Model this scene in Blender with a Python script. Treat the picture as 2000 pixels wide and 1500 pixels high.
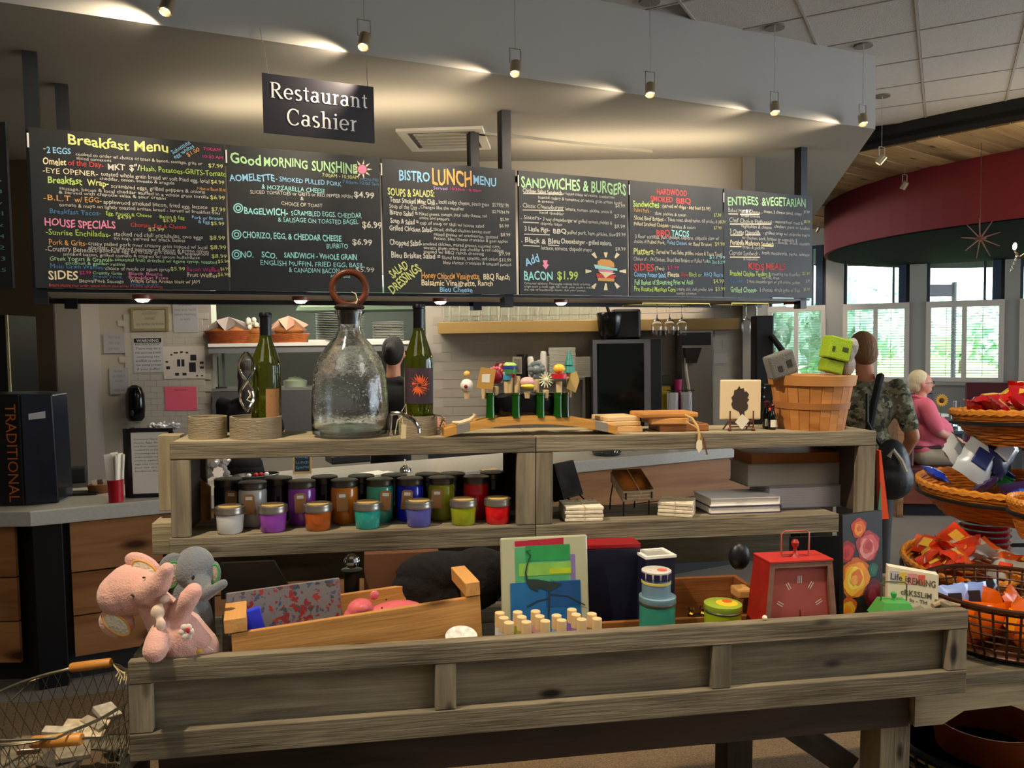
import bpy, bmesh, math, random
from mathutils import Vector, Matrix, noise
random.seed(7)
PI = math.pi
S = bpy.context.scene
COL = S.collection
for o in list(bpy.data.objects): bpy.data.objects.remove(o)

# ------------------------------------------------------------------ camera
F, CH = 1560.0, 1.68
PITCH, ROLL = math.radians(3.08), 0.015
_f = Vector((0, math.cos(PITCH), -math.sin(PITCH)))
_u = Vector((1, 0, 0)).cross(_f)
CR = Vector((1, 0, 0)) * math.cos(ROLL) - _u * math.sin(ROLL)
CU = _u * math.cos(ROLL) + Vector((1, 0, 0)) * math.sin(ROLL)
CU = CR.cross(_f)
CP = Vector((0, 0, CH))
cd = bpy.data.cameras.new('camera'); cam = bpy.data.objects.new('camera', cd); COL.objects.link(cam)
cd.sensor_width = 36; cd.lens = 36 * F / 2000; cd.clip_end = 300; cd.clip_start = 0.05
cam.matrix_world = Matrix(((CR.x, CU.x, -_f.x, 0), (CR.y, CU.y, -_f.y, 0), (CR.z, CU.z, -_f.z, CH), (0, 0, 0, 1)))
S.camera = cam

# ------------------------------------------------------------------ world, sun, lights, exposure
S.view_settings.view_transform = 'Standard'; S.view_settings.look = 'None'
S.view_settings.gamma = 1; S.view_settings.use_curve_mapping = False
S.view_settings.exposure = 0.62
W = bpy.data.worlds.new('world'); S.world = W; W.use_nodes = True
_bg = W.node_tree.nodes['Background']
_bg.inputs[0].default_value = (0.80, 0.90, 1.0, 1); _bg.inputs[1].default_value = 4.5

def lamp(kind, name, loc, power, color=(1, 1, 1), look=None, size=0.3, spot=60, blend=0.6, sy=None):
    d = bpy.data.lights.new(name, kind); d.energy = power; d.color = color
    o = bpy.data.objects.new(name, d); COL.objects.link(o); o.location = loc
    if kind == 'AREA':
        d.size = size
        if sy: d.shape = 'RECTANGLE'; d.size_y = sy
    elif kind == 'SUN': d.angle = size
    else: d.shadow_soft_size = size
    if kind == 'SPOT': d.spot_size = math.radians(spot); d.spot_blend = blend
    if look is not None:
        o.rotation_euler = (Vector(look) - Vector(loc)).to_track_quat('-Z', 'Y').to_euler()
    return o
WARM = (1.0, 0.80, 0.55); NEUT = (1.0, 0.93, 0.84)
lamp('SUN', 'sun', (0, 0, 20), 14.0, (1, .97, .9), (6, 24, 0), size=0.02)
lamp('SPOT', 'display_spot', (-0.95, 1.08, 3.5), 185, (1.0, 0.82, 0.58), (0.0, 1.75, 1.1), size=0.04, spot=74, blend=.5)
lamp('SPOT', 'display_spot', (0.95, 1.42, 3.5), 95, (1.0, 0.84, 0.62), (1.1, 2.0, 1.1), size=0.05, spot=70, blend=.5)
lamp('AREA', 'room_panel', (-1.5, -0.6, 3.55), 13, NEUT, (-1.2, 1.5, 0), size=1.6)
lamp('AREA', 'room_panel', (2.6, 0.2, 3.55), 30, NEUT, (2.6, 2.8, 0), size=1.6)
lamp('AREA', 'window_light', (7.5, 4.5, 2.2), 55, (0.78, 0.88, 1.0), (2.2, 4.2, 2.2), size=3.0, sy=1.8)  # added cool fill from the right, as if from windows out of view
lamp('AREA', 'kitchen_panel', (-1.2, 5.75, 2.66), 24, (1.0, .90, .76), (-1.2, 6.3, 0), size=1.6, sy=.5)  # added fill for the kitchen, hidden from view by the menu boards
lamp('AREA', 'rack_uplight', (-1.1, 4.98, 2.85), 6.5, (1.0, .82, .55), (-1.1, 5.1, 4), size=1.6, sy=.3)  # added upward fill that warms the bulkhead underside; the rack carries no such lamp
lamp('AREA', 'rack_uplight', (.9, 5.95, 2.85), 6, (1.0, .82, .55), (.9, 6.1, 4), size=1.6, sy=.3)  # second added upward fill, toward the right end of the rack
lamp('AREA', 'kitchen_panel', (1.0, 6.15, 2.66), 20, (1.0, .88, .74), (1.0, 6.7, 0), size=1.6, sy=.35)  # second added kitchen fill, also out of sight behind the boards

# ------------------------------------------------------------------ frames
class Fr:
    def __init__(s, o, ex, ey, ez):
        s.o, s.ex, s.ey, s.ez = Vector(o), Vector(ex), Vector(ey), Vector(ez)
        s.M = Matrix(((s.ex.x, s.ey.x, s.ez.x, s.o.x), (s.ex.y, s.ey.y, s.ez.y, s.o.y), (s.ex.z, s.ey.z, s.ez.z, s.o.z), (0, 0, 0, 1)))
        s.I = s.M.inverted()
    def p(s, x, y, z): return s.M @ Vector((x, y, z))
    def _hit(s, px, py, ax, val):
        q = _f + CR * ((px - 1000) / F) - CU * ((py - 750) / F)
        n = (s.ex, s.ey, s.ez)[ax]; o = s.o + n * val
        t = (o - CP).dot(n) / q.dot(n)
        return s.I @ (CP + q * t)
    def ay(s, px, py, y): return s._hit(px, py, 1, y)
    def az(s, px, py, z): return s._hit(px, py, 2, z)
    def ax(s, px, py, x): return s._hit(px, py, 0, x)
def frame(o, yaw, roll=0):
    ex = Vector((math.cos(yaw), math.sin(yaw), 0)); ey = Vector((-math.sin(yaw), math.cos(yaw), 0)); ez = Vector((0, 0, 1))
    return Fr(o, ex * math.cos(roll) + ez * math.sin(roll), ey, ez * math.cos(roll) - ex * math.sin(roll))
WD = frame((0, 0, 0), 0)
T = frame((-0.7559, 1.5226, 1.0672), 0.1774, -0.0192)          # display table, trough top front left corner
K = frame((-2.33, 3.81, 0), math.radians(25.8))                # serving counter, its left front corner
G = frame((0, 0, 0), math.radians(-28.4))                      # room grid

# ------------------------------------------------------------------ mesh building
class MB:
    def __init__(s): s.v, s.f = [], []
    def add(s, vs, fs):
        n = len(s.v); s.v += [Vector(v) for v in vs]; s.f += [tuple(i + n for i in f) for f in fs]; return s
    def box(s, x0, y0, z0, x1, y1, z1):
        if x1 < x0: x0, x1 = x1, x0
        if y1 < y0: y0, y1 = y1, y0
        if z1 < z0: z0, z1 = z1, z0
        return s.add([(x0, y0, z0), (x1, y0, z0), (x1, y1, z0), (x0, y1, z0), (x0, y0, z1), (x1, y0, z1), (x1, y1, z1), (x0, y1, z1)],
                     [(0, 3, 2, 1), (4, 5, 6, 7), (0, 1, 5, 4), (1, 2, 6, 5), (2, 3, 7, 6), (3, 0, 4, 7)])
    def lathe(s, prof, n=24, c=(0, 0, 0), sx=1, sy=1, wob=None):
        vs, fs = [], []
        m = len(prof)
        for i, (r, z) in enumerate(prof):
            for k in range(n):
                a = 2 * PI * k / n; q = r * (1 if wob is None else wob(a, z))
                vs.append((c[0] + q * math.cos(a) * sx, c[1] + q * math.sin(a) * sy, c[2] + z))
        for i in range(m - 1):
            for k in range(n):
                fs.append((i * n + k, i * n + (k + 1) % n, (i + 1) * n + (k + 1) % n, (i + 1) * n + k))
        if prof[0][0] > 1e-6: fs.append(tuple(range(n))[::-1])
        if prof[-1][0] > 1e-6: fs.append(tuple((m - 1) * n + k for k in range(n)))
        return s.add(vs, fs)
    def cyl(s, c, r, h, n=20, r2=None): return s.lathe([(r, 0), (r if r2 is None else r2, h)], n, c)
    def tube(s, pts, r, n=8, closed=False):
        pts = [Vector(p) for p in pts]; m = len(pts)
        vs, fs = [], []; up = None
        for i, p in enumerate(pts):
            if closed: d = pts[(i + 1) % m] - pts[i - 1]
            else: d = pts[min(i + 1, m - 1)] - pts[max(i - 1, 0)]
            if d.length < 1e-9: d = Vector((0, 0, 1))
            d.normalize()
            if up is None:
                up = Vector((0, 0, 1)) if abs(d.z) < .9 else Vector((1, 0, 0))
            a = (up - d * up.dot(d))
            if a.length < 1e-6: a = d.orthogonal()
            a.normalize(); up = a; b = d.cross(a)
            rr = r[i] if isinstance(r, (list, tuple)) else r
            for k in range(n):
                t = 2 * PI * k / n
                vs.append(p + a * (rr * math.cos(t)) + b * (rr * math.sin(t)))
        for i in range(m if closed else m - 1):
            j = (i + 1) % m
            for k in range(n): fs.append((i * n + k, i * n + (k + 1) % n, j * n + (k + 1) % n, j * n + k))
        if not closed: fs += [tuple(range(n))[::-1], tuple((m - 1) * n + k for k in range(n))]
        return s.add(vs, fs)
    def prism(s, pts, y0, y1):            # outline in x,z pulled along y
        n = len(pts)
        ar = sum(pts[i][0] * pts[(i + 1) % n][1] - pts[(i + 1) % n][0] * pts[i][1] for i in range(n))
        if ar < 0: pts = pts[::-1]
        vs = [(x, y0, z) for x, z in pts] + [(x, y1, z) for x, z in pts]
        return s.add(vs, [tuple(range(n)), tuple(range(2 * n - 1, n - 1, -1))] + [(i, i + n, (i + 1) % n + n, (i + 1) % n) for i in range(n)])
    def flat(s, pts, z0, z1):             # outline in x,y pulled up
        n = len(pts)
        ar = sum(pts[i][0] * pts[(i + 1) % n][1] - pts[(i + 1) % n][0] * pts[i][1] for i in range(n))
        if ar < 0: pts = pts[::-1]
        vs = [(x, y, z0) for x, y in pts] + [(x, y, z1) for x, y in pts]
        return s.add(vs, [tuple(range(n))[::-1], tuple(range(n, 2 * n))] + [(i, (i + 1) % n, (i + 1) % n + n, i + n) for i in range(n)])
    def ell(s, c, r, n=14, R=None):
        if not isinstance(r, (list, tuple)): r = (r, r, r)
        vs, fs = [], []; m = max(5, n // 2 + 1)
        for i in range(m + 1):
            ph = PI * i / m
            for k in range(n):
                a = 2 * PI * k / n
                v = Vector((r[0] * math.sin(ph) * math.cos(a), r[1] * math.sin(ph) * math.sin(a), -r[2] * math.cos(ph)))
                if R is not None: v = R @ v
                vs.append(Vector(c) + v)
        for i in range(m):
            for k in range(n): fs.append((i * n + k, i * n + (k + 1) % n, (i + 1) * n + (k + 1) % n, (i + 1) * n + k))
        return s.add(vs, fs)
    def xf(s, M): s.v = [M @ v for v in s.v]; return s
    def mesh(s, name, smooth=False, ang=35):
        me = bpy.data.meshes.new(name); me.from_pydata([tuple(v) for v in s.v], [], s.f)
        bm = bmesh.new(); bm.from_mesh(me); bmesh.ops.remove_doubles(bm, verts=bm.verts, dist=1e-6)
        bmesh.ops.dissolve_degenerate(bm, dist=1e-7, edges=bm.edges)
        bmesh.ops.recalc_face_normals(bm, faces=bm.faces); bm.to_mesh(me); bm.free()
        if smooth:
            me.polygons.foreach_set('use_smooth', [True] * len(me.polygons))
            me.set_sharp_from_angle(angle=math.radians(ang))
        return me
    def build(s, name, mat, parent=None, smooth=False, bevel=0, M=None, ang=35):
        me = s.mesh(name, smooth, ang); me.materials.append(mat)
        return put(name, me, parent, M, bevel)

def put(name, me, parent=None, M=None, bevel=0):
    o = bpy.data.objects.new(name, me); COL.objects.link(o)
    if parent is not None: o.parent = parent
    if M is not None: o.matrix_local = M
    if bevel:
        b = o.modifiers.new('b', 'BEVEL'); b.width = bevel; b.segments = 2; b.limit_method = 'ANGLE'
    return o
def tag(o, label=None, cat=None, group=None, kind=None):
    if label: o['label'] = label
    if cat: o['category'] = cat
    if group: o['group'] = group
    if kind: o['kind'] = kind
    return o
def RZ(a): return Matrix.Rotation(a, 4, 'Z')
def RX(a): return Matrix.Rotation(a, 4, 'X')
def RY(a): return Matrix.Rotation(a, 4, 'Y')
def TR(x, y=0, z=0): return Matrix.Translation(Vector((x, y, z)) if not isinstance(x, Vector) else x)
def thing(name, label, cat, fr=WD, loc=(0, 0, 0), rz=0, group=None, R=None):
    o = bpy.data.objects.new(name, None); COL.objects.link(o); o.empty_display_size = .05
    o.matrix_world = fr.M @ TR(Vector(loc)) @ RZ(rz) @ (R if R is not None else Matrix())
    return tag(o, label, cat, group)
def solo(name, label, cat, mb, mat, fr=WD, loc=(0, 0, 0), rz=0, group=None, R=None, **k):
    o = mb.build(name, mat, None, **k); o.matrix_world = fr.M @ TR(Vector(loc)) @ RZ(rz) @ (R if R is not None else Matrix())
    return tag(o, label, cat, group)
def struct(name, mb, mat, fr=WD, label=None, **k):
    o = mb.build(name, mat, None, **k); o.matrix_world = fr.M.copy(); o['kind'] = 'structure'
    if label: o['label'] = label
    return o
def dup(o, parent=None):
    c = o.copy(); COL.objects.link(c); c.parent = parent
    for ch in list(o.children): dup(ch, c)
    return c
def redup(root, fr, loc, rz=0, label=None, R=None):
    c = dup(root); c.matrix_world = fr.M @ TR(Vector(loc)) @ RZ(rz) @ (R if R is not None else Matrix())
    if label: c['label'] = label
    return c

# soft bodies: overlapping ellipsoids and tapered capsules fused to one skin
def caps(mb, a, b, ra, rb, n=12):
    a, b = Vector(a), Vector(b)
    mb.ell(a, ra, n); mb.ell(b, rb, n); mb.tube([a, b], [ra, rb], n); return mb
def chain(mb, pts, rs, n=12):
    for i in range(len(pts) - 1): caps(mb, pts[i], pts[i + 1], rs[i], rs[i + 1], n)
    return mb
def blob(mb, name, mat, parent, vox=.006, it=4, M=None, fac=.5):
    me = bpy.data.meshes.new('t'); me.from_pydata([tuple(v) for v in mb.v], [], mb.f); o = bpy.data.objects.new('t', me); COL.objects.link(o)
    r = o.modifiers.new('r', 'REMESH'); r.mode = 'VOXEL'; r.voxel_size = vox; r.use_smooth_shade = True
    sm = o.modifiers.new('s', 'SMOOTH'); sm.iterations = it; sm.factor = fac
    bpy.context.view_layer.update(); dg = bpy.context.evaluated_depsgraph_get()
    m2 = bpy.data.meshes.new_from_object(o.evaluated_get(dg)); m2.name = name
    bpy.data.objects.remove(o); m2.materials.clear(); m2.materials.append(mat)
    m2.polygons.foreach_set('use_smooth', [True] * len(m2.polygons))
    return put(name, m2, parent, M)

# ------------------------------------------------------------------ materials
def lin(h):
    if not isinstance(h, str): return tuple(h) + ((1,) if len(h) == 3 else ())
    c = [int(h[i:i + 2], 16) / 255 for i in (0, 2, 4)]
    return tuple(x / 12.92 if x <= .04045 else ((x + .055) / 1.055) ** 2.4 for x in c) + (1,)
_mc = {}
def mat(c, rough=.6, metal=0, bump=0, bs=40, var=0, vs=6, emis=None, es=1, name=None, alpha=1, trans=0, ior=1.45, spec=.5, stretch=None, coat=0, sheen=0):
    key = (str(c), rough, metal, bump, bs, var, vs, str(emis), es, alpha, trans, ior, spec, str(stretch), coat, sheen)
    if key in _mc: return _mc[key]
    m = bpy.data.materials.new(name or 'surface'); m.use_nodes = True; nt = m.node_tree; N = nt.nodes; L = nt.links
    b = N['Principled BSDF']; C = lin(c)
    b.inputs['Base Color'].default_value = C; b.inputs['Roughness'].default_value = rough; b.inputs['Metallic'].default_value = metal
    b.inputs['IOR'].default_value = ior; b.inputs['Transmission Weight'].default_value = trans; b.inputs['Alpha'].default_value = alpha
    b.inputs['Specular IOR Level'].default_value = spec; b.inputs['Coat Weight'].default_value = coat; b.inputs['Sheen Weight'].default_value = sheen
    if emis is not None: b.inputs['Emission Color'].default_value = lin(emis); b.inputs['Emission Strength'].default_value = es
    if bump or var:
        tc = N.new('ShaderNodeTexCoord'); mp = N.new('ShaderNodeMapping'); L.new(tc.outputs['Object'], mp.inputs[0])
        if stretch: mp.inputs['Scale'].default_value = stretch
        oi = N.new('ShaderNodeObjectInfo'); va = N.new('ShaderNodeVectorMath'); va.operation = 'ADD'
        mu = N.new('ShaderNodeMath'); mu.operation = 'MULTIPLY'; mu.inputs[1].default_value = 37
        L.new(oi.outputs['Random'], mu.inputs[0]); L.new(mu.outputs[0], mp.inputs['Location'])
        vec = mp.outputs[0]
    if var:
        n = N.new('ShaderNodeTexNoise'); n.inputs['Scale'].default_value = vs; n.inputs['Detail'].default_value = 5; L.new(vec, n.inputs['Vector'])
        r = N.new('ShaderNodeValToRGB'); r.color_ramp.elements[0].position = .3; r.color_ramp.elements[1].position = .7
        r.color_ramp.elements[0].color = tuple(x * (1 - var) for x in C[:3]) + (1,); r.color_ramp.elements[1].color = tuple(min(1, x * (1 + var)) for x in C[:3]) + (1,)
        L.new(n.outputs[0], r.inputs[0]); L.new(r.outputs[0], b.inputs['Base Color'])
    if bump:
        n = N.new('ShaderNodeTexNoise'); n.inputs['Scale'].default_value = bs; n.inputs['Detail'].default_value = 6; L.new(vec, n.inputs['Vector'])
        q = N.new('ShaderNodeBump'); q.inputs['Strength'].default_value = bump; q.inputs['Distance'].default_value = .01
        L.new(n.outputs[0], q.inputs['Height']); L.new(q.outputs[0], b.inputs['Normal'])
    _mc[key] = m; return m
def wood(c1, c2, dark, rough=.75, grain=1.0, knots=True, bump=.25, shift=.25, name='wood', knot_scale=1.0):
    """board with grain along its own x axis; c1..c2 the tones, dark the streaks and knots"""
    m = bpy.data.materials.new(name); m.use_nodes = True; nt = m.node_tree; N = nt.nodes; L = nt.links
    b = N['Principled BSDF']; b.inputs['Roughness'].default_value = rough; b.inputs['Specular IOR Level'].default_value = .25
    tc = N.new('ShaderNodeTexCoord'); oi = N.new('ShaderNodeObjectInfo')
    mu = N.new('ShaderNodeMath'); mu.operation = 'MULTIPLY'; mu.inputs[1].default_value = 53; L.new(oi.outputs['Random'], mu.inputs[0])
    ad = N.new('ShaderNodeVectorMath'); ad.operation = 'ADD'; L.new(tc.outputs['Object'], ad.inputs[0]); L.new(mu.outputs[0], ad.inputs[1])
    def noi(scale, det, st, dist=0):
        mp = N.new('ShaderNodeMapping'); mp.inputs['Scale'].default_value = st; L.new(ad.outputs[0], mp.inputs[0])
        n = N.new('ShaderNodeTexNoise'); n.inputs['Scale'].default_value = scale; n.inputs['Detail'].default_value = det
        n.inputs['Distortion'].default_value = dist; L.new(mp.outputs[0], n.inputs['Vector']); return n
    g = noi(26 * grain, 8, (.10, 1, 1), .6); big = noi(3.2 * grain, 3, (.5, 1.4, 1.4)); fine = noi(120 * grain, 4, (.05, 1, 1))
    r = N.new('ShaderNodeValToRGB'); e = r.color_ramp.elements
    e[0].position = .28; e[0].color = lin(dark); e[1].position = .72; e[1].color = lin(c2)
    k = e.new(.46); k.color = lin(c1)
    mx = N.new('ShaderNodeMath'); mx.operation = 'MULTIPLY_ADD'; mx.inputs[1].default_value = .6; L.new(g.outputs[0], mx.inputs[0])
    m2 = N.new('ShaderNodeMath'); m2.operation = 'MULTIPLY_ADD'; m2.inputs[1].default_value = .45; m2.inputs[2].default_value = -.02
    L.new(big.outputs[0], m2.inputs[0]); L.new(m2.outputs[0], mx.inputs[2]); L.new(mx.outputs[0], r.inputs[0])
    col = r.outputs[0]
    if knots:
        mp = N.new('ShaderNodeMapping'); mp.inputs['Scale'].default_value = (3.5 * knot_scale, 9 * knot_scale, 9 * knot_scale); L.new(ad.outputs[0], mp.inputs[0])
        v = N.new('ShaderNodeTexVoronoi'); v.inputs['Scale'].default_value = 1; L.new(mp.outputs[0], v.inputs['Vector'])
        cr = N.new('ShaderNodeValToRGB'); cr.color_ramp.elements[0].position = .07; cr.color_ramp.elements[0].color = (1, 1, 1, 1)
        cr.color_ramp.elements[1].position = .16; cr.color_ramp.elements[1].color = (0, 0, 0, 1); L.new(v.outputs['Distance'], cr.inputs[0])
        mi = N.new('ShaderNodeMix'); mi.data_type = 'RGBA'; L.new(cr.outputs[0], mi.inputs[0]); L.new(col, mi.inputs[6])
        mi.inputs[7].default_value = tuple(x * .45 for x in lin(dark)[:3]) + (1,); col = mi.outputs[2]
    hv = N.new('ShaderNodeHueSaturation'); rm = N.new('ShaderNodeMapRange'); L.new(oi.outputs['Random'], rm.inputs[0])
    rm.inputs[3].default_value = 1 - shift; rm.inputs[4].default_value = 1 + shift; L.new(rm.outputs[0], hv.inputs['Value']); L.new(col, hv.inputs['Color'])
    L.new(hv.outputs[0], b.inputs['Base Color'])
    q = N.new('ShaderNodeBump'); q.inputs['Strength'].default_value = bump; q.inputs['Distance'].default_value = .004
    sm = N.new('ShaderNodeMath'); sm.operation = 'ADD'; L.new(g.outputs[0], sm.inputs[0]); L.new(fine.outputs[0], sm.inputs[1])
    L.new(sm.outputs[0], q.inputs['Height']); L.new(q.outputs[0], b.inputs['Normal'])
    return m
def glass(c=(1, 1, 1), rough=0.0, ior=1.45): return mat(c, rough, trans=1, ior=ior, name='glass')

M_ = dict(
    weather=wood('6a6150', '948870', '342d22', name='weathered_wood', grain=1.5, bump=.55, shift=.18, knot_scale=1.3),
    weather_light=wood('8b8068', 'b4a685', '554c3a', name='weathered_wood_light', grain=1.5, bump=.5, shift=.1),
    pine=wood('c08a4c', 'dba766', '8a5a2a', rough=.55, shift=.08, name='pine'),
    honey=wood('b47a3c', 'd19a58', '7a4a20', rough=.5, knots=False, shift=.1, name='honey_wood'),
    red_wood=wood('99683f', 'b88654', '63391f', rough=.45, grain=.5, shift=.14, name='red_wood', knot_scale=.45),
    ceil_wood=wood('a4845a', 'c2a474', '6c5233', rough=.6, grain=.5, shift=.28, name='ceiling_wood', knot_scale=.5),
    basket=wood('b5763c', 'cd9154', '80481f', rough=.6, knots=False, shift=.2, name='basket_wood'),
    grey_bent=wood('9d9078', 'b3a58b', '7c705c', rough=.6, knots=False, shift=.05, name='bentwood'),
    black=mat('0b0b0c', .5, bump=.1), black_gloss=mat('08080a', .12), steel=mat('b8b4ae', .28, 1), chrome=mat('e8e6e4', .06, 1),
    steel_dark=mat('232427', .4, .6), white=mat('e6e2da', .5), quartz=mat('b3b0a6', .18, var=.06, vs=60),
    paper=mat('ece8dd', .8), kraft=mat('a9794a', .85, bump=.2, bs=200), iron=mat('2a2019', .6, .7, bump=.2, bs=120),
)
# ================================================================== SETTING
# floor
flc = MB().box(-9, -3, -.1, 14, 24, 0)
struct('floor', flc, mat('87827a', .45, var=.08, vs=3, bump=.05, bs=9), label='smooth grey concrete floor of the dining side')
cp = MB().flat([(-4.55, -2.5), (4.0, -2.5), (3.7, 4.2), (2.2, 5.2), (-2.3, 3.7), (-4.55, 3.7)], .001, .006)
solo('carpet', 'tan flecked carpet under the display tables', 'carpet', cp, mat('8f7657', .95, var=.35, vs=130, bump=.6, bs=220))
# shell
struct('wall_front', MB().box(-9, -3.2, 0, 14, -3, 4), mat('b5ac9c', .8))
struct('wall_left', MB().box(-4.7, -3, 0, -4.6, 9, 4), mat('6b6354', .8))
CZ = 3.66
# wood plank ceiling and tile ceiling
c0 = WD.az(1599, 94, CZ); gc = G.I @ c0
NI, NJ = range(-9, 7), range(-9, 7)
ceil = struct('ceiling', MB().box(-9, -3, CZ + .35, 14, 24, CZ + .4), mat('4a4743', .9), label='suspended white tile ceiling in a metal grid')
tile_me = MB().box(.010, .010, .0, .600, .600, .018).mesh('ceiling_tile'); tile_me.materials.append(mat('bdb8b0', .9, bump=.5, bs=160, var=.03, vs=20))
def in_wood(p):   # far side of the curved fascia
    return (p.x - 10.0) ** 2 + (p.y - 12.6) ** 2 < 7.95 ** 2
skip = G.I @ WD.az(1335, 22, CZ)
si, sj = math.floor((skip.x - gc.x) / .61), math.floor((skip.y - gc.y) / .61)
for i in range(-12, 14):
    for j in range(-9, 16):
        x, y = gc.x + i * .61, gc.y + j * .61
        q = G.p(x + .3, y + .3, CZ)
        if q.y < .8 or q.y > 13.5 or q.x > 6.8 or in_wood(q): continue
        if q.x < -.4 - q.y * .1 or (q.x - 2.6) * .4352 - (q.y - 5.78) * .9003 < -1.4 and q.x < 2.9: continue
        z = CZ; R = Matrix()
        if (i, j) == (si, sj): R = TR(.10, .05, .10) @ RZ(.30) @ RX(.22)
        t = put('ceiling_tile', tile_me, ceil); t.matrix_world = G.M @ TR(x, y, z) @ R
gr = MB()
for i in range(-12, 14): gr.box(gc.x + i * .61 - .008, gc.y - 6, CZ - .006, gc.x + i * .61 + .008, gc.y + 7.2, CZ + .002)
for j in range(-9, 13): gr.box(gc.x - 7, gc.y + j * .61 - .008, CZ - .004, gc.x + 7, gc.y + j * .61 + .008, CZ + .003)
g_ = gr.build('grid_rail', mat('a39d94', .5), ceil); g_.matrix_world = G.M.copy(); g_['kind'] = 'stuff'
# wood ceiling disc with planks
WZ = 3.47
wc = struct('ceiling', MB().lathe([(8.1, 0), (8.1, .05)], 96, (10, 12.6, WZ + .05)), mat('2e2a26', .8), label='lower ceiling of pale wood planks with a curved edge')
fas = MB(); n = 96
for k in range(n):
    a, b = 2 * PI * k / n, 2 * PI * (k + 1) / n
    for rr in ((8.1, 8.05),):
        fas.add([(10 + rr[0] * math.cos(a), 12.6 + rr[0] * math.sin(a), WZ), (10 + rr[0] * math.cos(b), 12.6 + rr[0] * math.sin(b), WZ),
                 (10 + rr[0] * math.cos(b), 12.6 + rr[0] * math.sin(b), CZ + .3), (10 + rr[0] * math.cos(a), 12.6 + rr[0] * math.sin(a), CZ + .3)], [(0, 1, 2, 3)])
struct('trim_1', fas, mat('1d1b1b', .7), label='dark curved fascia around the plank ceiling')
PW = .19; PA = frame((10, 12.6, 0), math.radians(38))
for k in range(-44, 44):
    x0 = k * PW; hw = 8.04 ** 2 - max(abs(x0), abs(x0 + PW)) ** 2
    if hw <= 0: continue
    hw = math.sqrt(hw); y = -hw
    while y < hw:
        L_ = random.uniform(2.2, 4.0); y2 = min(hw, y + L_)
        mid = PA.p((y + y2) / 2, x0, WZ)
        if (PA.p(y, x0, 0).x > 1.0 and PA.p(y, x0, 0).y < 14.2 or PA.p(y2, x0, 0).y < 14.2) and mid.x < 8.8 and mid.y > 2.5:
            o = MB().box(0, 0.004, 0, y2 - y - .006, PW - .004, .02 ).build('plank', M_['ceil_wood'], wc)
            o.matrix_world = PA.M @ TR(y, x0, WZ + random.uniform(-.004, .008))
        y = y2
# red drum
DC, DR, DZ = (7.75, 10.1), 3.55, 2.81
struct('trim_2', MB().lathe([(DR, 0), (DR, .66)], 96, (DC[0], DC[1], DZ)), mat('751723', .75), label='round dropped drum with a crimson band')
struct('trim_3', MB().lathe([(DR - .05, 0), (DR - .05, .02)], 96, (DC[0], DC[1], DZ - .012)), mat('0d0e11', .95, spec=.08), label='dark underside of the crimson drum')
# soffit over the counter
sc_ = K.I @ Vector((2.616, 5.78, 0)); sv = sc_.y; su = sc_.x
rd = K.I.to_3x3() @ Vector((.264, .965, 0))
pts = [(-4, sv), (su, sv), (su + rd.x * 6, sv + rd.y * 6), (-4, sv + rd.y * 6)]
struct('trim_4', MB().flat(pts, 3.15, 3.95), mat('959088', .85, bump=.05, bs=60), K, label='grey dropped bulkhead over the serving counter')
struct('trim_5', MB().box(2.6, .75, 3.13, 4.2, .79, 3.152), mat('8f8a7c', .8), K, label='thin access seam strip on the bulkhead underside')
# kitchen walls
BW = 6.62
OPL = None
def bx(px, py=670, Y=BW): return WD.ay(px, py, Y)
xl, x0, x1, x2, x3 = bx(152).x, bx(197).x, bx(400).x, bx(832).x, bx(1452).x
OPL, OPR = x1, x2
tilem = mat('b7b1a6', .3, spec=.5)
wb = MB().box(xl - .02, BW, 0, x1 + .06, BW + .12, 3.3).box(x1 + .06, BW, 0, x2, BW + .12, 1.30).box(x1 + .06, BW, 2.25, x2, BW + .12, 3.3).box(x2, BW, 0, x3, BW + .12, 3.3)
wall = struct('wall_back', wb, mat('aaa396', .6), label='kitchen wall with pale subway tiles')
tme = MB().box(0, -.008, 0, .098, 0, .048).mesh('wall_tile'); tme.materials.append(tilem)
nt = 0
for r in range(30):
    z = .9 + r * .05
    for c in range(-2, 12):
        x = x0 + c * .1 + (.05 if r % 2 else 0)
        if x < xl + .3 or x + .1 > x1 + .06 or z > 1.95 or nt >= 290: continue
        t = put('wall_tile', tme, wall, TR(x, BW, z)); nt += 1
# right part tiles: joined, hardly visible
tj = MB()
for r in range(18):
    for c in range(18):
        x = x2 + .06 + c * .155 + (.07 if r % 2 else 0); z = .92 + r * .075
        if x + .15 < x3: tj.box(x, BW - .003, z, x + .15, BW, z + .07)
t = tj.build('wall_tile', mat('a29a8c', .4), wall); t['kind'] = 'stuff'
struct('wall_pilaster', MB().box(xl - .02, BW - .28, 0, bx(196).x, BW, 3.3), mat('8d8780', .5), label='tiled pier at the left end of the kitchen wall')
dk = MB().box(xl - 1.2, BW - .3, 0, xl - .02, BW - .22, 3.3)
struct('door_1', dk, mat('383024', .5, var=.15, vs=2), label='dark brown kitchen door panel at the left')
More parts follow.
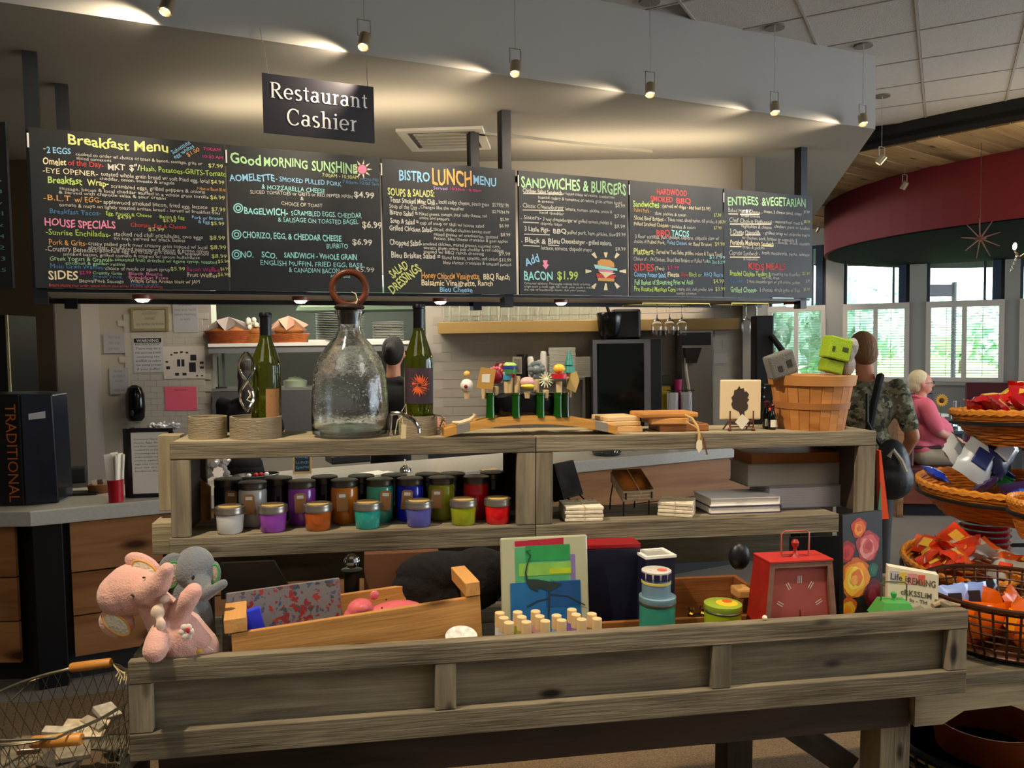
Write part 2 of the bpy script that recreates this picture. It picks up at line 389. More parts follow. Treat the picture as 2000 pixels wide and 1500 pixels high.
# inner kitchen behind the pass
struct('wall_far', MB().box(x1 - 1, 8.9, 0, x3, 9.0, 3.3), mat('77746a', .6))
kr = thing('kitchen_range', 'dark cooking line standing in the kitchen beyond the pass', 'range', WD, (x1 - .3, 8.3, 0)); MB().box(0, 0, 0, x2 - x1 + 1.2, .5, 1.2).build('body', mat('2a2623', .5), kr, bevel=.01); MB().box(.2, .1, 1.2, x2 - x1 + .9, .45, 1.62).build('back_shelf', mat('3a342e', .5), kr, bevel=.01)
for k in range(5): MB().box(.5 + k * .42, .02, 1.2, .62 + k * .42, .09, 1.34 + .05 * (k % 3)).build('pan', mat('6a6660', .35, .5), kr, bevel=.01)
struct('ceiling_kitchen', MB().box(x1 - 1, BW + .12, 2.5, x3, 9, 2.6), mat('77736a', .7))
struct('wall_side', MB().box(x3 - .02, BW - .05, 0, x3 + .08, 9.2, 3.3), mat('8b857b', .6))
lamp('AREA', 'pass_light', (-1.6, 7.4, 2.42), 42, (.86, 1.0, .86), (-1.6, 7.5, 0), size=1.5, sy=.7)
# window wall
wp = G.I @ WD.ay(1790, 700, 12.7)
GY = wp.y
def gw(px, py=700): return G.ay(px, py, GY)
ops = [(1500, 1612), (1646, 1775), (1808, 1960), (1990, 2150), (1440, 1476)]
zt, zs, zm = 3.2, G.ay(1790, 745, GY).z, G.ay(1800, 597, GY).z
WM = mat('a09a90', .7)
xs = sorted([(gw(a).x, gw(b).x) for a, b in ops])
wm = MB(); edge = xs[0][0] - 4
for a, b in xs: wm.box(edge, GY, 0, a, GY + .25, 4); edge = b
wm.box(edge, GY, 0, edge + 6, GY + .25, 4)
for a, b in xs: wm.box(a, GY, 0, b, GY + .25, zs).box(a, GY, zt, b, GY + .25, 4)
struct('wall_right', wm, WM, G, label='grey window wall of the dining room')
struct('trim_6', MB().box(xs[0][0], GY - .12, zs - .05, xs[-1][1], GY, zs), mat('a8a297', .5), G, label='long window sill')
cream = mat('cbbdae', .5)
for i, (a, b) in enumerate(xs):
    w = MB()
    w.box(a, GY + .08, zs, a + .05, GY + .16, zt).box(b - .05, GY + .08, zs, b, GY + .16, zt).box(a, GY + .08, zt - .05, b, GY + .16, zt)
    win = struct('window_%d' % (i + 1), w, mat('39424e', .4), G, label='tall dining room window with half shutters')
    gl = MB().box(a + .05, GY + .12, zs, b - .05, GY + .124, zt).build('pane', mat((1, 1, 1), 0.02, alpha=.06, spec=.3), win)
    mid = a + (b - a) * .74
    MB().box(mid, GY + .1, zm, mid + .035, GY + .14, zt).build('mullion', mat('4a5564', .4), win)
    MB().box(b - .16, GY + .0, zm, b - .05, GY + .08, zt).build('jamb', mat('2c3949', .5), win)
    if b - a < .5: continue
    fr_ = MB(); m = (a + b) / 2
    for q0, q1 in ((a, a + .07), (m - .035, m + .035), (b - .07, b)): fr_.box(q0, GY - .03, zs, q1, GY + .02, zm + .06)
    for z0, z1 in ((zs, zs + .07), (zm - .04, zm + .06)): fr_.box(a, GY - .035, z0, b, GY + .025, z1)
    fr_.build('shutter_frame', cream, win, bevel=.004)
    for q0, q1 in ((a + .07, m - .035), (m + .035, b - .07)):
        s = MB(); z = zs + .09
        while z < zm - .05:
            s.add([(q0, GY - .02, z), (q1, GY - .02, z), (q1, GY + .02, z + .006), (q0, GY + .02, z + .006), (q0, GY - .02, z + .004), (q1, GY - .02, z + .004), (q1, GY + .02, z + .01), (q0, GY + .02, z + .01)],
                  [(0, 3, 2, 1), (4, 5, 6, 7), (0, 1, 5, 4), (1, 2, 6, 5), (2, 3, 7, 6), (3, 0, 4, 7)]); z += .042
        s.tube([((q0 + q1) / 2, GY - .03, zs + .08), ((q0 + q1) / 2, GY - .03, zm - .05)], .005, 6)
        o = s.build('shutter_slats', mat('d9d4c8', .5), win); o['kind'] = 'stuff'
# outside
solo('lawn', 'bright lawn outside the windows', 'lawn', MB().box(-30, 14.5, -.3, 60, 120, -.12), mat('a5cc7c', .9, var=.15, vs=.4)).__setitem__('kind', 'stuff')
leafm = mat('b4e2c4', .8, var=.12, vs=3)
for i, (px, Y, h, w, lab) in enumerate([(1700, 30, 4.3, 2.4, 'tall loose tree seen through the second window'), (1590, 26, 3.6, 2.0, 'tree outside behind the narrow left window'), (1880, 36, 4.2, 3.4, 'broad tree behind the sign post outside the wide window'),
                                   (1990, 28, 3.4, 1.8, 'tree outside at the right edge of the view'), (1470, 24, 2.8, 1.6, 'shrubby tree outside past the wine glasses'), (1800, 44, 3.9, 3.4, 'farthest tree outside between two windows')]):
    x = (px - 1000) / F * Y; t = thing('tree', lab, 'tree', WD, (x, Y, -.06), group=None)
    MB().tube([(0, 0, 0), (.05, 0, h * .35), (0, 0, h * .6)], [.16, .12, .07], 8).build('trunk', mat('5b4a3a', .9), t)
    cb = MB(); rnd = random.Random(i)
    for k in range(420):
        v = Vector((rnd.gauss(0, 1), rnd.gauss(0, 1), rnd.gauss(0, 1))).normalized() * rnd.uniform(.45, 1) ** .5
        c = Vector((v.x * w, v.y * w * .8, h * .55 + v.z * h * .42)); s_ = rnd.uniform(.14, .3)
        a = Vector((rnd.uniform(-1, 1), rnd.uniform(-1, 1), rnd.uniform(-1, 1))).normalized(); b = a.orthogonal().normalized(); d_ = a.cross(b)
        cb.add([c + a * s_, c + b * s_, c - a * s_, c - b * s_, c + d_ * s_ * .5], [(0, 1, 4), (1, 2, 4), (2, 3, 4), (3, 0, 4), (3, 2, 1, 0)])
    cb.ell((0, 0, h * .55), (w * .8, w * .6, h * .34), 20)
    o = cb.build('foliage', leafm, t); o['kind'] = 'stuff'
t = thing('street_sign', 'grey sign arm on a pole outside the wide window', 'sign', WD, (.553 * 20, 20, -.12))
MB().cyl((0, 0, 0), .06, 3.1, 10).build('pole', mat('7c7f86', .5), t); MB().box(-1.0, -.02, 2.75, -.05, .02, 3.05).build('panel', mat('6f7079', .6), t)
# ================================================================== LETTERING
_gc = {}
def glyphs(s, bold=0.0, res=2):
    k = (s, bold, res)
    if k in _gc: return _gc[k]
    c = bpy.data.curves.new('t', 'FONT'); c.body = s; c.size = 1; c.resolution_u = res; c.offset = bold
    o = bpy.data.objects.new('t', c); COL.objects.link(o); bpy.context.view_layer.update()
    me = bpy.data.meshes.new_from_object(o.evaluated_get(bpy.context.evaluated_depsgraph_get()))
    v = [tuple(x.co) for x in me.vertices]; f = [tuple(p.vertices) for p in me.polygons]
    bpy.data.objects.remove(o); bpy.data.curves.remove(c); bpy.data.meshes.remove(me)
    _gc[k] = (v, f); return _gc[k]
def text(mb, s, p0, p1, h, ny=(0, -1, 0), up=None, bold=0.0, wob=0.0, lift=.001):
    """flat lettering from p0 to p1 (baseline ends), cap height h, facing ny"""
    v, f = glyphs(s, bold)
    if not v: return mb
    x0 = min(q[0] for q in v); x1 = max(q[0] for q in v)
    p0, p1 = Vector(p0), Vector(p1); d = p1 - p0; nv = Vector(ny).normalized()
    u = nv.cross(d.normalized()) if up is None else Vector(up)
    out = []
    for q in v:
        t = (q[0] - x0) / max(1e-6, x1 - x0); z = q[1] / .73 * h
        if wob: z += wob * h * noise.noise(Vector((t * len(s) * .7, q[1] * .6, len(s) * 3.1)))
        out.append(p0 + d * t + u * z + nv * lift)
    return mb.add(out, f)
def ribbon(mb, pts, ws, y=0):
    vs = []
    n = len(pts)
    for i, p in enumerate(pts):
        a = pts[max(0, i - 1)]; b = pts[min(n - 1, i + 1)]; dx, dz = b[0] - a[0], b[1] - a[1]; l = math.hypot(dx, dz) or 1
        w = (ws[i] if isinstance(ws, list) else ws) / 2
        vs += [(p[0] - dz / l * w, y, p[1] + dx / l * w), (p[0] + dz / l * w, y, p[1] - dx / l * w)]
    return mb.add(vs, [(2 * i, 2 * i + 1, 2 * i + 3, 2 * i + 2) for i in range(n - 1)])
def arc_(cx, cz, rx, rz, a0, a1, n=14): return [(cx + rx * math.cos(math.radians(a0 + (a1 - a0) * i / n)), cz + rz * math.sin(math.radians(a0 + (a1 - a0) * i / n))) for i in range(n + 1)]
def serif_word(word, mb, x, z, s, y=0, gap=.13):
    T_, t_ = .19, .085
    def ar(*a):
        p = arc_(*a); n = len(p) - 1
        return p, [t_ + (T_ - t_) * abs(math.cos(math.radians(a[4] + (a[5] - a[4]) * i / n))) ** 1.3 for i in range(n + 1)]
    def G_(ch):
        L = []
        st = lambda px, z0, z1, lo=1, hi=1: (L.append(([(px, z0), (px, z1)], T_)), lo and L.append(([(px - .2, z0 + .03), (px + .2, z0 + .03)], .06)), hi and L.append(([(px - .24, z1 - .07), (px, z1 - .03)], .07)))
        if ch == 'R': st(.25, 0, 1.42, 1, 0); L.append(([(0.02, 1.39), (.5, 1.39)], .06)); L.append(ar(.5, 1.07, .38, .32, 90, -90)); L.append(([(.25, .75), (.5, .75)], t_)); L.append(([(.5, .75), (1.0, .05), (1.18, .03)], [.16, .19, .06])); w = 1.15
        elif ch == 'C': L.append(ar(.62, .7, .52, .7, 42, 318)); L.append(([(1.0, 1.35), (1.02, .98)], .07)); w = 1.12
        elif ch == 'e': L.append(ar(.42, .5, .36, .47, 3, 318)); L.append(([(.1, .53), (.8, .53)], t_)); w = .84
        elif ch == 's': L.append(ar(.34, .74, .22, .23, 40, 250)); L.append(ar(.34, .26, .25, .24, 90, -140)); L.append(([(.2, .58), (.5, .42)], .17)); w = .66
        elif ch == 't': L.append(([(.28, 1.28), (.28, .2), (.36, .07), (.55, .08)], [.12, T_, .15, .07])); L.append(([(.04, .97), (.55, .97)], .08)); w = .58
        elif ch == 'a': L.append(([(.64, .75), (.64, .12), (.82, .05)], [T_, T_, .07])); L.append(ar(.4, .74, .25, .22, 0, 160)); L.append(ar(.36, .29, .27, .27, 20, 330)); w = .84
        elif ch == 'u': L.append(([(.22, 1), (.22, .3)], T_)); L.append(ar(.46, .3, .24, .25, 180, 340)); st(.76, 0, 1, 0, 1); L.append(([(.0, .94), (.2, .97)], .07)); L.append(([(.76, .03), (.98, .05)], .06)); w = .98
        elif ch == 'r': st(.24, 0, 1); L.append(([(.28, .68), (.42, .9), (.58, .93)], [.08, .12, .17])); w = .64
        elif ch in 'nh': st(.24, 0, 1 if ch == 'n' else 1.5); L.append(ar(.5, .62, .26, .32, 165, 0)); L.append(([(.77, .65), (.77, 0)], T_)); L.append(([(.58, .03), (.96, .03)], .06)); w = .98
        elif ch == 'i': st(.24, 0, 1); L.append((arc_(.24, 1.3, .055, .055, 0, 360, 8), .11)); w = .46
        return L, w
    for ch in word:
        L, w = G_(ch)
        for p, ws in L: ribbon(mb, [(x + a * s, z + b * s) for a, b in p], [q * s for q in ws] if isinstance(ws, list) else ws * s, y)
        x += (w + gap) * s
    return x
def serif_len(word): 
    m = MB(); return serif_word(word, m, 0, 0, 1)

# ================================================================== SERVING COUNTER
CTZ = .895
ctr = thing('serving_counter', 'long serving counter with white stone top and reddish plank front', 'counter', K, (0, 0, 0))
CL = 5.05
rl_ = K.I @ Vector((-4.4, 3.83, 0)); rb_ = K.I @ Vector((-4.4, 4.5, 0))
MB().flat([(0, 0), (CL, 0), (CL, .615), (4.05, 1.10), (3.93, .62), (.1, .62), (rb_.x, rb_.y), (rl_.x, rl_.y)], CTZ - .075, CTZ).build('worktop', M_['quartz'], ctr, bevel=.006)
zr = [.13, .34, .56, CTZ - .08]
for i in range(3):
    u = .16
    while u < CL - .3:
        L_ = min(random.uniform(1.7, 2.6), CL - .3 - u); z0 = zr[i]
        MB().box(0, 0, 0, L_ - .004, .02, zr[i + 1] - z0 - .008).build('plank', M_['red_wood'], ctr, M=TR(u, .06, z0)); u += L_
d = (rl_ - Vector((0, 0, 0))).normalized(); ang = math.atan2(-d.y, -d.x)
for i in range(3):
    MB().box(0, 0, 0, 1.85, .02, zr[i + 1] - zr[i] - .008).build('plank', M_['red_wood'], ctr, M=TR(rl_.x, rl_.y, 0) @ RZ(ang) @ TR(.1, .06, zr[i]))
MB().box(.0, .03, .0, .13, .12, CTZ - .075).build('post', mat('16181c', .35, .3), ctr, bevel=.004)
MB().box(.1, .12, 0, CL - .2, .58, .13).box(.1, .1, .13, CL - .15, .6, CTZ - .08).build('carcass', mat('1c1917', .7), ctr)
MB().flat([(rl_.x, rl_.y + .16), (.1, .14), (.1, .7), (rb_.x, rb_.y - .1)], 0, CTZ - .08).build('return_carcass', mat('1c1917', .7), ctr)

# ================================================================== MENU RACK, BOARDS
PV = .19; B0, B1 = 1.98, 2.77
rack = thing('menu_rack', 'black steel rack on posts carrying the row of chalk menu boards', 'rack', K, (0, 0, 0))
u0 = K.ay(55, 400, PV).x; u1 = K.ay(1588, 500, PV).x
stl = mat('17191c', .4, .4)
for px, v in ((62, PV + .0), (993, PV), (1577, PV), (122, PV + .5), (930, PV + .5), (1455, PV + .5)):
    u = K.ay(px, 240, v).x
    MB().box(u - .032, v + .03, 1.9, u + .032, v + .1, 3.15).build('post', stl, rack)
MB().box(u0, PV + .03, 1.962, u1, PV + .05, 1.979).box(u0, PV + .56, 1.93, u1, PV + .6, 1.975).box(u0, PV + .07, 1.955, u0 + .05, PV + .56, 1.979).box(u1 - .04, PV + .07, 1.955, u1, PV + .56, 1.979).box(u0, PV + .03, 2.7, u1, PV + .06, 2.74).build('rail', stl, rack)
MB().box(u0 + .03, PV + .05, 1.958, u1 - .02, PV + .58, 1.976).build('soffit_panel', mat('9a9080', .5), rack)
for px, py in ((278, 573), (587, 578), (860, 580), (1096, 583), (1543, 590)):
    c = K.az(px, py, 1.94)
    v = max(PV + .15, min(PV + .5, c.y)); u = K.ay(px, py, v).x
    MB().cyl((u, v, 1.935), .05, .025, 18).build('downlight_ring', mat('8a4a3a', .4), rack, smooth=True)
    MB().lathe([(0, -.012), (.025, -.008), (.04, .008)], 18, (u, v, 1.93)).build('downlight_bulb', mat('fff0d0', .5, emis='ffe9c0', es=14), rack)
    lamp('SPOT', 'counter_downlight', K.p(u, v, 1.9), 4.5, WARM, K.p(u, v + .1, 0), size=.03, spot=110)
COLS = dict(y='cdd07e', g='a8d29a', b='8fc0e0', w='c9c3b4', c='9fdcd6', r='cc4a48', k='e58aa6', o='dba15a', m='c23878', t='e9d9b0', n='b9d46a', d='4f7fa8', p='b58fd0')
def board(name, label, xa, xb, sc, ox, oy, lines, extra=None):
    pa = K.ay(xa, 430, PV).x; pb = K.ay(xb, 430, PV).x
    t = thing('menu_board', label, 'sign', K, (pa, PV, B0), group=None)
    w = pb - pa
    MB().box(.003, 0, 0, w - .003, .018, B1 - B0).build('slate', mat('17181a', .55, var=.35, vs=5), t)
    MB().box(-.004, -.004, B1 - B0 - .1, .004, 0, B1 - B0 - .03).build('clip', mat('d8d4cc', .4), t)
    by = {}
    def P(zx, zy):
        q = K.ay(ox + zx / sc, oy + zy / sc, PV); return Vector((q.x - pa, 0, q.z - B0))
    for ln in lines:
        zx, zy, zx1, h, c, s = ln[:6]
        p0 = P(zx, zy); pt = P(zx, zy - h); hh = pt.z - p0.z
        if len(ln) > 6: p1 = P(zx1, ln[6])
        else: p1 = P(zx1, zy); p1 = Vector((p1.x, 0, p0.z))
        sm = h < 40
        text(by.setdefault(c, MB()), s, p0, p1, hh, bold=(.0 if h < 50 else .018) , wob=.22, lift=.0008 + .0002 * len(by))
    if extra: extra(by, P)
    for c, m in by.items():
        o = m.build('chalk_lettering', mat(COLS[c], .9), t); o['kind'] = 'stuff'; o['label'] = {'y': 'yellow', 'g': 'pale green', 'b': 'light blue', 'w': 'white', 'c': 'aqua', 'r': 'red', 'k': 'pink', 'o': 'orange', 'm': 'magenta', 't': 'cream', 'n': 'lime green', 'd': 'dark blue', 'p': 'violet'}[c] + ' chalk writing'
    return t
def poly(m, P, pts, y=-.002): return m.add([P(*p) + Vector((0, y, 0)) for p in pts], [tuple(range(len(pts)))])
board('a', 'breakfast menu chalkboard with crowded writing, leftmost of the main row', 62, 444, 4.054, 0, 230, [
 (540, 210, 1330, 80, 'y', 'Breakfast Menu'), (340, 250, 365, 40, 'w', '.'), (370, 275, 560, 50, 'b', '2 EGGS'), (600, 300, 1600, 28, 'w', 'cooked to order w/ choice of toast & bacon, sausage, grits or'), (605, 330, 880, 24, 'w', 'sliced tomatoes'),
 (1370, 290, 1510, 34, 'b', 'Substitute', 205), (1385, 325, 1540, 34, 'b', 'egg whites', 235), (1490, 310, 1585, 34, 'o', '$1.00', 262), (1610, 255, 1745, 24, 'm', '7:00AM'), (1605, 315, 1765, 24, 'm', '10:30 AM'), (1650, 392, 1765, 32, 'y', '$7.99'),
 (340, 365, 525, 55, 't', 'Omelet'), (540, 375, 820, 46, 'r', 'of the Day-'), (855, 410, 990, 50, 'w', 'MKT'), (1025, 415, 1110, 50, 'w', '$"/'), (1115, 420, 1790, 44, 'n', 'Hash, Potatoes-GRITS-Tomato'),
 (340, 435, 775, 46, 't', '-EYE OPENER-'), (800, 460, 1655, 34, 'w', 'toasted whole grain bread w/ soft fried egg, local'), (790, 492, 1380, 26, 'w', 'cheddar, onion, tomato & arugula'), (1670, 522, 1775, 32, 'y', '$4.99'), (1560, 570, 1790, 26, 'o', '+ Ham or Bacon $2.00'),
 (380, 515, 650, 55, 'n', 'Breakfast'), (690, 535, 860, 50, 'y', 'Wrap-'), (880, 555, 1620, 32, 'w', 'scrambled eggs, grilled peppers & onions'), (470, 570, 1650, 28, 'w', 'sausage, bacon & local cheddar stuffed in a whole grain tortilla'), (465, 600, 1310, 26, 'w', '& served with chipotle salsa & sour cream'), (1665, 645, 1780, 34, 'y', '$6.99'),
 (345, 650, 560, 46, 'o', '-B.L.T'), (590, 665, 805, 44, 'o', 'w/ EGG-'), (820, 680, 1640, 34, 'w', 'applewood smoked bacon, fried egg, lettuce'), (470, 700, 1740, 28, 'w', 'tomato & mayo on lightly toasted artisan bread - served w/ breakfast fries'), (1675, 740, 1785, 34, 'y', '$7.99'),
 (395, 755, 800, 40, 'd', 'Breakfast Tacos-'), (840, 770, 1200, 30, 'n', 'Egg, Potato & Cheese'), (930, 800, 1040, 28, 'y', '$4.99'), (1265, 795, 1460, 28, 'n', 'Bacon & Egg'), (1290, 825, 1395, 26, 'y', '$5.99'), (1520, 800, 1765, 26, 'b', 'Pork or Brisket'), (1570, 835, 1660, 26, 'b', '& Egg'), (1670, 850, 1775, 30, 'y', '$5.99'),
 (355, 855, 915, 62, 'k', 'HOUSE SPECIALS'), (1035, 862, 1475, 32, 'r', 'Chorizo, Egg & Cheese'), (1175, 895, 1300, 28, 'y', '$5.99'),
 (365, 925, 875, 48, 'n', '-Sunrise Enchiladas-'), (900, 935, 1605, 34, 'w', 'stacked red chili enchiladas, two eggs'), (900, 965, 1465, 28, 'w', 'on top, served w/ black beans'), (1660, 965, 1780, 34, 'y', '$8.99'),
 (390, 1005, 690, 46, 'o', 'Pork & Grits-'), (700, 1010, 1640, 32, 'w', 'crispy pulled pork over creamy grits topped w/ local'), (700, 1040, 1650, 28, 'w', 'cheddar, crumbled applewood bacon & green onion'), (1665, 1040, 1790, 34, 'y', '$8.99'),
 (360, 1055, 780, 42, 'w', '-Country Benedict-'), (790, 1065, 1650, 32, 'w', 'poached egg on crusty grit cakes w/ applewood'), (500, 1090, 1580, 26, 'w', 'smoked bacon, grilled tomato & topped w/ bacon hollandaise'), (1675, 1110, 1795, 32, 'y', '$8.99'),
 (395, 1130, 900, 36, 'g', 'Greek Yogurt & Granola-'), (910, 1135, 1715, 28, 'g', 'seasonal fruit drizzled w/ agave syrup, toasted'), (520, 1160, 990, 24, 'g', 'coconut & golden raisins'), (1725, 1150, 1815, 28, 'y', '$5.99'),
 (400, 1190, 830, 36, 'd', 'Multi Grain Waffles-'), (835, 1205, 1345, 30, 'w', 'choice of maple or agave syrup'), (1350, 1210, 1465, 30, 'y', '$5.99'), (1480, 1215, 1740, 34, 'm', 'Bacon Waffles'), (1745, 1210, 1815, 28, 'y', '$6.99'),
 (385, 1280, 620, 72, 't', 'SIDES'), (630, 1240, 720, 30, 'm', '$2.99'), (735, 1240, 965, 26, 'g', 'Creamy Grits'), (740, 1268, 965, 24, 'd', 'Fresh Fruit'), (1020, 1245, 1285, 26, 'k', 'Black Beans'), (1020, 1275, 1330, 26, 'k', 'Breakfast Fries'), (1485, 1260, 1720, 34, 't', 'Fruit Waffles'), (1725, 1255, 1815, 30, 'y', '$6.99'),
 (630, 1303, 980, 28, 'w', 'Bacon/Pork Sausage'), (1030, 1305, 1580, 30, 't', 'Whole Grain Artisan toast w/ JAM'), (390, 1335, 1290, 22, 'r', 'Before placing your order, please inform your server if anyone has an allergy'), (1035, 1328, 1260, 20, 'd', 'English muffin')])
def sun_(by, P):
    m = by.setdefault('t', MB()); cx, cy = 1300, 285
    for k in range(9):
        a = 2 * PI * k / 9; poly(m, P, [(cx + 48 * math.cos(a - .2), cy + 48 * math.sin(a - .2)), (cx + 95 * math.cos(a), cy + 90 * math.sin(a)), (cx + 48 * math.cos(a + .2), cy + 48 * math.sin(a + .2))])
    poly(by.setdefault('k', MB()), P, [(cx + 42 * math.cos(k * .4), cy + 42 * math.sin(k * .4)) for k in range(16)])
    for yy, xx in ((640, 165), (882, 150), (1065, 150)):
        for r in (40, 20):
            ring = []
            for k in range(21): a = 2 * PI * k / 20; ring.append(P(xx + r * math.cos(a), yy + r * math.sin(a)))
            mm = by.setdefault('c', MB()); ribbon(mm, [(q.x, q.z) for q in ring], .006, -.001)
board('b', 'chalkboard headed Good Morning Sunshine with a small drawn sun', 446, 745, 4.6875, 430, 270, [
 (95, 232, 375, 100, 'g', 'Good', 245), (400, 245, 800, 85, 'g', 'MORNING', 285), (840, 295, 1255, 95, 'g', 'SUNSHINE', 325), (935, 350, 1265, 34, 'y', '7:00AM - 10:30AM'), (1285, 388, 1445, 30, 'd', 'MON-FRI'), (1120, 410, 1450, 30, 'd', '7:00am-12:00 Sun'),
 (85, 390, 500, 62, 'b', 'AOMELETTE', 392), (510, 392, 1110, 46, 'b', '- SMOKED PULLED PORK', 440), (380, 465, 960, 42, 'c', '& MOZZARELLA CHEESE'), (275, 505, 1210, 34, 'w', 'SLICED TOMATOES or GRITS or RED PEPPER HASH', 550), (735, 568, 765, 32, 'w', '&'), (560, 612, 935, 34, 'w', 'CHOICE OF TOAST'), (1225, 540, 1410, 56, 'w', '$4.99'),
 (220, 690, 620, 62, 'c', 'BAGELWICH-'), (650, 705, 1295, 48, 'c', 'SCRAMBLED EGGS, CHEDDAR', 735), (530, 765, 1265, 46, 'c', '& SAUSAGE ON TOASTED BAGEL', 790), (1300, 820, 1480, 62, 'w', '$6.99'),
 (205, 910, 1110, 58, 'c', 'CHORIZO, EGG, & CHEDDAR CHEESE', 945), (975, 1005, 1170, 46, 'c', 'BURRITO'), (1210, 975, 1390, 56, 'w', '$6.99'),
 (190, 1090, 305, 60, 'c', 'NO.'), (380, 1095, 520, 56, 'c', 'SCO.'), (585, 1095, 1250, 52, 'c', 'SANDWICH - WHOLE GRAIN'), (370, 1160, 1325, 48, 'c', 'ENGLISH MUFFIN, FRIED EGG, BASIL,'), (630, 1225, 1090, 46, 'c', '& CANADIAN BACON'), (1240, 1225, 1410, 48, 'w', '$5.99'), (1010, 1275, 1190, 30, 'c', 'ADD CHEESE')], sun_)
board('c', 'bistro lunch menu chalkboard with the big yellow word lunch', 747, 1008, 5.1724, 740, 300, [
 (205, 262, 515, 105, 'b', 'BISTRO'), (540, 310, 940, 165, 'o', 'LUNCH', 335), (955, 315, 1185, 92, 'b', 'MENU', 330), (550, 360, 690, 34, 'p', 'Served'), (725, 365, 1035, 28, 'm', '10:30am - 8:30pm'), (90, 420, 560, 75, 'y', 'SOUPS & SALADS:', 440),
 (110, 490, 590, 56, 'w', 'Texas Smoked Meat Chili -'), (605, 505, 1110, 42, 'w', 'local colby cheese, pinch grits', 535), (1145, 535, 1310, 42, 'w', '$5.99/$7.99'), (105, 550, 410, 48, 'w', 'Soup of the Day -'), (420, 555, 860, 36, 'w', 'Changes like the weather', 575), (1145, 600, 1315, 34, 'w', '$2.99/$4.99'),
 (110, 615, 390, 50, 'w', 'Bistro Salad ='), (405, 625, 1090, 36, 'w', 'Mixed greens, tomato, local colby cheese, red', 645), (410, 660, 710, 30, 'w', 'onion and peppers'), (1225, 680, 1310, 34, 'w', '$5.99'), (115, 700, 400, 50, 'w', 'Soup & Salad ='), (415, 715, 1060, 36, 'w', 'cup of soup or chili w/ house salad'), (1215, 745, 1310, 36, 'w', '$6.99'),
 (105, 775, 545, 52, 'w', 'Grilled Chicken Salad-'), (550, 780, 1130, 34, 'w', 'Sliced, chilled chicken breast over'), (555, 830, 1200, 36, 'w', 'mixed greens w/ cranberries, toasted'), (555, 870, 1300, 34, 'w', 'Pecans, bleu cheese crumbles & goat apples'), (1230, 835, 1325, 36, 'w', '$8.99'),
 (108, 920, 435, 58, 'w', 'Chopped Salad-'), (445, 925, 1225, 34, 'w', 'smoked chicken, mixed greens, roasted corn,'), (450, 965, 1260, 34, 'w', 'tomato, green onion, jack cheddar & red cabbage'), (450, 1005, 1060, 34, 'w', 'tossed w/ BBQ ranch dressing'), (1210, 1030, 1325, 40, 'w', '$9.99'),
 (125, 1050, 620, 60, 'w', 'Bleu Brisket Salad =', 1065), (635, 1065, 1210, 38, 'w', 'Sliced brisket, tomato, red onion,'), (1215, 1090, 1335, 38, 'w', '$10.99'), (650, 1115, 1335, 36, 'w', 'bleu cheese crumbles & toasted pecans'),
 (140, 1265, 305, 90, 'y', 'SALAD', 1150), (140, 1420, 435, 95, 'y', 'DRESSINGS', 1180), (430, 1260, 1020, 66, 'o', 'Honey Chipotle Vinaigrette,'), (1055, 1270, 1320, 60, 't', 'BBQ Ranch'), (430, 1330, 980, 60, 't', 'Balsamic Vinaigrette,'), (1000, 1335, 1150, 54, 't', 'Ranch'), (615, 1395, 945, 52, 'b', 'Bleu Cheese')])
def burger_(by, P):
    y = by.setdefault('t', MB()); cx, cy = 1015, 1110
    for a0, r0, r1 in ((-90, 150, 205), (-125, 175, 240), (-55, 175, 235), (180, 155, 220), (0, 150, 220), (128, 170, 230), (90, 130, 205), (52, 160, 225)):
        a = math.radians(a0); p = (math.cos(a), math.sin(a)); q = (-p[1], p[0])
        poly(y, P, [(cx + p[0] * r0 - q[0] * 8, cy + p[1] * r0 - q[1] * 8), (cx + p[0] * r0 + q[0] * 8, cy + p[1] * r0 + q[1] * 8), (cx + p[0] * r1 + q[0] * 22, cy + p[1] * r1 + q[1] * 22), (cx + p[0] * r1 - q[0] * 22, cy + p[1] * r1 - q[1] * 22)])
    poly(by.setdefault('o', MB()), P, [(925, 1050), (930, 1000), (965, 978), (1060, 985), (1105, 1020), (1110, 1068)])
    poly(by['o'], P, [(925, 1180), (1110, 1190), (1105, 1222), (935, 1212)])
    poly(by.setdefault('c', MB()), P, [(885, 1035), (1140, 1080), (1140, 1105), (900, 1080)], -.003)
    poly(by.setdefault('k', MB()), P, [(930, 1085), (1100, 1105), (1080, 1130), (940, 1105)], -.0035)
    poly(y, P, [(930, 1110), (1120, 1130), (1060, 1150), (1010, 1185), (980, 1145)], -.004)
    poly(by.setdefault('r', MB()), P, [(910, 1130), (1130, 1155), (1100, 1190), (920, 1175)], -.0025)
    poly(by['k'], P, [(330, 990), (385, 990), (380, 1030), (400, 1040), (365, 1090), (330, 1045), (345, 1032)])
    for a, b, yy in ((120, 560, 262), (115, 560, 440), (120, 290, 572), (130, 410, 702), (120, 300, 825), (390, 510, 820)):
        poly(by['w'], P, [(a, yy), (b, yy + 8), (b, yy + 18), (a, yy + 10)], -.0012)
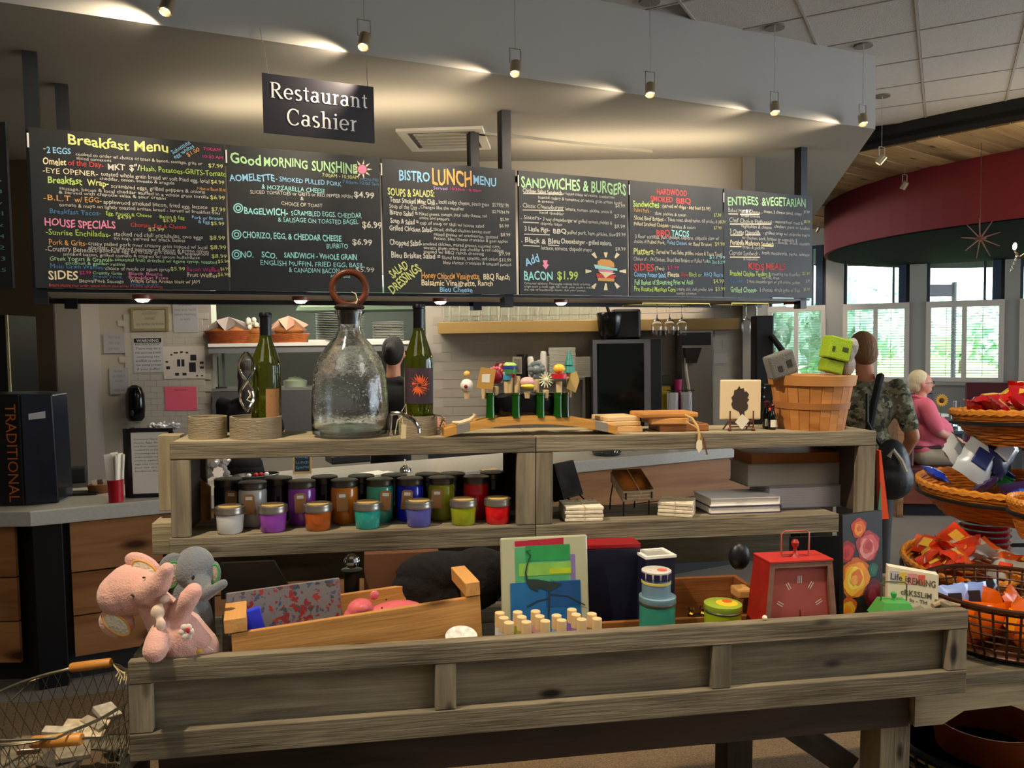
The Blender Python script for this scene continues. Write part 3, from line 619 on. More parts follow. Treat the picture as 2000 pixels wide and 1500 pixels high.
board('d', 'sandwiches and burgers chalkboard with a drawn burger', 1013, 1227, 5.554, 1000, 330, [
 (100, 195, 740, 120, 'g', 'SANDWICHES', 235), (770, 240, 1235, 125, 'g', '& BURGERS', 285), (115, 255, 540, 50, 'w', 'Chicken Salad Sandwich'), (560, 280, 1110, 34, 'w', '- house made w/ raisins, cranberries'), (280, 320, 1190, 36, 'w', 'toasted, celery & tomatoes on whole grain artisan bread'), (280, 360, 450, 28, 'w', '& greens'), (1120, 415, 1225, 40, 'w', '$6.99'),
 (90, 415, 560, 48, 'w', '. Classic Cheeseburger'), (580, 450, 1085, 38, 'w', 'lettuce, tomato, pickles, onion &'), (300, 485, 565, 34, 'w', 'local cheddar'), (1110, 530, 1225, 40, 'w', '$7.99'), (95, 540, 315, 48, 'w', '. Sisters-'), (335, 560, 1085, 42, 'w', '3 way cheeseburger w/ grilled onions, pickles &'), (310, 605, 540, 34, 'w', 'chipotle mayo'), (1110, 640, 1225, 42, 'w', '$9.99'),
 (135, 670, 410, 50, 'w', '3 Little Pigs-'), (445, 695, 590, 52, 'w', 'BBQ'), (600, 705, 1125, 42, 'w', 'pulled pork, ham, pickles, slaw'), (1130, 730, 1230, 42, 'w', '$9.99'), (100, 795, 515, 58, 'w', '. Black & Bleu'), (530, 805, 1080, 52, 'w', 'Cheeseburger - grilled onions,'), (320, 875, 865, 46, 'w', 'lettuce, tomato, chipotle mayo'), (1120, 885, 1230, 42, 'w', '$8.99'),
 (150, 1055, 300, 95, 'b', 'Add', 1005), (130, 1205, 440, 100, 'c', 'BACON'), (490, 1200, 715, 95, 'n', '$1.99'), (130, 1250, 845, 26, 'w', 'Consumer advisory: Thoroughly cooking foods of animal'), (130, 1285, 900, 26, 'w', 'origin such as beef, eggs, fish, lamb, pork, poultry reduces'), (130, 1320, 800, 26, 'w', 'the risk of foodborne illness. Ask your server.')], burger_)
def und_(by, P):
    for a, b, yy in ((1065, 1165, 350), (1185, 1385, 355), (1080, 1500, 455), (1240, 1395, 565), (1085, 1210, 568), (1080, 1200, 685), (1430, 1525, 680), (1080, 1390, 795)):
        poly(by['t'], P, [(a, yy), (b, yy + 2), (b, yy + 14), (a, yy + 12)], -.0012)
board('e', 'barbecue and tacos chalkboard with red headings', 1229, 1412, 5.263, 1220, 350, [
 (330, 155, 640, 62, 'r', 'HARDWOOD', 172), (265, 225, 495, 58, 'r', 'SMOKED', 238), (530, 245, 680, 60, 'r', 'BBQ', 258), (85, 280, 355, 66, 'n', 'Sandwiches', 293), (370, 290, 880, 40, 't', ': (served w/ chips - add fries $1.99)', 322), (95, 335, 270, 44, 'o', 'Pulled Pork -'), (310, 365, 630, 36, 'w', 'slaw, pickles & onion'), (915, 385, 990, 38, 'y', '$7.99'),
 (95, 415, 420, 44, 't', 'Sliced Beef Brisket -'), (440, 430, 985, 38, 'w', 'Texas toast, sliced onion, dill pickles & jal', 455), (975, 455, 1035, 36, 'y', '$8.99'), (95, 475, 470, 42, 't', 'Pulled Smoked Chicken -'), (485, 500, 725, 36, 'w', 'pickles & onion'), (915, 515, 995, 36, 'y', '$7.99'), (325, 580, 465, 66, 'r', 'BBQ'), (480, 585, 660, 66, 'c', 'TACOS'),
 (105, 605, 970, 42, 'w', '3 flour tortillas, jack cheese, cilantro, chipotle slaw w/', 630), (95, 655, 225, 40, 'w', 'choice of'), (235, 662, 415, 40, 't', 'Pulled Pork,'), (440, 668, 640, 40, 'b', 'Pulled Chicken,'), (655, 680, 895, 40, 't', 'or Beef Brisket'), (925, 685, 1025, 42, 'y', '$9.99'),
 (90, 770, 305, 66, 'y', 'Platters:'), (320, 765, 1000, 44, 't', '(Served w/ Two Sides, pickles, onions & Texas Toast)'), (90, 835, 860, 42, 'w', 'Choice of - 1/4 Chicken, Sliced Beef Brisket or Pulled Pork'), (870, 815, 1030, 34, 'c', '$11.99'), (845, 862, 1030, 34, 'c', 'Rib, Duo $13.99'),
 (90, 940, 300, 76, 'r', 'SIDES'), (310, 935, 405, 40, 't', '(Two)'), (435, 925, 555, 40, 'm', '$3.99'), (95, 1000, 425, 50, 'b', 'Country Potato Salad,', 1012), (440, 1000, 560, 50, 't', 'Fiesta'), (575, 998, 650, 44, 'r', 'Slaw'), (660, 1000, 790, 48, 'n', 'Black or'), (815, 998, 1010, 44, 'b', 'BBQ Beans'),
 (100, 1085, 700, 52, 'g', 'Full Basket of Shoestring Fries w/ Aioli', 1082), (910, 1068, 1015, 44, 'y', '$4.99'), (95, 1150, 520, 52, 'n', 'Fire Roasted Mexican Corn'), (530, 1145, 905, 36, 'w', 'creamy aioli, chili powder, lime'), (530, 1185, 735, 30, 'w', 'cotija cheese'), (930, 1148, 1030, 44, 'y', '$3.99')])
board('f', 'entrees and vegetarian chalkboard, rightmost of the row', 1413, 1587, 5.263, 1220, 350, [
 (1060, 262, 1375, 90, 'g', 'ENTREES', 270), (1410, 270, 1860, 90, 'g', '&VEGETARIAN', 282), (1065, 335, 1415, 42, 'w', 'Baked Mac & Cheese -'), (1430, 345, 1820, 34, 'w', 'cream, 3 cheese blend, crispy'), (1840, 350, 1900, 30, 'w', '$7.99'), (1200, 385, 1390, 30, 'w', 'bread crumbs'), (1075, 440, 1510, 48, 'w', 'Chef Choice Flatbread'), (1530, 448, 1830, 32, 'w', '- seasonal fresh meats &'), (1840, 450, 1905, 32, 'y', '$8.99'),
 (1195, 495, 1510, 36, 'w', 'vegetables & cheese'), (1540, 498, 1900, 32, 'w', 'chicken, pork or brisket'), (1080, 560, 1395, 50, 'w', '3 Cheese Quesadilla'), (1420, 565, 1900, 34, 'w', '- grilled crisp w/ chipotle mayo'), (1205, 615, 1770, 36, 'w', 'w/ chicken, pork, brisket or vegetable $'), (1085, 670, 1530, 50, 't', 'Portabella Mushroom Sandwich'), (1550, 665, 1900, 34, 'w', '- cheese, onion, tomato'), (1210, 710, 1435, 34, 'w', 'mayo & pickles'),
 (1075, 775, 1390, 48, 'w', 'Caprese Sandwich -'), (1410, 772, 1900, 36, 'w', 'fresh mozzarella, pesto, tomato'), (1220, 830, 1365, 28, 'w', '& balsamic'), (1270, 930, 1430, 72, 'r', 'KIDS'), (1450, 930, 1650, 72, 'r', 'MEALS'), (1080, 990, 1500, 54, 'n', 'Breaded Chicken Tenders &'), (1510, 990, 1800, 38, 'w', 'shoestring fries & ketchup'), (1825, 985, 1900, 36, 'y', '$5.99'), (1410, 1025, 1590, 30, 'w', 'carrot, fruit'),
 (1085, 1062, 1240, 42, 'd', 'Kid Sliders -'), (1255, 1065, 1800, 34, 'w', '2 mini cheeseburgers w/ grill onions, pickles'), (1860, 1062, 1900, 34, 'w', '$5.99'), (1085, 1160, 1360, 56, 'g', 'Grilled Cheese-'), (1385, 1155, 1800, 42, 'w', '3 cheeses, whole grain w/ fries'), (1835, 1150, 1900, 36, 'y', '$4.99')], und_)
# board on the angled return at the far left
t = thing('menu_board', 'chalkboard on the angled return, cut off by the left edge of the view', 'sign', WD, (-3.5, 3.98, B0))
wl = (48 - 1000) / F * 4.04 + 3.5
MB().box(0, 0, 0, wl, .018, B1 - B0 + .02).build('slate', mat('17181a', .55, var=.35, vs=5), t)
m = MB(); m2 = MB()
text(m, '10:30-', (wl - .2, 0, .72), (wl - .05, 0, .72), .035, wob=.2); text(m, 'at', (wl - .15, 0, .66), (wl - .1, 0, .66), .03); text(m, '8:30', (wl - .2, 0, .61), (wl - .06, 0, .61), .035)
for i, s in enumerate(['Turkey $6', 'Reuben $8', 'soup of day', 'small bowl', 'garden mix', 'Chips & dip $4', 'Cookie $2', 'Brownie $3', 'Cake slice $5']): text(m2, s, (wl - .33, 0, .52 - i * .055), (wl - .03, 0, .52 - i * .055), .02, wob=.2)
m.build('chalk_lettering', mat(COLS['m'], .9), t)['label'] = 'magenta chalk writing'; m2.build('chalk_lettering', mat('5e8f88', .9), t)['label'] = 'dull green chalk writing'
for ch in t.children:
    if ch.name.startswith('chalk'): ch['kind'] = 'stuff'
# restaurant cashier sign
pv = sv + .02
q0 = K.ay(512, 142, sv - .03); q1 = K.ay(732, 276, sv - .03); qz = K.ay(512, 258, sv - .03).z
sgn = thing('hanging_sign', 'black hanging sign reading Restaurant Cashier in white serif letters', 'sign', K, (q0.x, sv - .03, qz))
w, h = q1.x - q0.x, q0.z - qz
MB().box(0, 0, 0, w, .012, h).build('panel', mat('1d1822', .45), sgn)
m = MB()
l1 = serif_len('Restaurant'); s1 = w * .89 / l1; serif_word('Restaurant', m, w * .06, h * .60, s1, -.002)
l2 = serif_len('Cashier'); serif_word('Cashier', m, w * .2, h * .17, s1 * 1.06, -.002)
m.build('lettering', mat('e9e4dc', .5), sgn)
MB().tube([(.03, .005, h), (.0, .02, 3.2 - qz)], .0018, 5).tube([(w - .03, .005, h), (w - .03, .02, 3.2 - qz)], .0018, 5).build('wire', M_['steel'], sgn)
# vent on the bulkhead underside
c = K.az(870, 270, 3.15)
vt = thing('ceiling_vent', 'square white air vent in the bulkhead underside', 'vent', WD, K.M @ Vector((c.x, c.y, 3.15)), rz=math.radians(-4))
MB().box(-.3, -.3, -.02, .3, -.24, 0).box(-.3, .24, -.02, .3, .3, 0).box(-.3, -.24, -.02, -.24, .24, 0).box(.24, -.24, -.02, .3, .24, 0).build('frame', mat('c9c5bb', .5), vt)
MB().box(-.24, -.24, -.006, .24, .24, 0).build('backing', mat('55524d', .8), vt)
for k in range(5): MB().box(-.2 + .0, -.19 + k * .085, -.018, .2, -.14 + k * .085, -.01).build('slat', mat('b3aea2', .5), vt)
# pendants
kc = K.I @ WD.az(1513, 52, CZ); PVV = kc.y
def pendant(px, py0, py1, label, lit=False, v=PVV, tilt=(.3, -.35), glow=2.5):
    a = K.ay(px, py0, v); b = K.ay(px, py1, v); mid = (a + b) / 2; L_ = .105
    t = thing('pendant_spotlight', label, 'lamp', K, (mid.x, v, mid.z), group=None)
    MB().cyl((0, 0, CZ - mid.z - .012), .062, .012, 24).build('canopy', mat('8d867c', .35, .7), t, smooth=True)
    MB().tube([(0, 0, .1), (0, 0, CZ - mid.z - .01)], .0018, 6).build('cord', M_['steel'], t)
    MB().tube([(0, 0, .1), (-.032, 0, .1), (-.032, 0, .02)], .004, 6).tube([(0, 0, .1), (.032, 0, .1), (.032, 0, .02)], .004, 6).build('bracket', M_['steel'], t)
    R = RY(tilt[0]) @ RX(tilt[1])
    MB().lathe([(.022, .035), (.03, .03), (.03, -.04), (.026, -.045), (.0245, -.03), (.0245, .02), (0, .022)], 20).build('housing', mat('b9a98c', .3, .9), t, smooth=True, M=R)
    MB().cyl((0, 0, -.034 if lit else -.012), .0215, .006, 16).build('bulb', mat('fff2dd', .5, emis='ffedd0', es=glow), t, M=R)
    p = K.p(mid.x, v, mid.z)
    dr = K.M.to_3x3() @ (R.to_3x3() @ Vector((0, 0, -1)))
    return t, p, dr
for px, a, b, lab in ((327, -12, 30, 'pendant spotlight cut by the top edge, leftmost of the row'), (712, 62, 96, 'pendant spotlight just right of the cashier sign'), (1007, 118, 146, 'pendant spotlight third from the left, above the lunch board'),
                      (1270, 160, 188, 'pendant spotlight hanging beside the tilted ceiling tile'), (1513, 198, 222, 'pendant spotlight with its round canopy above the entrees board'), (1685, 222, 244, 'pendant spotlight nearest the bulkhead corner')):
    t, p, dr = pendant(px, a, b, lab)
    lamp('SPOT', 'pendant_beam', p + dr * .06, 28, (1, .84, .62), p + K.M.to_3x3() @ Vector((-.62, .6, -.42)), size=.02, spot=92, blend=.6)
for px, a, b, lab, v, tl in ((1722, 300, 322, 'lit pendant spotlight past the bulkhead corner', PVV + .75, (.5, .5)), (1767, 352, 370, 'lit pendant spotlight in front of the crimson drum', PVV + 1.6, (.1, .6)), (1598, 440, 456, 'small lit pendant spotlight under the plank ceiling', PVV + 5.2, (.1, .6))):
    t, p, dr = pendant(px, a, b, lab, True, v, tl, 14)
    lamp('SPOT', 'pendant_beam', p + Vector((0, 0, -.07)), 42, (1, .90, .76), p + Vector((-.1, .5, -1)), size=.03, spot=95, blend=.7)
# ================================================================== DISPLAY TABLE, TROUGH AND SHELF UNIT
def hplank(par, x0, y0, z0, x1, y1, z1, m=None, name='plank', bev=.002):
    return MB().box(0, 0, 0, x1 - x0, y1 - y0, z1 - z0).build(name, m or M_['weather'], par, bevel=bev, M=TR(x0, y0, z0))
def vplank(par, x0, y0, z0, x1, y1, z1, m=None, name='post', bev=.002):
    return MB().box(0, 0, -(x1 - x0), z1 - z0, y1 - y0, 0).build(name, m or M_['weather'], par, bevel=bev, M=TR(x0, y0, z0) @ RY(-PI / 2))
TL, TH = 1.853, .2007
tr_ = thing('display_trough', 'long weathered wooden trough with a framed front standing on the table', 'crate', T, (0, 0, -.2))
t0 = .2
hplank(tr_, 0, -.0, t0 - .045, TL, .022, t0, name='rail'); hplank(tr_, 0, 0, 0, TL, .022, .055, name='rail')
for a, b in ((51, 97), (650, 693), (1190, 1228)):
    pass
st = [(0, T.ay(297, 1400, 0).x)] + [(T.ay(a, 1350, 0).x, T.ay(b, 1350, 0).x) for a, b in ((850, 891), (1391, 1428))] + [(T.ay(1853, 1260, 0).x, TL)]
for a, b in st: vplank(tr_, a, .001, .056, b, .021, t0 - .046, name='stile')
hplank(tr_, .01, .024, 0, TL - .01, .036, t0 - .004, name='panel')
hplank(tr_, .02, .04, 0, TL - .02, .16, .014, name='base_board'); hplank(tr_, .02, .163, 0, TL - .02, .30, .014, name='base_board')
def yplank(par, x0, y0, z0, x1, y1, z1, m=None, name='plank'):
    return MB().box(0, -(x1 - x0), 0, y1 - y0, 0, z1 - z0).build(name, m or M_['weather'], par, bevel=.002, M=TR(x0, y0, z0) @ RZ(PI / 2))
yplank(tr_, 0, .037, 0, .022, .305, t0, name='end_board'); yplank(tr_, TL - .022, .037, 0, TL, .305, t0, name='end_board')
# table
tb = thing('display_table', 'weathered wooden table with a dark apron under the trough', 'table', T, (0, .1, -1.0))
for k in range(4): hplank(tb, -.02, k * .19, .765, 3.0, k * .19 + .186, .798, name='top_board')
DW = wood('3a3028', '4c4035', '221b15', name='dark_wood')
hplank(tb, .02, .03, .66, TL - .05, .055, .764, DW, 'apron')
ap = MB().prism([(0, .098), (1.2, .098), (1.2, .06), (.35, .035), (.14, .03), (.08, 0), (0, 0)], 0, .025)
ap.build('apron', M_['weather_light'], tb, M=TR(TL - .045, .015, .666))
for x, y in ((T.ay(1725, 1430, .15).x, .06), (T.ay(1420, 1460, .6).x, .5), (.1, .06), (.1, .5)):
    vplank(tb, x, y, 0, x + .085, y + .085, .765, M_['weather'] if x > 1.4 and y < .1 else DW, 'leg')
br = MB().box(0, 0, 0, .75, .03, .075).build('brace', DW, tb, M=TR(1.32, .48, .70) @ RY(.62))
# shelf unit
SX0, SX1, SM, SY = .0096, 1.823, .8774, .32
su_ = thing('shelf_unit', 'two-bay open shelf unit of weathered timber behind the trough', 'shelf', T, (0, SY, -.2))
Z = lambda z: z + .2
SD = .22
hplank(su_, SX0, 0, Z(.3495), SM - .001, .022, Z(.389)); hplank(su_, SM + .001, 0, Z(.3495), SX1, .022, Z(.389))
for a, b in ((SX0, SM), (SM, SX1)):
    hplank(su_, a, .023, Z(.366), b - .001, .11, Z(.3885), M_['weather_light'], 'top_board'); hplank(su_, a, .112, Z(.366), b - .001, SD, Z(.388), M_['weather_light'], 'top_board')
hplank(su_, SX0 - .005, 0, Z(.115), SM - .001, .022, Z(.165)); hplank(su_, SM + .001, 0, Z(.115), 1.718, .022, Z(.165))
for a, b in ((SX0, SM), (SM, 1.718)):
    hplank(su_, a, .023, Z(.14), b - .001, .12, Z(.1645), name='shelf_board'); hplank(su_, a, .122, Z(.14), b - .001, SD, Z(.1645), name='shelf_board')
xa = T.ay(370, 950, SY).x; xb = T.ay(1010, 950, SY).x; xc = T.ay(1080, 950, SY).x; xd = T.ay(1676, 940, SY).x
vplank(su_, SX0, .001, Z(.166), xa, .021, Z(.349)); vplank(su_, xb, .001, Z(.166), SM - .001, .021, Z(.349)); vplank(su_, SM + .001, .001, Z(.166), xc, .021, Z(.349)); vplank(su_, xd, .001, Z(.12), SX1, .021, Z(.349))
for x0, x1 in ((SX0, xa), (xb, xc), (xd - .02, SX1)):
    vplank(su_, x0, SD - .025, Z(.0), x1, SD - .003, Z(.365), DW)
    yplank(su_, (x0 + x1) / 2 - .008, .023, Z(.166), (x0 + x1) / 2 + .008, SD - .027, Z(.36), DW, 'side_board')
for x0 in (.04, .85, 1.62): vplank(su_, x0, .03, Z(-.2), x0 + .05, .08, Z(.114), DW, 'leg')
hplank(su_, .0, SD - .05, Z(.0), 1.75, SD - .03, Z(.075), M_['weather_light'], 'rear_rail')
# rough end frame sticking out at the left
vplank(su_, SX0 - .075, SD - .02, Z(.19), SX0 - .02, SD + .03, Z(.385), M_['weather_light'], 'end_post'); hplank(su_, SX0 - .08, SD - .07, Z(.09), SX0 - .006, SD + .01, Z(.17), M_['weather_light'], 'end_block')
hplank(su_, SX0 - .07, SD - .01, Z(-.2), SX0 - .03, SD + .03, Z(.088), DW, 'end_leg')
SF = Fr(T.p(0, SY, .165), T.ex, T.ey, T.ez)       # shelf floor
TP = Fr(T.p(0, SY, .3885), T.ex, T.ey, T.ez)      # top of the unit
TF = Fr(T.p(0, 0, -.186), T.ex, T.ey, T.ez)       # trough floor
def sx(fr, px, py, y): return fr.ay(px, py, y).x

# ------------------------------------------------------------------ candle jars
def jar(kind, wax, label, px, w, y, group, bc, tagged=None, dark=False):
    """px: centre, w: lid width in px"""
    x = sx(SF, px, 990, y); r = .0335 if kind == 'small' else .036
    t = thing('candle_jar', label, 'candle', SF, (x, y, .0), group=group)
    if kind == 'small':
        MB().lathe([(0, .001), (.027, .0), (.030, .004), (.0315, .03), (.033, .044), (.033, .047)], 24).build('glass_jar', mat(wax, .18, coat=.6, spec=.5), t, smooth=True)
        MB().lathe([(.0345, .046), (.0355, .05), (.0345, .053), (.035, .058), (.0345, .063), (.032, .0645), (.031, .064), (0, .064)], 28).build('lid', mat('a8a49a', .32, .85), t, smooth=True)
        MB().cyl((0, 0, .0642), .027, .0006, 24).build('lid_disc', mat('c9a864', .6, .2), t)
    else:
        H = .108
        MB().lathe([(0, .001), (.031, 0), (.0345, .006), (.0345, H - .022), (.0315, H - .014)], 24).build('glass_jar', mat(wax, .15, coat=.6), t, smooth=True)
        MB().lathe([(.0335, H - .016), (.0345, H - .012), (.0338, H - .008), (.0345, H), (.033, H + .001), (0, H + .0005)], 28).build('lid', mat('5b5852', .3, .8), t, smooth=True)
        if tagged is not None:
            tg = MB().prism([(-.014, 0), (.014, 0), (.014, .045), (.009, .05), (-.009, .05), (-.014, .045)], 0, .0012).build('tag', M_['kraft'], t, M=TR(tagged, -.0372, .034) @ RY(random.uniform(-.15, .15)) @ RX(.04))
            MB().box(-.008, -.0008, .036, .008, 0, .044).build('sticker', mat('e9e5dc', .7), tg)
    return t
small = [(449, 'd9d8d4', 'white'), (533, '9a48b4', 'purple'), (621, 'b5591e', 'orange brown'), (718, '2aa39a', 'turquoise'), (818, '5a5cae', 'violet blue'), (905, '96a11c', 'lime green'), (972, 'e01320', 'bright red')]
for px, c, n_ in small: jar('small', c, 'small %s candle jar with brass-toned lid in the front row' % n_, px, 60, .045, 'small candle jars', c)
big = [(494, 'b9b4b0', 'white', -.004), (590, '8a3fa8', 'purple', 0), (673, 'c9751a', 'amber orange', -.004), (742, '3f9d86', 'sea green', .012), (801, '1418b4', 'deep blue', -.012), (862, '8f921c', 'olive', -.016), (930, 'b3101c', 'dark red', None)]
for px, c, n_, tg in big: jar('big', c, 'tall %s candle jar with grey lid%s' % (n_, ' and kraft tag' if tg is not None else ''), px, 54, .118, 'tall candle jars', c, tagged=tg)
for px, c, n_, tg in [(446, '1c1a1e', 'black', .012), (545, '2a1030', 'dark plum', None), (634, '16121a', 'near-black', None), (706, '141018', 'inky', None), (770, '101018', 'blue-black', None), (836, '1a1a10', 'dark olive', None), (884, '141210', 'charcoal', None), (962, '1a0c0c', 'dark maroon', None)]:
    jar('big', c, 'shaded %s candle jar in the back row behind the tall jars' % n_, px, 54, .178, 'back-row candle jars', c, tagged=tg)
x = sx(SF, 407, 1000, .15)
solo('wood_wedge', 'orange-toned wooden board with a slanted top behind the black jar', 'board', MB().prism([(-.014, 0), (.018, 0), (.018, .085), (-.014, .115)], 0, .012), M_['honey'], SF, (x - .02, .19, 0))

# ------------------------------------------------------------------ right bay of the shelf
def tiles(name, label, fr, loc, rz, n, w, c, cord=True, R=None, top=None):
    t = thing(name, label, 'coaster', fr, loc, rz, R=R)
    for i in range(n):
        MB().box(-w / 2, -w / 2, 0, w / 2, w / 2, .0088).build('tile', mat(c, .7, var=.08, vs=40, bump=.3, bs=90), t, bevel=.002, M=TR(random.uniform(-.001, .001), random.uniform(-.001, .001), i * .0096) @ RZ(random.uniform(-.03, .03)))
    h = n * .0096
    if top: MB().box(-w / 2 + .003, -w / 2 + .003, h - .0006, w / 2 - .003, w / 2 - .003, h + .0006).build('printed_face', top, t)
    if cord:
        a = w / 2 + .0015
        MB().tube([(0, -a, 0), (0, -a, h + .001), (0, a, h + .001), (0, a, 0)], .0011, 5).tube([(-a, 0, 0), (-a, 0, h + .001), (a, 0, h + .001), (a, 0, 0)], .0011, 5).tube([(.0, .0, h + .003), (.02, .008, h + .006), (.025, -.004, h + .005), (0, 0, h + .003)], .001, 5).tube([(0, 0, h + .003), (-.015, .014, h + .005), (-.025, 0, h + .004)], .001, 5).build('twine', mat('cdb98d', .9), t)
    return t
tiles('coaster_stack', 'stack of four cream stone coasters tied with twine at the left of the bay', SF, (sx(SF, 1134, 1018, .07), .07, 0), -.06, 4, .1, 'd9cdb4')
tiles('coaster_stack', 'stack of cream stone coasters tied with twine beside the white books', SF, (sx(SF, 1322, 1010, .075), .075, 0), -.5, 4, .092, 'd6cab2')
# easel with dark coaster set (turned) at left
def easel(par, w=.07, h=.06, z=0):
    m = MB()
    for s in (-1, 1):
        m.tube([(s * w / 2, -.03, z), (s * w / 2, -.03, z + .02), (s * w / 2, .03, z + .02 + h)], .002, 6).tube([(s * w / 2, -.03, z + .018), (s * w / 2, -.045, z + .018), (s * w / 2, -.045, z + .035)], .002, 6).tube([(s * w / 2, .03, z + .02 + h), (s * w / 2, .055, z)], .002, 6)
    m.tube([(-w / 2, .03, z + .02 + h), (w / 2, .03, z + .02 + h)], .002, 6).tube([(-w / 2, -.03, z + .02), (w / 2, -.03, z + .02)], .002, 6)
    return m.build('easel', M_['iron'], par)
ph1 = mat('2a201c', .7, var=.7, vs=25); ph2 = mat('7a4418', .25, var=.8, vs=22)
t = thing('coaster_set', 'dark printed coaster set standing turned on an iron easel by the middle post', 'coaster', SF, (sx(SF, 1118, 1000, .15), .15, 0), .75)
easel(t, .06, .05, .0); MB().box(-.05, 0, 0, .05, .035, .1).build('tile_block', mat('2a211c', .5), t, bevel=.002, M=TR(0, -.005, .04) @ RX(-.35)); MB().box(-.046, -.001, .004, .046, .0, .096).build('printed_face', ph1, t, M=TR(0, -.005, .04) @ RX(-.35))
t = thing('coaster_set', 'stack of dark and gold printed coasters leaning back on an iron easel', 'coaster', SF, (sx(SF, 1233, 1010, .1), .1, 0), .12)
easel(t, .075, .055, .03)
MB().tube([(-.037, -.03, 0), (-.037, -.03, .05)], .002, 6).tube([(.037, -.03, 0), (.037, -.03, .05)], .002, 6).tube([(-.037, .055, .03), (-.037, .06, 0)], .002, 6).tube([(.037, .055, .03), (.037, .06, 0)], .002, 6).build('easel_leg', M_['iron'], t)
for i in range(3): MB().box(-.046, -.046, 0, .046, .046, .009).build('tile', mat('a58f72', .7, var=.15, vs=40), t, bevel=.002, M=TR(0, -.0, .062 + i * .009) @ RX(.5) @ TR(0, 0, 0))
MB().box(-.044, -.044, 0, .044, .044, .0012).build('printed_face', ph2, t, M=TR(0, -.004, .092) @ RX(.5)); 
MB().tube([(0, -.05, .0), (0, -.05, .03), (0, .05, .031)], .0011, 5).build('twine', mat('cdb98d', .9), t, M=TR(0, .001, .064) @ RX(.5))
# books
def book(label, fr, x0, x1, y0, y1, z, h, cov, pages='e6dccb', rz=0, spine_l=False, name='book'):
    t = thing(name, label, 'book', fr, ((x0 + x1) / 2, (y0 + y1) / 2, z), rz); w, d = (x1 - x0) / 2, (y1 - y0) / 2; c = .0025
    MB().box(-w, -d, 0, w, d, c).box(-w, -d, h - c, w, d, h).box(w - c, -d, 0, w, d, h).build('cover', mat(cov, .5), t)
    MB().box(-w + .003, -d + .003, c, w - c, d - .003, h - c).build('pages', mat(pages, .8, bump=.2, bs=300, stretch=(.02, .02, 1)), t)
    return t
xw0, xw1 = sx(SF, 1386, 1000, .05), sx(SF, 1524, 1000, .05)
book('lower of two white-paged books with dark purple covers', SF, xw0, xw1, .045, .17, 0, .021, '3b3150'); book('upper of two white-paged books, under nothing, beside the thick books', SF, xw0 + .003, xw1 - .002, .05, .17, .0212, .021, 'e9e4de')
xb0, xb1 = sx(SF, 1446, 990, .14), sx(SF, 1626, 990, .14)
book('thick white book at the bottom of the large pile', SF, xb0 + .06, xb1, .09, .215, 0, .062, '8f8a92', 'b9b2b4'); book('thick grey hardback in the middle of the large pile', SF, xb0, xb1 - .006, .1, .215, .0622, .062, '8c8378', 'a39a8c')
book('thin orange-brown book on top of the large pile', SF, xb0 + .01, xb1 + .0, .1, .215, .1245, .03, '9a5a22', 'a5652c')

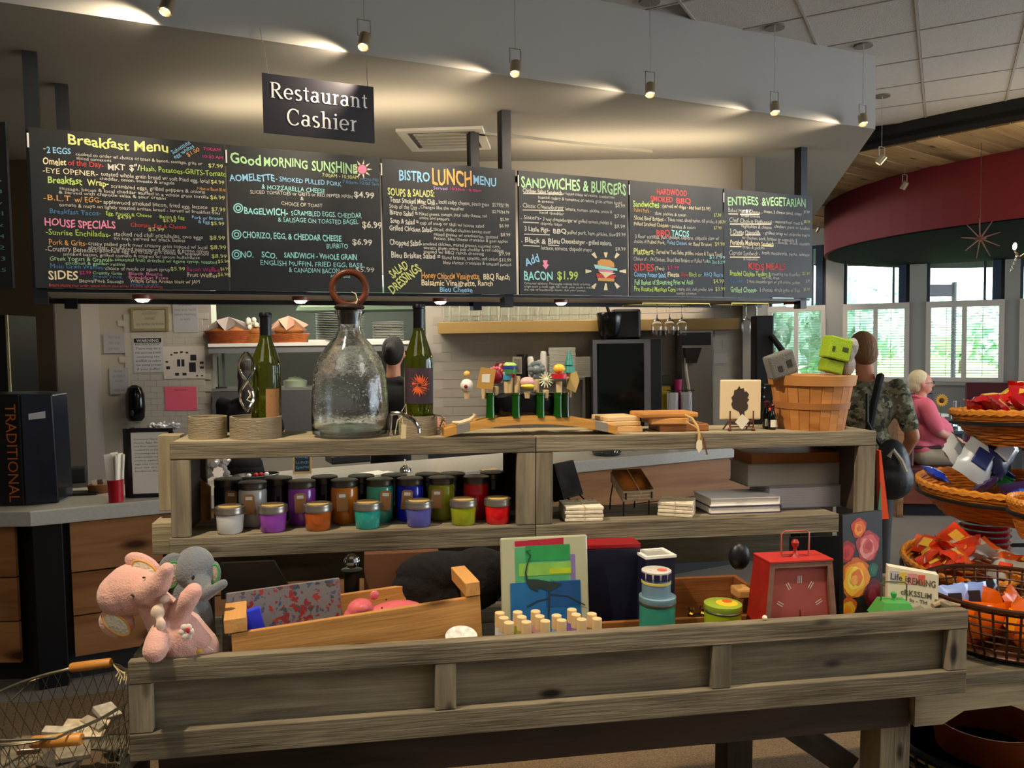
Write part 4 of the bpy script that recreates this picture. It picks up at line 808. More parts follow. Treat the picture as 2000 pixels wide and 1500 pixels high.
# ------------------------------------------------------------------ things on top of the unit
def coaster_ring(label, px, w, y, h=.052, r=None):
    x = sx(TP, px, 850, y); r = r or .047
    t = thing('wooden_bowl', label, 'bowl', TP, (x, y, 0))
    MB().lathe([(0, 0), (r, 0), (r * 1.01, .003), (r * 1.01, h), (r - .005, h), (r - .005, .006), (0, .006)], 40).build('wall', mat('93856c', .6, bump=.5, bs=60, var=.12, vs=14, stretch=(1, 1, 9)), t, smooth=True)
    return t
coaster_ring('low round bentwood holder at the left end of the top shelf', 406, 80, .1, .053, .045)
coaster_ring('low round bentwood holder carrying the pale-labelled wine bottle', 500, 108, .09, .053, .061)
coaster_ring('low round bentwood holder carrying the sunburst-labelled wine bottle', 816, 88, .1, .050, .05)
def bottle(label, fr, px, py, y, H, r, gc_, lab=None, z0=.006, neck=.013, capc='16121a', lab_box=None, burst=False, name='wine_bottle', turn=0):
    x = sx(fr, px, py, y)
    t = thing(name, label, 'bottle', fr, (x, y, z0))
    gm = mat(gc_, .05, trans=.75, ior=1.5, spec=.6)
    MB().lathe([(0, .01), (r * .7, .004), (r * .9, 0), (r, .006), (r, H * .55), (r * .96, H * .6), (r * .7, H * .69), (neck * 1.25, H * .77), (neck, H * .84), (neck, H), (0, H)], 36).build('glass', gm, t, smooth=True, ang=50)
    MB().lathe([(neck + .001, H * .80), (neck + .0012, H * .97), (neck + .003, H * .975), (neck + .003, H * .99), (neck + .001, H + .002), (0, H + .003)], 24).build('capsule', mat(capc, .3, .2), t, smooth=True)
    if lab:
        a0, a1, za, zb, c = lab; vs, fs = [], []; n = 14
        for i in range(n + 1):
            a = math.radians(a0 + (a1 - a0) * i / n - 90)
            vs += [((r + .0006) * math.cos(a), (r + .0006) * math.sin(a), za), ((r + .0006) * math.cos(a), (r + .0006) * math.sin(a), zb)]
            if i: fs.append((2 * i - 2, 2 * i, 2 * i + 1, 2 * i - 1))
        l = MB().add(vs, fs).build('label', mat(c, .6), t)
        if burst:
            q = MB()
            def W_(x_, z_): a = x_ / r - PI / 2; return ((r + .0012) * math.cos(a), (r + .0012) * math.sin(a), z_)
            cz = (za + zb) / 2 + .002
            for k in range(22):
                a = 2 * PI * k / 22; rr = .026 + .005 * (k % 2); b = a + .35
                p = [(.004 * math.cos(a - .5), .004 * math.sin(a - .5)), (.017 * math.cos(b - .15), .017 * math.sin(b - .15)), (rr * math.cos(b + .1), rr * math.sin(b + .1)), (.016 * math.cos(b + .12), .016 * math.sin(b + .12))]
                q.add([W_(u, cz + v) for u, v in p], [(0, 1, 2, 3)])
            q.build('sunburst', mat('e8622a', .6), l)
            MB().add([W_(-.026, zb - .028), W_(.026, zb - .028), W_(.026, zb - .003), W_(-.026, zb - .003)], [(0, 1, 2, 3)]).build('band', mat('7a2030', .6), l)
        elif name == 'wine_bottle':
            q = MB()
            for zz, ww in ((zb - .02, .014), (za + .03, .02), (za + .015, .02)):
                a = (a0 + a1) / 2 / 57.3
                q.add([((r + .001) * math.cos(a + d_ - PI / 2), (r + .001) * math.sin(a + d_ - PI / 2), zz + e_) for d_, e_ in ((-ww / r * .5, 0), (ww / r * .5, 0), (ww / r * .5, .003), (-ww / r * .5, .003))], [(0, 1, 2, 3)])
            q.build('label_print', mat('8a5a30', .6), l)
    return t
bottle('olive green wine bottle with a plain tan label, left of the glass decanter', TP, 521, 850, .105, .30, .0365, '5d6414', (5, 62, .045, .115, 'a87848'))
bottle('dark wine bottle with an orange sunburst on its label, right of the decanter', TP, 818, 850, .105, .325, .037, '5a6410', (-72, 72, .075, .165, '3a2b36'), burst=True, capc='0f0f14')
# chrome twisted loops
def twist(label, px, py0, py1, y, wid, fr=TP):
    a = fr.ay(px, py0, y); b = fr.ay(px, py1, y); H = a.z - b.z
    t = thing('corkscrew', label, 'corkscrew', fr, (a.x, y, b.z))
    P1, P2 = [], []
    for i in range(40):
        s = i / 39; ww = wid * math.sin(s * PI * 1.97) * (1 - .15 * s)
        P1.append((ww, .008 * math.cos(s * PI * 2), H * (1 - s))); P2.append((-ww, -.008 * math.cos(s * PI * 2), H * (1 - s)))
    MB().tube(P1, .0036, 8).tube(P2, .0036, 8).build('twisted_wire', M_['chrome'], t, smooth=True)
    MB().tube([(.005, -.012, H * .36), (.01, -.014, H * .28), (.002, -.014, H * .2), (.012, -.013, H * .16)], .0016, 5).build('string', mat('d8cfae', .9), t)
    return t
twist('chrome figure-eight loop standing in the bowl left of the wine bottle', 481, 688, 803, .06, .018)
t = thing('bottle_opener', 'curved chrome bar tool with string lying by the decanter', 'opener', TP, (sx(TP, 792, 830, .03), .03, 0))
MB().tube([(-.035, .0, .060), (-.02, -.006, .062), (.0, -.012, .056), (.018, -.02, .044), (.03, -.024, .028), (.032, -.026, .014)], [.0055, .005, .0065, .007, .0065, .004], 10).build('handle', M_['chrome'], t, smooth=True)
MB().tube([(-.035, .0, .06), (-.038, .002, .02), (-.034, .004, .002)], .004, 8).build('stem', M_['chrome'], t, smooth=True)
MB().tube([(-.01, -.012, .066), (.0, -.018, .085), (.002, -.016, .062), (-.02, -.012, .045), (-.026, -.01, .01)], .0012, 5).tube([(-.01, -.012, .06), (-.006, -.016, .03), (-.012, -.015, .004)], .0012, 5).build('string', mat('d8cfae', .9), t)
MB().prism([(-.012, -.0), (.0, .0), (.001, .035), (-.011, .035)], -.02, -.0192).build('tag', mat('d8c79c', .9), t)
t = thing('bottle_opener', 'small chrome ring wire at the right side of the sunburst bottle', 'opener', TP, (sx(TP, 860, 840, .06), .06, 0))
MB().tube([(-.018, 0, .045), (-.012, -.004, .052), (.0, -.004, .05), (.006, -.003, .042), (.0, 0, .02), (.004, 0, .002)], .0032, 8).tube([(.006, -.002, .04), (.012, 0, .03), (.01, 0, .004)], .0028, 8).build('ring', M_['chrome'], t, smooth=True)

# decanter
yd = .085; xd_ = sx(TP, 684, 848, yd)
t = thing('decanter', 'large bubbled clear glass decanter closed by a dark wooden ring stopper', 'decanter', TP, (xd_, yd, 0))
R0 = .090; Hd = .262
ZS = 1.27
prof_o = [(0, .004), (R0 * .82, .002), (R0 * .97, .006), (R0, .02), (R0 * 1.0, .06), (R0 * .985, .09), (R0 * .93, .125), (R0 * .80, .155), (R0 * .58, .18), (R0 * .38, .197), (R0 * .30, .21), (R0 * .29, .225), (R0 * .31, .236), (R0 * .38, .243), (R0 * .38, .249)]
prof_i = [(R0 * .30, .249), (R0 * .27, .236), (R0 * .25, .22), (R0 * .26, .208), (R0 * .34, .193), (R0 * .54, .175), (R0 * .75, .151), (R0 * .88, .122), (R0 * .94, .09), (R0 * .955, .06), (R0 * .955, .022), (R0 * .9, .014), (0, .012)]
prof_o = [(r, z * ZS) for r, z in prof_o]; prof_i = [(r, z * ZS) for r, z in prof_i]
wob = lambda a, z: 1 + .012 * math.cos(4 * a)
MB().lathe(prof_o + prof_i, 64, sx=1.04, sy=.86, wob=wob).build('glass', mat((.95, .98, .97), .02, trans=1, ior=1.46, bump=.12, bs=50), t, smooth=True, ang=60)
bb = MB(); rnd = random.Random(3)
for k in range(420):
    a = rnd.uniform(-PI, 0); z = rnd.choice([rnd.uniform(.03, .15), rnd.uniform(.12, .165)]); rr = R0 * (.93 if z < .11 else .93 - (z - .11) * 4.4)
    bb.ell((rr * math.cos(a) * 1.04, rr * math.sin(a) * .86, z * ZS), rnd.uniform(.0012, .0026), 6)
o = bb.build('bubbles', mat('b9b8b0', .1, .0, spec=1), t, smooth=True); o['kind'] = 'stuff'
MB().lathe([(0, .21), (R0 * .24, .212), (R0 * .25, .245), (R0 * .40, .250), (R0 * .42, .254), (R0 * .36, .26), (R0 * .3, .262), (0, .262)], 28).build('stopper', mat('2b1c16', .45), t, smooth=True, M=TR(0, 0, .255 * .27))
rw = .041
MB().tube([(rw * math.cos(a), 0, .331 + rw * .92 + rw * math.sin(a)) for a in [2 * PI * k / 40 for k in range(40)]], .0085, 12, True).build('ring', wood('4a2618', '6a3820', '2a140c', rough=.35, knots=False, name='dark_ring'), t, smooth=True)
MB().tube([(.014, -.022, .256), (.02, -.02, .27), (.016, -.016, .285), (.006, -.012, .29)], .0012, 5).build('string', mat('d8cfae', .9), t, M=TR(0, 0, .07))

# stopper stand on the curved board
xl0, xr0 = sx(TP, 866, 842, .05), sx(TP, 1199, 842, .05)
t = thing('curved_board', 'curved barrel stave board with grey metal straps', 'tray', TP, ((xl0 + xr0) / 2, .02, 0))
hw = (xr0 - xl0) / 2; n = 24
def arch(y0, y1, zo, th, x0=-1, x1=1, d=0):
    pts = [(x0 + (x1 - x0) * i / n) for i in range(n + 1)]
    f = lambda u: .030 * (1 - u * u)
    return MB().prism([(u * hw, f(u) + zo + d) for u in pts] + [(u * hw, f(u) + zo + th + d) for u in pts[::-1]], y0, y1)
arch(0, .075, .0, .021).build('stave', wood('b98540', 'd3a257', '8a5a28', rough=.5, knots=False, shift=.02, name='stave'), t)
arch(-.001, .076, .0, .0225, -.86, -.72).build('strap', mat('8d8a80', .5, .3), t); arch(-.001, .076, .0, .0225, .74, .88).build('strap', mat('8d8a80', .5, .3), t)
base = TP
hold = thing('stopper_holder', 'black oval holder on the curved board', 'holder', TP, (sx(TP, 1030, 800, .06), .062, .0505))
MB().lathe([(.06, 0), (.064, .004), (.064, .046), (.05, .056), (0, .060)], 40, sx=1.5, sy=.42).build('body', mat('0c0c10', .25), hold, smooth=True)
tops = [(912, 745, 'w', 'round white topped bottle stopper at the left end'), (946, 735, 'tagc', 'bottle stopper hidden behind a tan price tag'), (968, 735, 'rose', 'dark red flower bottle stopper'), (990, 725, 'snow', 'light blue snowman-like bottle stopper'), (996, 718, 'green', 'green and blue striped bottle stopper'), (1010, 715, 'frame', 'bottle stopper with a small silver frame'),
        (1030, 745, 'pink', 'pink and yellow dome bottle stopper'), (1048, 722, 'leaf', 'grey leafy bottle stopper'), (1066, 742, 'star', 'white starburst bottle stopper'), (1092, 725, 'duck', 'yellow and red bird bottle stopper'), (1112, 705, 'tree', 'teal tree bottle stopper at the right end')]
for i, (px, py, kd, lab) in enumerate(tops):
    front = kd in ('tagc', 'pink', 'star', 'w', 'duck'); y = .035 if front else .062
    p = TP.ay(px, py, y); z0 = .050
    t = thing('bottle_stopper', lab, 'bottle stopper', TP, (p.x, y, z0), group=None)
    zt_ = p.z - z0
    MB().lathe([(0, .045), (.006, .045), (.0085, max(.062, zt_ - .026)), (0, max(.062, zt_ - .026) + .001)], 14).build('cork', mat('d1b58a', .8), t, smooth=True)
    m = MB(); q = zt_ + .0; sm = True
    def B(mb, c, nm='top', **k): return mb.build(nm, mat(c, .35), t, smooth=True, **k)
    if kd == 'w': B(MB().ell((0, 0, q - .01), .017), 'e8e0d8'); B(MB().ell((-.004, -.014, q - .012), .005), '8a2030', 'spot'); B(MB().ell((.0, 0, q + .018), .009), 'd9b45c', 'knob')
    if kd == 'tagc': B(MB().ell((0, .004, q), .013), 'c8b060'); MB().prism([(-.024, -.028), (.018, -.032), (.026, .018), (-.012, .024)], -.022, -.021).build('price_tag', mat('b88c44', .7), t, M=TR(0, 0, q)); MB().prism([(-.01, -.014), (.01, -.015), (.011, .006), (-.009, .006)], -.0225, -.0218).build('sticker', mat('ddd6c6', .6), t, M=TR(0, 0, q))
    if kd == 'rose':
        B(MB().ell((0, 0, q), (.02, .012, .02)), '7a1226')
        mm = MB(); [mm.ell((.021 * math.cos(a), 0, q + .021 * math.sin(a)), .005, 8) for a in [k * .35 for k in range(12)]]; B(mm, 'd8606c', 'beads')
    if kd == 'snow': B(MB().ell((0, 0, q - .006), .011).ell((0, 0, q + .01), .008), '7fb3d2'); B(MB().ell((0, -.002, q + .019), (.006, .006, .004)), 'e9ecec', 'hat'); B(MB().cyl((0, 0, q - .022), .012, .01, 16), '3f93b8', 'base')
    if kd == 'green': B(MB().cyl((0, 0, q - .016), .017, .014, 18), '3f7a4a'); B(MB().cyl((0, 0, q - .002), .018, .006, 18), '2a3aa8', 'band'); B(MB().ell((0, 0, q + .006), (.018, .018, .008)), 'a8c864', 'roof')
    if kd == 'frame': MB().box(-.012, -.002, q - .02, .012, .002, q + .024).build('frame', mat('b4afa4', .3, .6), t); MB().box(-.008, -.003, q - .014, .008, -.002, q + .018).build('picture', mat('6a6458', .4), t)
    if kd == 'pink': B(MB().ell((0, 0, q - .002), (.019, .014, .014)), 'd8a8a0'); B(MB().ell((0, -.004, q - .012), (.018, .013, .008)), 'd9c040', 'rim')
    if kd == 'leaf':
        mm = MB()
        for k in range(12): a = k * PI / 6; mm.ell((.015 * math.cos(a), .002 * (k % 3), q + .016 * math.sin(a)), (.009, .005, .007), 8)
        B(mm.ell((0, 0, q), .012), '6f7a7e')
    if kd == 'star':
        mm = MB()
        for k in range(14): a = k * 2 * PI / 14; mm.tube([(0, 0, q), (.02 * math.cos(a), -.004, q + .02 * math.sin(a))], [.003, .001], 5)
        B(mm.ell((0, 0, q), .007), 'dcd9b4')
    if kd == 'duck': B(MB().ell((0, 0, q + .006), (.016, .012, .013)), 'd9b43c'); B(MB().ell((.0, -.012, q + .0), (.004, .006, .003)), 'a8401c', 'beak'); B(MB().cyl((0, 0, q - .018), .02, .011, 20), 'c01c2c', 'collar')
    if kd == 'tree': B(MB().cyl((0, 0, q - .03), .016, .026, 14, .008).cyl((0, 0, q - .01), .013, .022, 14, .006).cyl((0, 0, q + .006), .009, .022, 12, .001), '2f7f76'); MB().prism([(-.012, -.05), (.012, -.062), (.022, -.03), (.014, -.005), (.0, -.012)], -.02, -.019).build('price_tag', mat('b59a5c', .7), t, M=TR(0, 0, q - .02))
for i, px in enumerate((958, 1008, 1056, 1090, 1104)):
    solo('stopper_stand', ['green glass bottle neck at the left of the holder', 'green glass bottle neck below the silver frame stopper', 'green glass bottle neck at the centre right of the holder', 'green glass bottle neck under the bird stopper', 'dark glass bottle neck under the teal tree stopper'][i], 'glass', MB().lathe([(0, 0), (.0125, 0), (.0112, .012), (.0105, .03), (.0105, .056), (.0122, .058), (.0122, .063), (0, .063)], 18), mat('1f6a18' if i < 4 else '14300e', .06, trans=.6, ior=1.5), TP, (sx(TP, px, 800, .028), .028, .047), smooth=True)
solo('sea_shell', 'long cream wooden spoon leaning on the left of the curved board', 'spoon', MB().tube([(-.03, 0, 0), (-.01, 0, -.002), (.015, 0, .006), (.025, 0, .014), (.028, 0, .02)], [.003, .006, .005, .004, .006], 8), mat('d8c7a4', .6), TP, (sx(TP, 905, 805, .05), .035, .036), smooth=True).name = 'wooden_spoon'

# stacks of boards right of the curved board
rnd = random.Random(5)
x = sx(TP, 1205, 838, .1)
for i, (dx, w, d, h, z, c, lab) in enumerate([(.0, .062, .05, .016, 0, 'c79a62', 'bottom pale wooden crate slat bundle'), (-.004, .058, .05, .012, .0165, 'd0a870', 'middle pale slat of the small wooden bundle'), (.002, .05, .045, .012, .029, 'd8b888', 'top pale slat of the small wooden bundle')]):
    solo('wooden_board', lab, 'board', MB().box(-w, -d, 0, w, d, h), mat(c, .6, var=.15, vs=20, stretch=(.1, 1, 1)), TP, (x + dx, .12, z), .1 * i, bevel=.002)
x = sx(TP, 1300, 835, .1)
solo('cutting_board', 'long orange wooden cutting board on top of the pile', 'board', MB().box(-.088, -.045, 0, .075, .045, .014), M_['honey'], TP, (x, .1, .038), .05, bevel=.004)
solo('cutting_board', 'middle shorter wooden board of the pile', 'board', MB().box(-.055, -.045, 0, .05, .045, .017), mat('c58c4e', .5, var=.15, vs=18, stretch=(.1, 1, 1)), TP, (x + .0, .1, .0205), -.06, bevel=.003)
solo('cutting_board', 'lowest wooden board of the pile reaching toward the silhouette tile', 'board', MB().box(-.04, -.045, 0, .1, .045, .02), mat('8f5a30', .5, var=.15, vs=18, stretch=(.1, 1, 1)), TP, (x + .01, .11, 0), .0, bevel=.003)
tg = thing('price_tag', 'pale paper tag and raffia hanging over the shelf edge from the board pile', 'tag', TP, (sx(TP, 1362, 840, 0), -.004, 0))
MB().tube([(-.012, .055, .045), (-.008, .02, .04), (.0, .004, .02), (.002, -.004, .0), (.0, -.006, -.018)], .0035, 6).tube([(-.02, .03, .03), (-.004, .0, .018), (.008, -.004, -.01), (.01, -.006, -.035)], .0018, 5).build('raffia', mat('b9965a', .9), tg)
MB().prism([(0, -.048), (.009, -.036), (.007, -.016), (0, -.012), (-.007, -.018), (-.008, -.034)], -.009, -.008).build('tag', mat('e0d4b0', .8), tg)
MB().box(-.0, -.007, -.055, .004, -.006, -.01).build('leather_tie', mat('6a3a1c', .8), tg, M=TR(.008, 0, 0) @ RY(-.25))
# silhouette tile on easel
px = 1446; x = sx(TP, px, 835, .06)
t = thing('silhouette_tile', 'cream tile with a dark head silhouette on a brown iron easel', 'tile', TP, (x, .06, 0), -.05)
a = TP.ay(1407, 742, .06); b = TP.ay(1485, 742, .06); ww = (b.x - a.x) / 2; zt2 = a.z
MB().box(-ww, 0, .03, ww, .008, zt2).build('tile', mat('dcc39a', .5), t, bevel=.0035)
sil = [(0.0, .0), (.25, .02), (.22, .15), (.42, .22), (.46, .35), (.38, .45), (.52, .55), (.40, .60), (.50, .72), (.34, .82), (.22, .80), (.16, .93), (-.02, .90), (-.12, 1.0), (-.25, .88), (-.42, .86), (-.46, .7), (-.6, .62), (-.52, .5), (-.6, .4), (-.5, .26), (-.3, .2), (-.12, .16)]
MB().prism([(u * .045, v * .082 + .04) for u, v in sil], -.0008, .0).build('silhouette', mat('3a2c26', .6), t)
m = MB()
for s in (-1, 1): m.tube([(s * .033, -.008, .0), (s * .033, -.008, .055)], .0022, 6).ell((s * .033, -.008, .004), .006, 8).tube([(s * .033, .0, .026), (s * .033, .04, .0)], .002, 6)
m.tube([(-.033, -.006, .026), (.033, -.006, .026)], .003, 6).tube([(-.033, -.006, .012), (.033, -.006, .012)], .002, 6); m.build('easel', mat('5a2f1c', .5), t)
MB().prism([(0, -.02), (.02, .004), (.0, .022), (-.02, .0)], -.012, -.011).build('price_tag', mat('d6cdb8', .7), t, M=TR(.0, 0, .025)); 
# small bottles
for px, h, c, lab in ((1497, .075, '101a10', 'left dark miniature wine bottle behind the silhouette tile'), (1508, .068, '0c1c10', 'right dark miniature wine bottle with white label by the bushel basket')):
    bottle(lab, TP, px, 832, .1 if px < 1500 else .075, h, .011, c, (-50, 50, .008, .028, 'd9d4c8'), z0=0, neck=.0045, capc='4a1a2a', name='mini_bottle')
# bushel basket
yb = .1; xb = sx(TP, 1583, 834, yb)
t = thing('bushel_basket', 'round wooden bushel basket of vertical slats on the right end of the shelf', 'basket', TP, (xb, yb, 0))
ra, rb2, Hb = .088, .112, .147
n = 22
for k in range(n):
    a = 2 * PI * k / n; w = 2 * PI * ra / n * .48; w2 = 2 * PI * rb2 / n * .48
    MB().add([(-w, 0, 0), (w, 0, 0), (w2, rb2 - ra, Hb), (-w2, rb2 - ra, Hb), (-w, -.003, 0), (w, -.003, 0), (w2, rb2 - ra - .003, Hb), (-w2, rb2 - ra - .003, Hb)], [(0, 1, 2, 3), (7, 6, 5, 4), (0, 4, 5, 1), (3, 2, 6, 7), (0, 3, 7, 4), (1, 5, 6, 2)]).build('slat', M_['basket'], t, M=RZ(a - PI / 2) @ TR(0, ra, 0))
MB().cyl((0, 0, 0), ra, .006, 32).build('bottom', M_['basket'], t)
def hoop(r, z, h, c='b87c42'): return MB().lathe([(r, z), (r + .003, z), (r + .003 + h * .15, z + h), (r + h * .15, z + h)], 40)
hoop(rb2 + .0, Hb - .024, .027).build('rim_hoop', mat('b98044', .6, var=.15, vs=9), t, smooth=True); hoop(ra + .0095, .058, .018).build('middle_hoop', mat('a56c36', .6, var=.15, vs=9), t, smooth=True)
t = thing('plush_toy', 'grey felt block toy with two dark patches at the left in the bushel basket', 'toy', TP, (sx(TP, 1527, 722, yb - .02), yb - .03, .148), R=RY(-.32))
MB().box(-.038, -.02, 0, .038, .02, .066).build('body', mat('5c5b56', .95, bump=.5, bs=300, sheen=.3), t, bevel=.006); MB().box(-.02, -.0215, .018, -.006, -.019, .034).box(.008, -.0215, .022, .024, -.019, .042).build('patch', mat('2a2926', .95), t, bevel=.001)
t = thing('plush_toy', 'lime green felt block toy with a slit mouth in the bushel basket', 'toy', TP, (sx(TP, 1618, 722, yb - .03), yb - .04, .157), R=RY(.22))
MB().box(-.03, -.018, 0, .026, .02, .035).build('body', mat('7f9a18', .9, bump=.4, bs=300), t, bevel=.004); MB().box(-.036, -.026, .037, .032, .02, .098).build('head', mat('8fae1c', .9, bump=.4, bs=300), t, bevel=.004)
MB().box(-.026, -.0275, .056, -.018, -.025, .07).box(.004, -.0275, .062, .022, -.025, .074).build('eye', mat('3a4410', .9), t, bevel=.001)
blob(MB().ell((.006, 0, .02), (.018, .02, .03)).ell((0, 0, 0), (.018, .02, .03)).ell((.008, 0, -.03), (.02, .02, .03)).ell((-.012, -.004, .03), (.014, .014, .012)), 'arm', mat('9a9996', .95, bump=.5, bs=300), t, .003, 4, M=TR(.042, .004, .06))

# ================================================================== TROUGH CONTENTS
# plush elephants
def hit_T(px, py, y): return T.ay(px, py, y)
def pt(px, py, y): return T.ay(px, py, y)
def plush(label, parts_y, body, ears, trims, eyes, cbody, ctrim, cin, name='plush_elephant', vox=.004):
    pass
yE = .03
def E_(px, py, dy=0): return pt(px, py, yE + dy)
k_ = .00101     # metres per pixel at this depth
t = thing('plush_elephant', 'pink plush elephant flopped over the left end of the trough', 'plush toy', T, (0, 0, 0))
pm = mat('d9a596', .9, bump=.35, bs=260, sheen=.4, var=.04, vs=30)
b = MB()
b.ell(E_(262, 1150, .03), (58 * k_, .05, 52 * k_), 18).ell(E_(236, 1160, .03), (44 * k_, .045, 44 * k_), 16)
chain(b, [E_(290, 1155, .0), E_(312, 1140, -.02), E_(322, 1120, -.025), E_(326, 1112, -.03)], [.032, .022, .017, .014])
chain(b, [E_(285, 1160, .02), E_(312, 1192, .02), E_(350, 1240, .02), E_(388, 1268, .03)], [.03, .036, .052, .042])
chain(b, [E_(345, 1205, .0), E_(368, 1170, -.02), E_(378, 1156, -.02)], [.022, .02, .018])
chain(b, [E_(318, 1225, -.01), E_(306, 1252, -.035), E_(303, 1270, -.045)], [.02, .022, .024])
blob(b, 'body', pm, t, .0035, 6)
blob(MB().ell(E_(228, 1215, .02), (36 * k_, .012, 32 * k_), 16, R=RY(.75).to_3x3()), 'ear', pm, t, .003, 4); blob(MB().ell(E_(280, 1105, .03), (40 * k_, .012, 22 * k_), 16, R=RY(.6).to_3x3()), 'ear', pm, t, .003, 4)
def inner_ear(c, w, h, rot, cin, ctr, par, y=-.014):
    R = RY(rot)
    m = MB(); m.ell((0, 0, 0), (w, .003, h), 16); m.build('ear_lining', mat(cin, .8, bump=.6, bs=150), par, smooth=True, M=TR(c) @ TR(0, y, 0) @ R)
    MB().tube([(w * math.cos(a), 0, h * math.sin(a)) for a in [2 * PI * k / 28 for k in range(28)]], .0022, 6, True).build('ear_trim', mat(ctr, .7), par, smooth=True, M=TR(c) @ TR(0, y, 0) @ R)
inner_ear(E_(232, 1215, .02), .030, .015, .75, 'd6cdb6', 'e0a24a', t); inner_ear(E_(287, 1110, .03), .028, .014, .65, 'dccbb0', 'e09a44', t)
MB().ell(E_(259, 1163, -.023), (.0045, .003, .0022), 8, R=RY(.6).to_3x3()).ell(E_(281, 1128, -.02), (.0035, .002, .002), 8).build('eye', mat('3a2a20', .6), t)
bow = MB().ell(E_(308, 1196, -.03), (.014, .008, .017), 12, R=RY(.1).to_3x3()).ell(E_(314, 1220, -.036), (.010, .006, .014), 12).ell(E_(322, 1170, -.03), (.012, .006, .008), 12, R=RY(-.5).to_3x3())
blob(bow, 'neck_bow', mat('e2c7b0', .85, var=.1, vs=80), t, .003, 2)
fl = MB()
for k in range(6): a = k * PI / 3; fl.ell(E_(364, 1234, -.033) + Vector((.008 * math.cos(a), 0, .010 * math.sin(a))), (.007, .004, .007), 8)
fl.build('flower', mat('e8d6c8', .8), t, smooth=True); MB().ell(E_(367, 1231, -.038), (.004, .003, .006), 8).build('flower_centre', mat('c83044', .8), t, smooth=True)
MB().ell(E_(388, 1272, -.012), (.008, .003, .005), 8).build('yellow_patch', mat('e0b040', .8), t, smooth=True)
MB().tube([E_(400, 1265, -.01), E_(410, 1258, -.012), E_(414, 1248, -.012)], .0015, 5).tube([E_(405, 1262, -.012), E_(416, 1270, -.012)], .0015, 5).build('tail_string', mat('e0d2b4', .9), t)
# grey one behind
yE = .15; k_ = .00108
t = thing('plush_elephant', 'grey plush elephant with green trimmed ears sitting behind the pink one', 'plush toy', T, (0, 0, 0))
gm_ = mat('71767a', .95, bump=.4, bs=260, sheen=.4)
b = MB(); b.ell(E_(380, 1112, 0), (40 * k_, .04, 46 * k_), 18)
chain(b, [E_(388, 1135, -.02), E_(400, 1160, -.045), E_(420, 1150, -.055), E_(436, 1140, -.055)], [.026, .016, .011, .010])
chain(b, [E_(365, 1150, 0), E_(372, 1200, 0), E_(376, 1245, 0)], [.032, .045, .05])
blob(b, 'body', gm_, t, .0035, 5)
blob(MB().ell(E_(338, 1110, -.01), (28 * k_, .010, 32 * k_), 16, R=RY(.3).to_3x3()), 'ear', gm_, t, .003, 3); blob(MB().ell(E_(418, 1120, 0), (14 * k_, .010, 26 * k_), 14), 'ear', gm_, t, .003, 3)
inner_ear(E_(338, 1120, -.01), .016, .028, .25, 'b9ad94', '3f9a4a', t, -.011); inner_ear(E_(420, 1118, 0), .009, .02, .1, 'b9ad94', '3f9a4a', t, -.011)
MB().ell(E_(377, 1128, -.041), (.003, .002, .0055), 8, R=RY(.3).to_3x3()).build('eye', mat('26242a', .5), t)
# black glossy bottle next to crate
x = pt(398, 1230, .12).x
solo('black_bottle', 'glossy black bottle between the elephants and the pine crate', 'bottle', MB().lathe([(0, 0), (.022, 0), (.025, .01), (.025, .09), (.018, .115), (.012, .13), (0, .13)], 24), mat('0c0c10', .12), TF, (x, .12, 0), smooth=True)

# pine crate with handles, turned
A, Bp = pt(462, 1270, .045), pt(945, 1232, .115)
rzc = math.atan2(Bp.y - A.y, Bp.x - A.x); Lc = (Vector((Bp.x - A.x, Bp.y - A.y))).length
A2, B2 = pt(457, 1238, .045), pt(943, 1163, .115); hc = .105; dc = .15
slc = math.atan2(B2.z - A2.z, Lc)
t = thing('pine_crate', 'shallow pine crate with thick end handles lying tilted in the trough', 'crate', TF, (A2.x, A2.y, A2.z + .186 - hc), math.atan2(B2.y - A2.y, B2.x - A2.x), R=RY(-slc))
Lc = (B2 - A2).length
crx = Lc
hplank(t, 0, 0, 0, crx, .012, hc, M_['pine'], 'side_board'); hplank(t, 0, dc, 0, crx, dc + .012, hc, M_['pine'], 'side_board')
yplank(t, 0, .0125, 0, .014, dc - .0005, hc + .03, M_['pine'], 'end_board'); yplank(t, crx - .014, .0125, 0, crx, dc - .0005, hc + .03, M_['pine'], 'end_board')
yplank(t, -.012, -.002, hc + .002, .032, dc + .012, hc + .032, M_['pine'], 'handle'); yplank(t, crx - .034, -.002, hc + .002, crx + .0, dc + .012, hc + .034, M_['pine'], 'handle')
hplank(t, .015, .013, 0, crx - .015, dc - .001, .008, M_['pine'], 'bottom_board')
CF = Fr(t.matrix_world @ Vector((0, 0, .008)), t.matrix_world.to_3x3() @ Vector((1, 0, 0)), t.matrix_world.to_3x3() @ Vector((0, 1, 0)), t.matrix_world.to_3x3() @ Vector((0, 0, 1)))
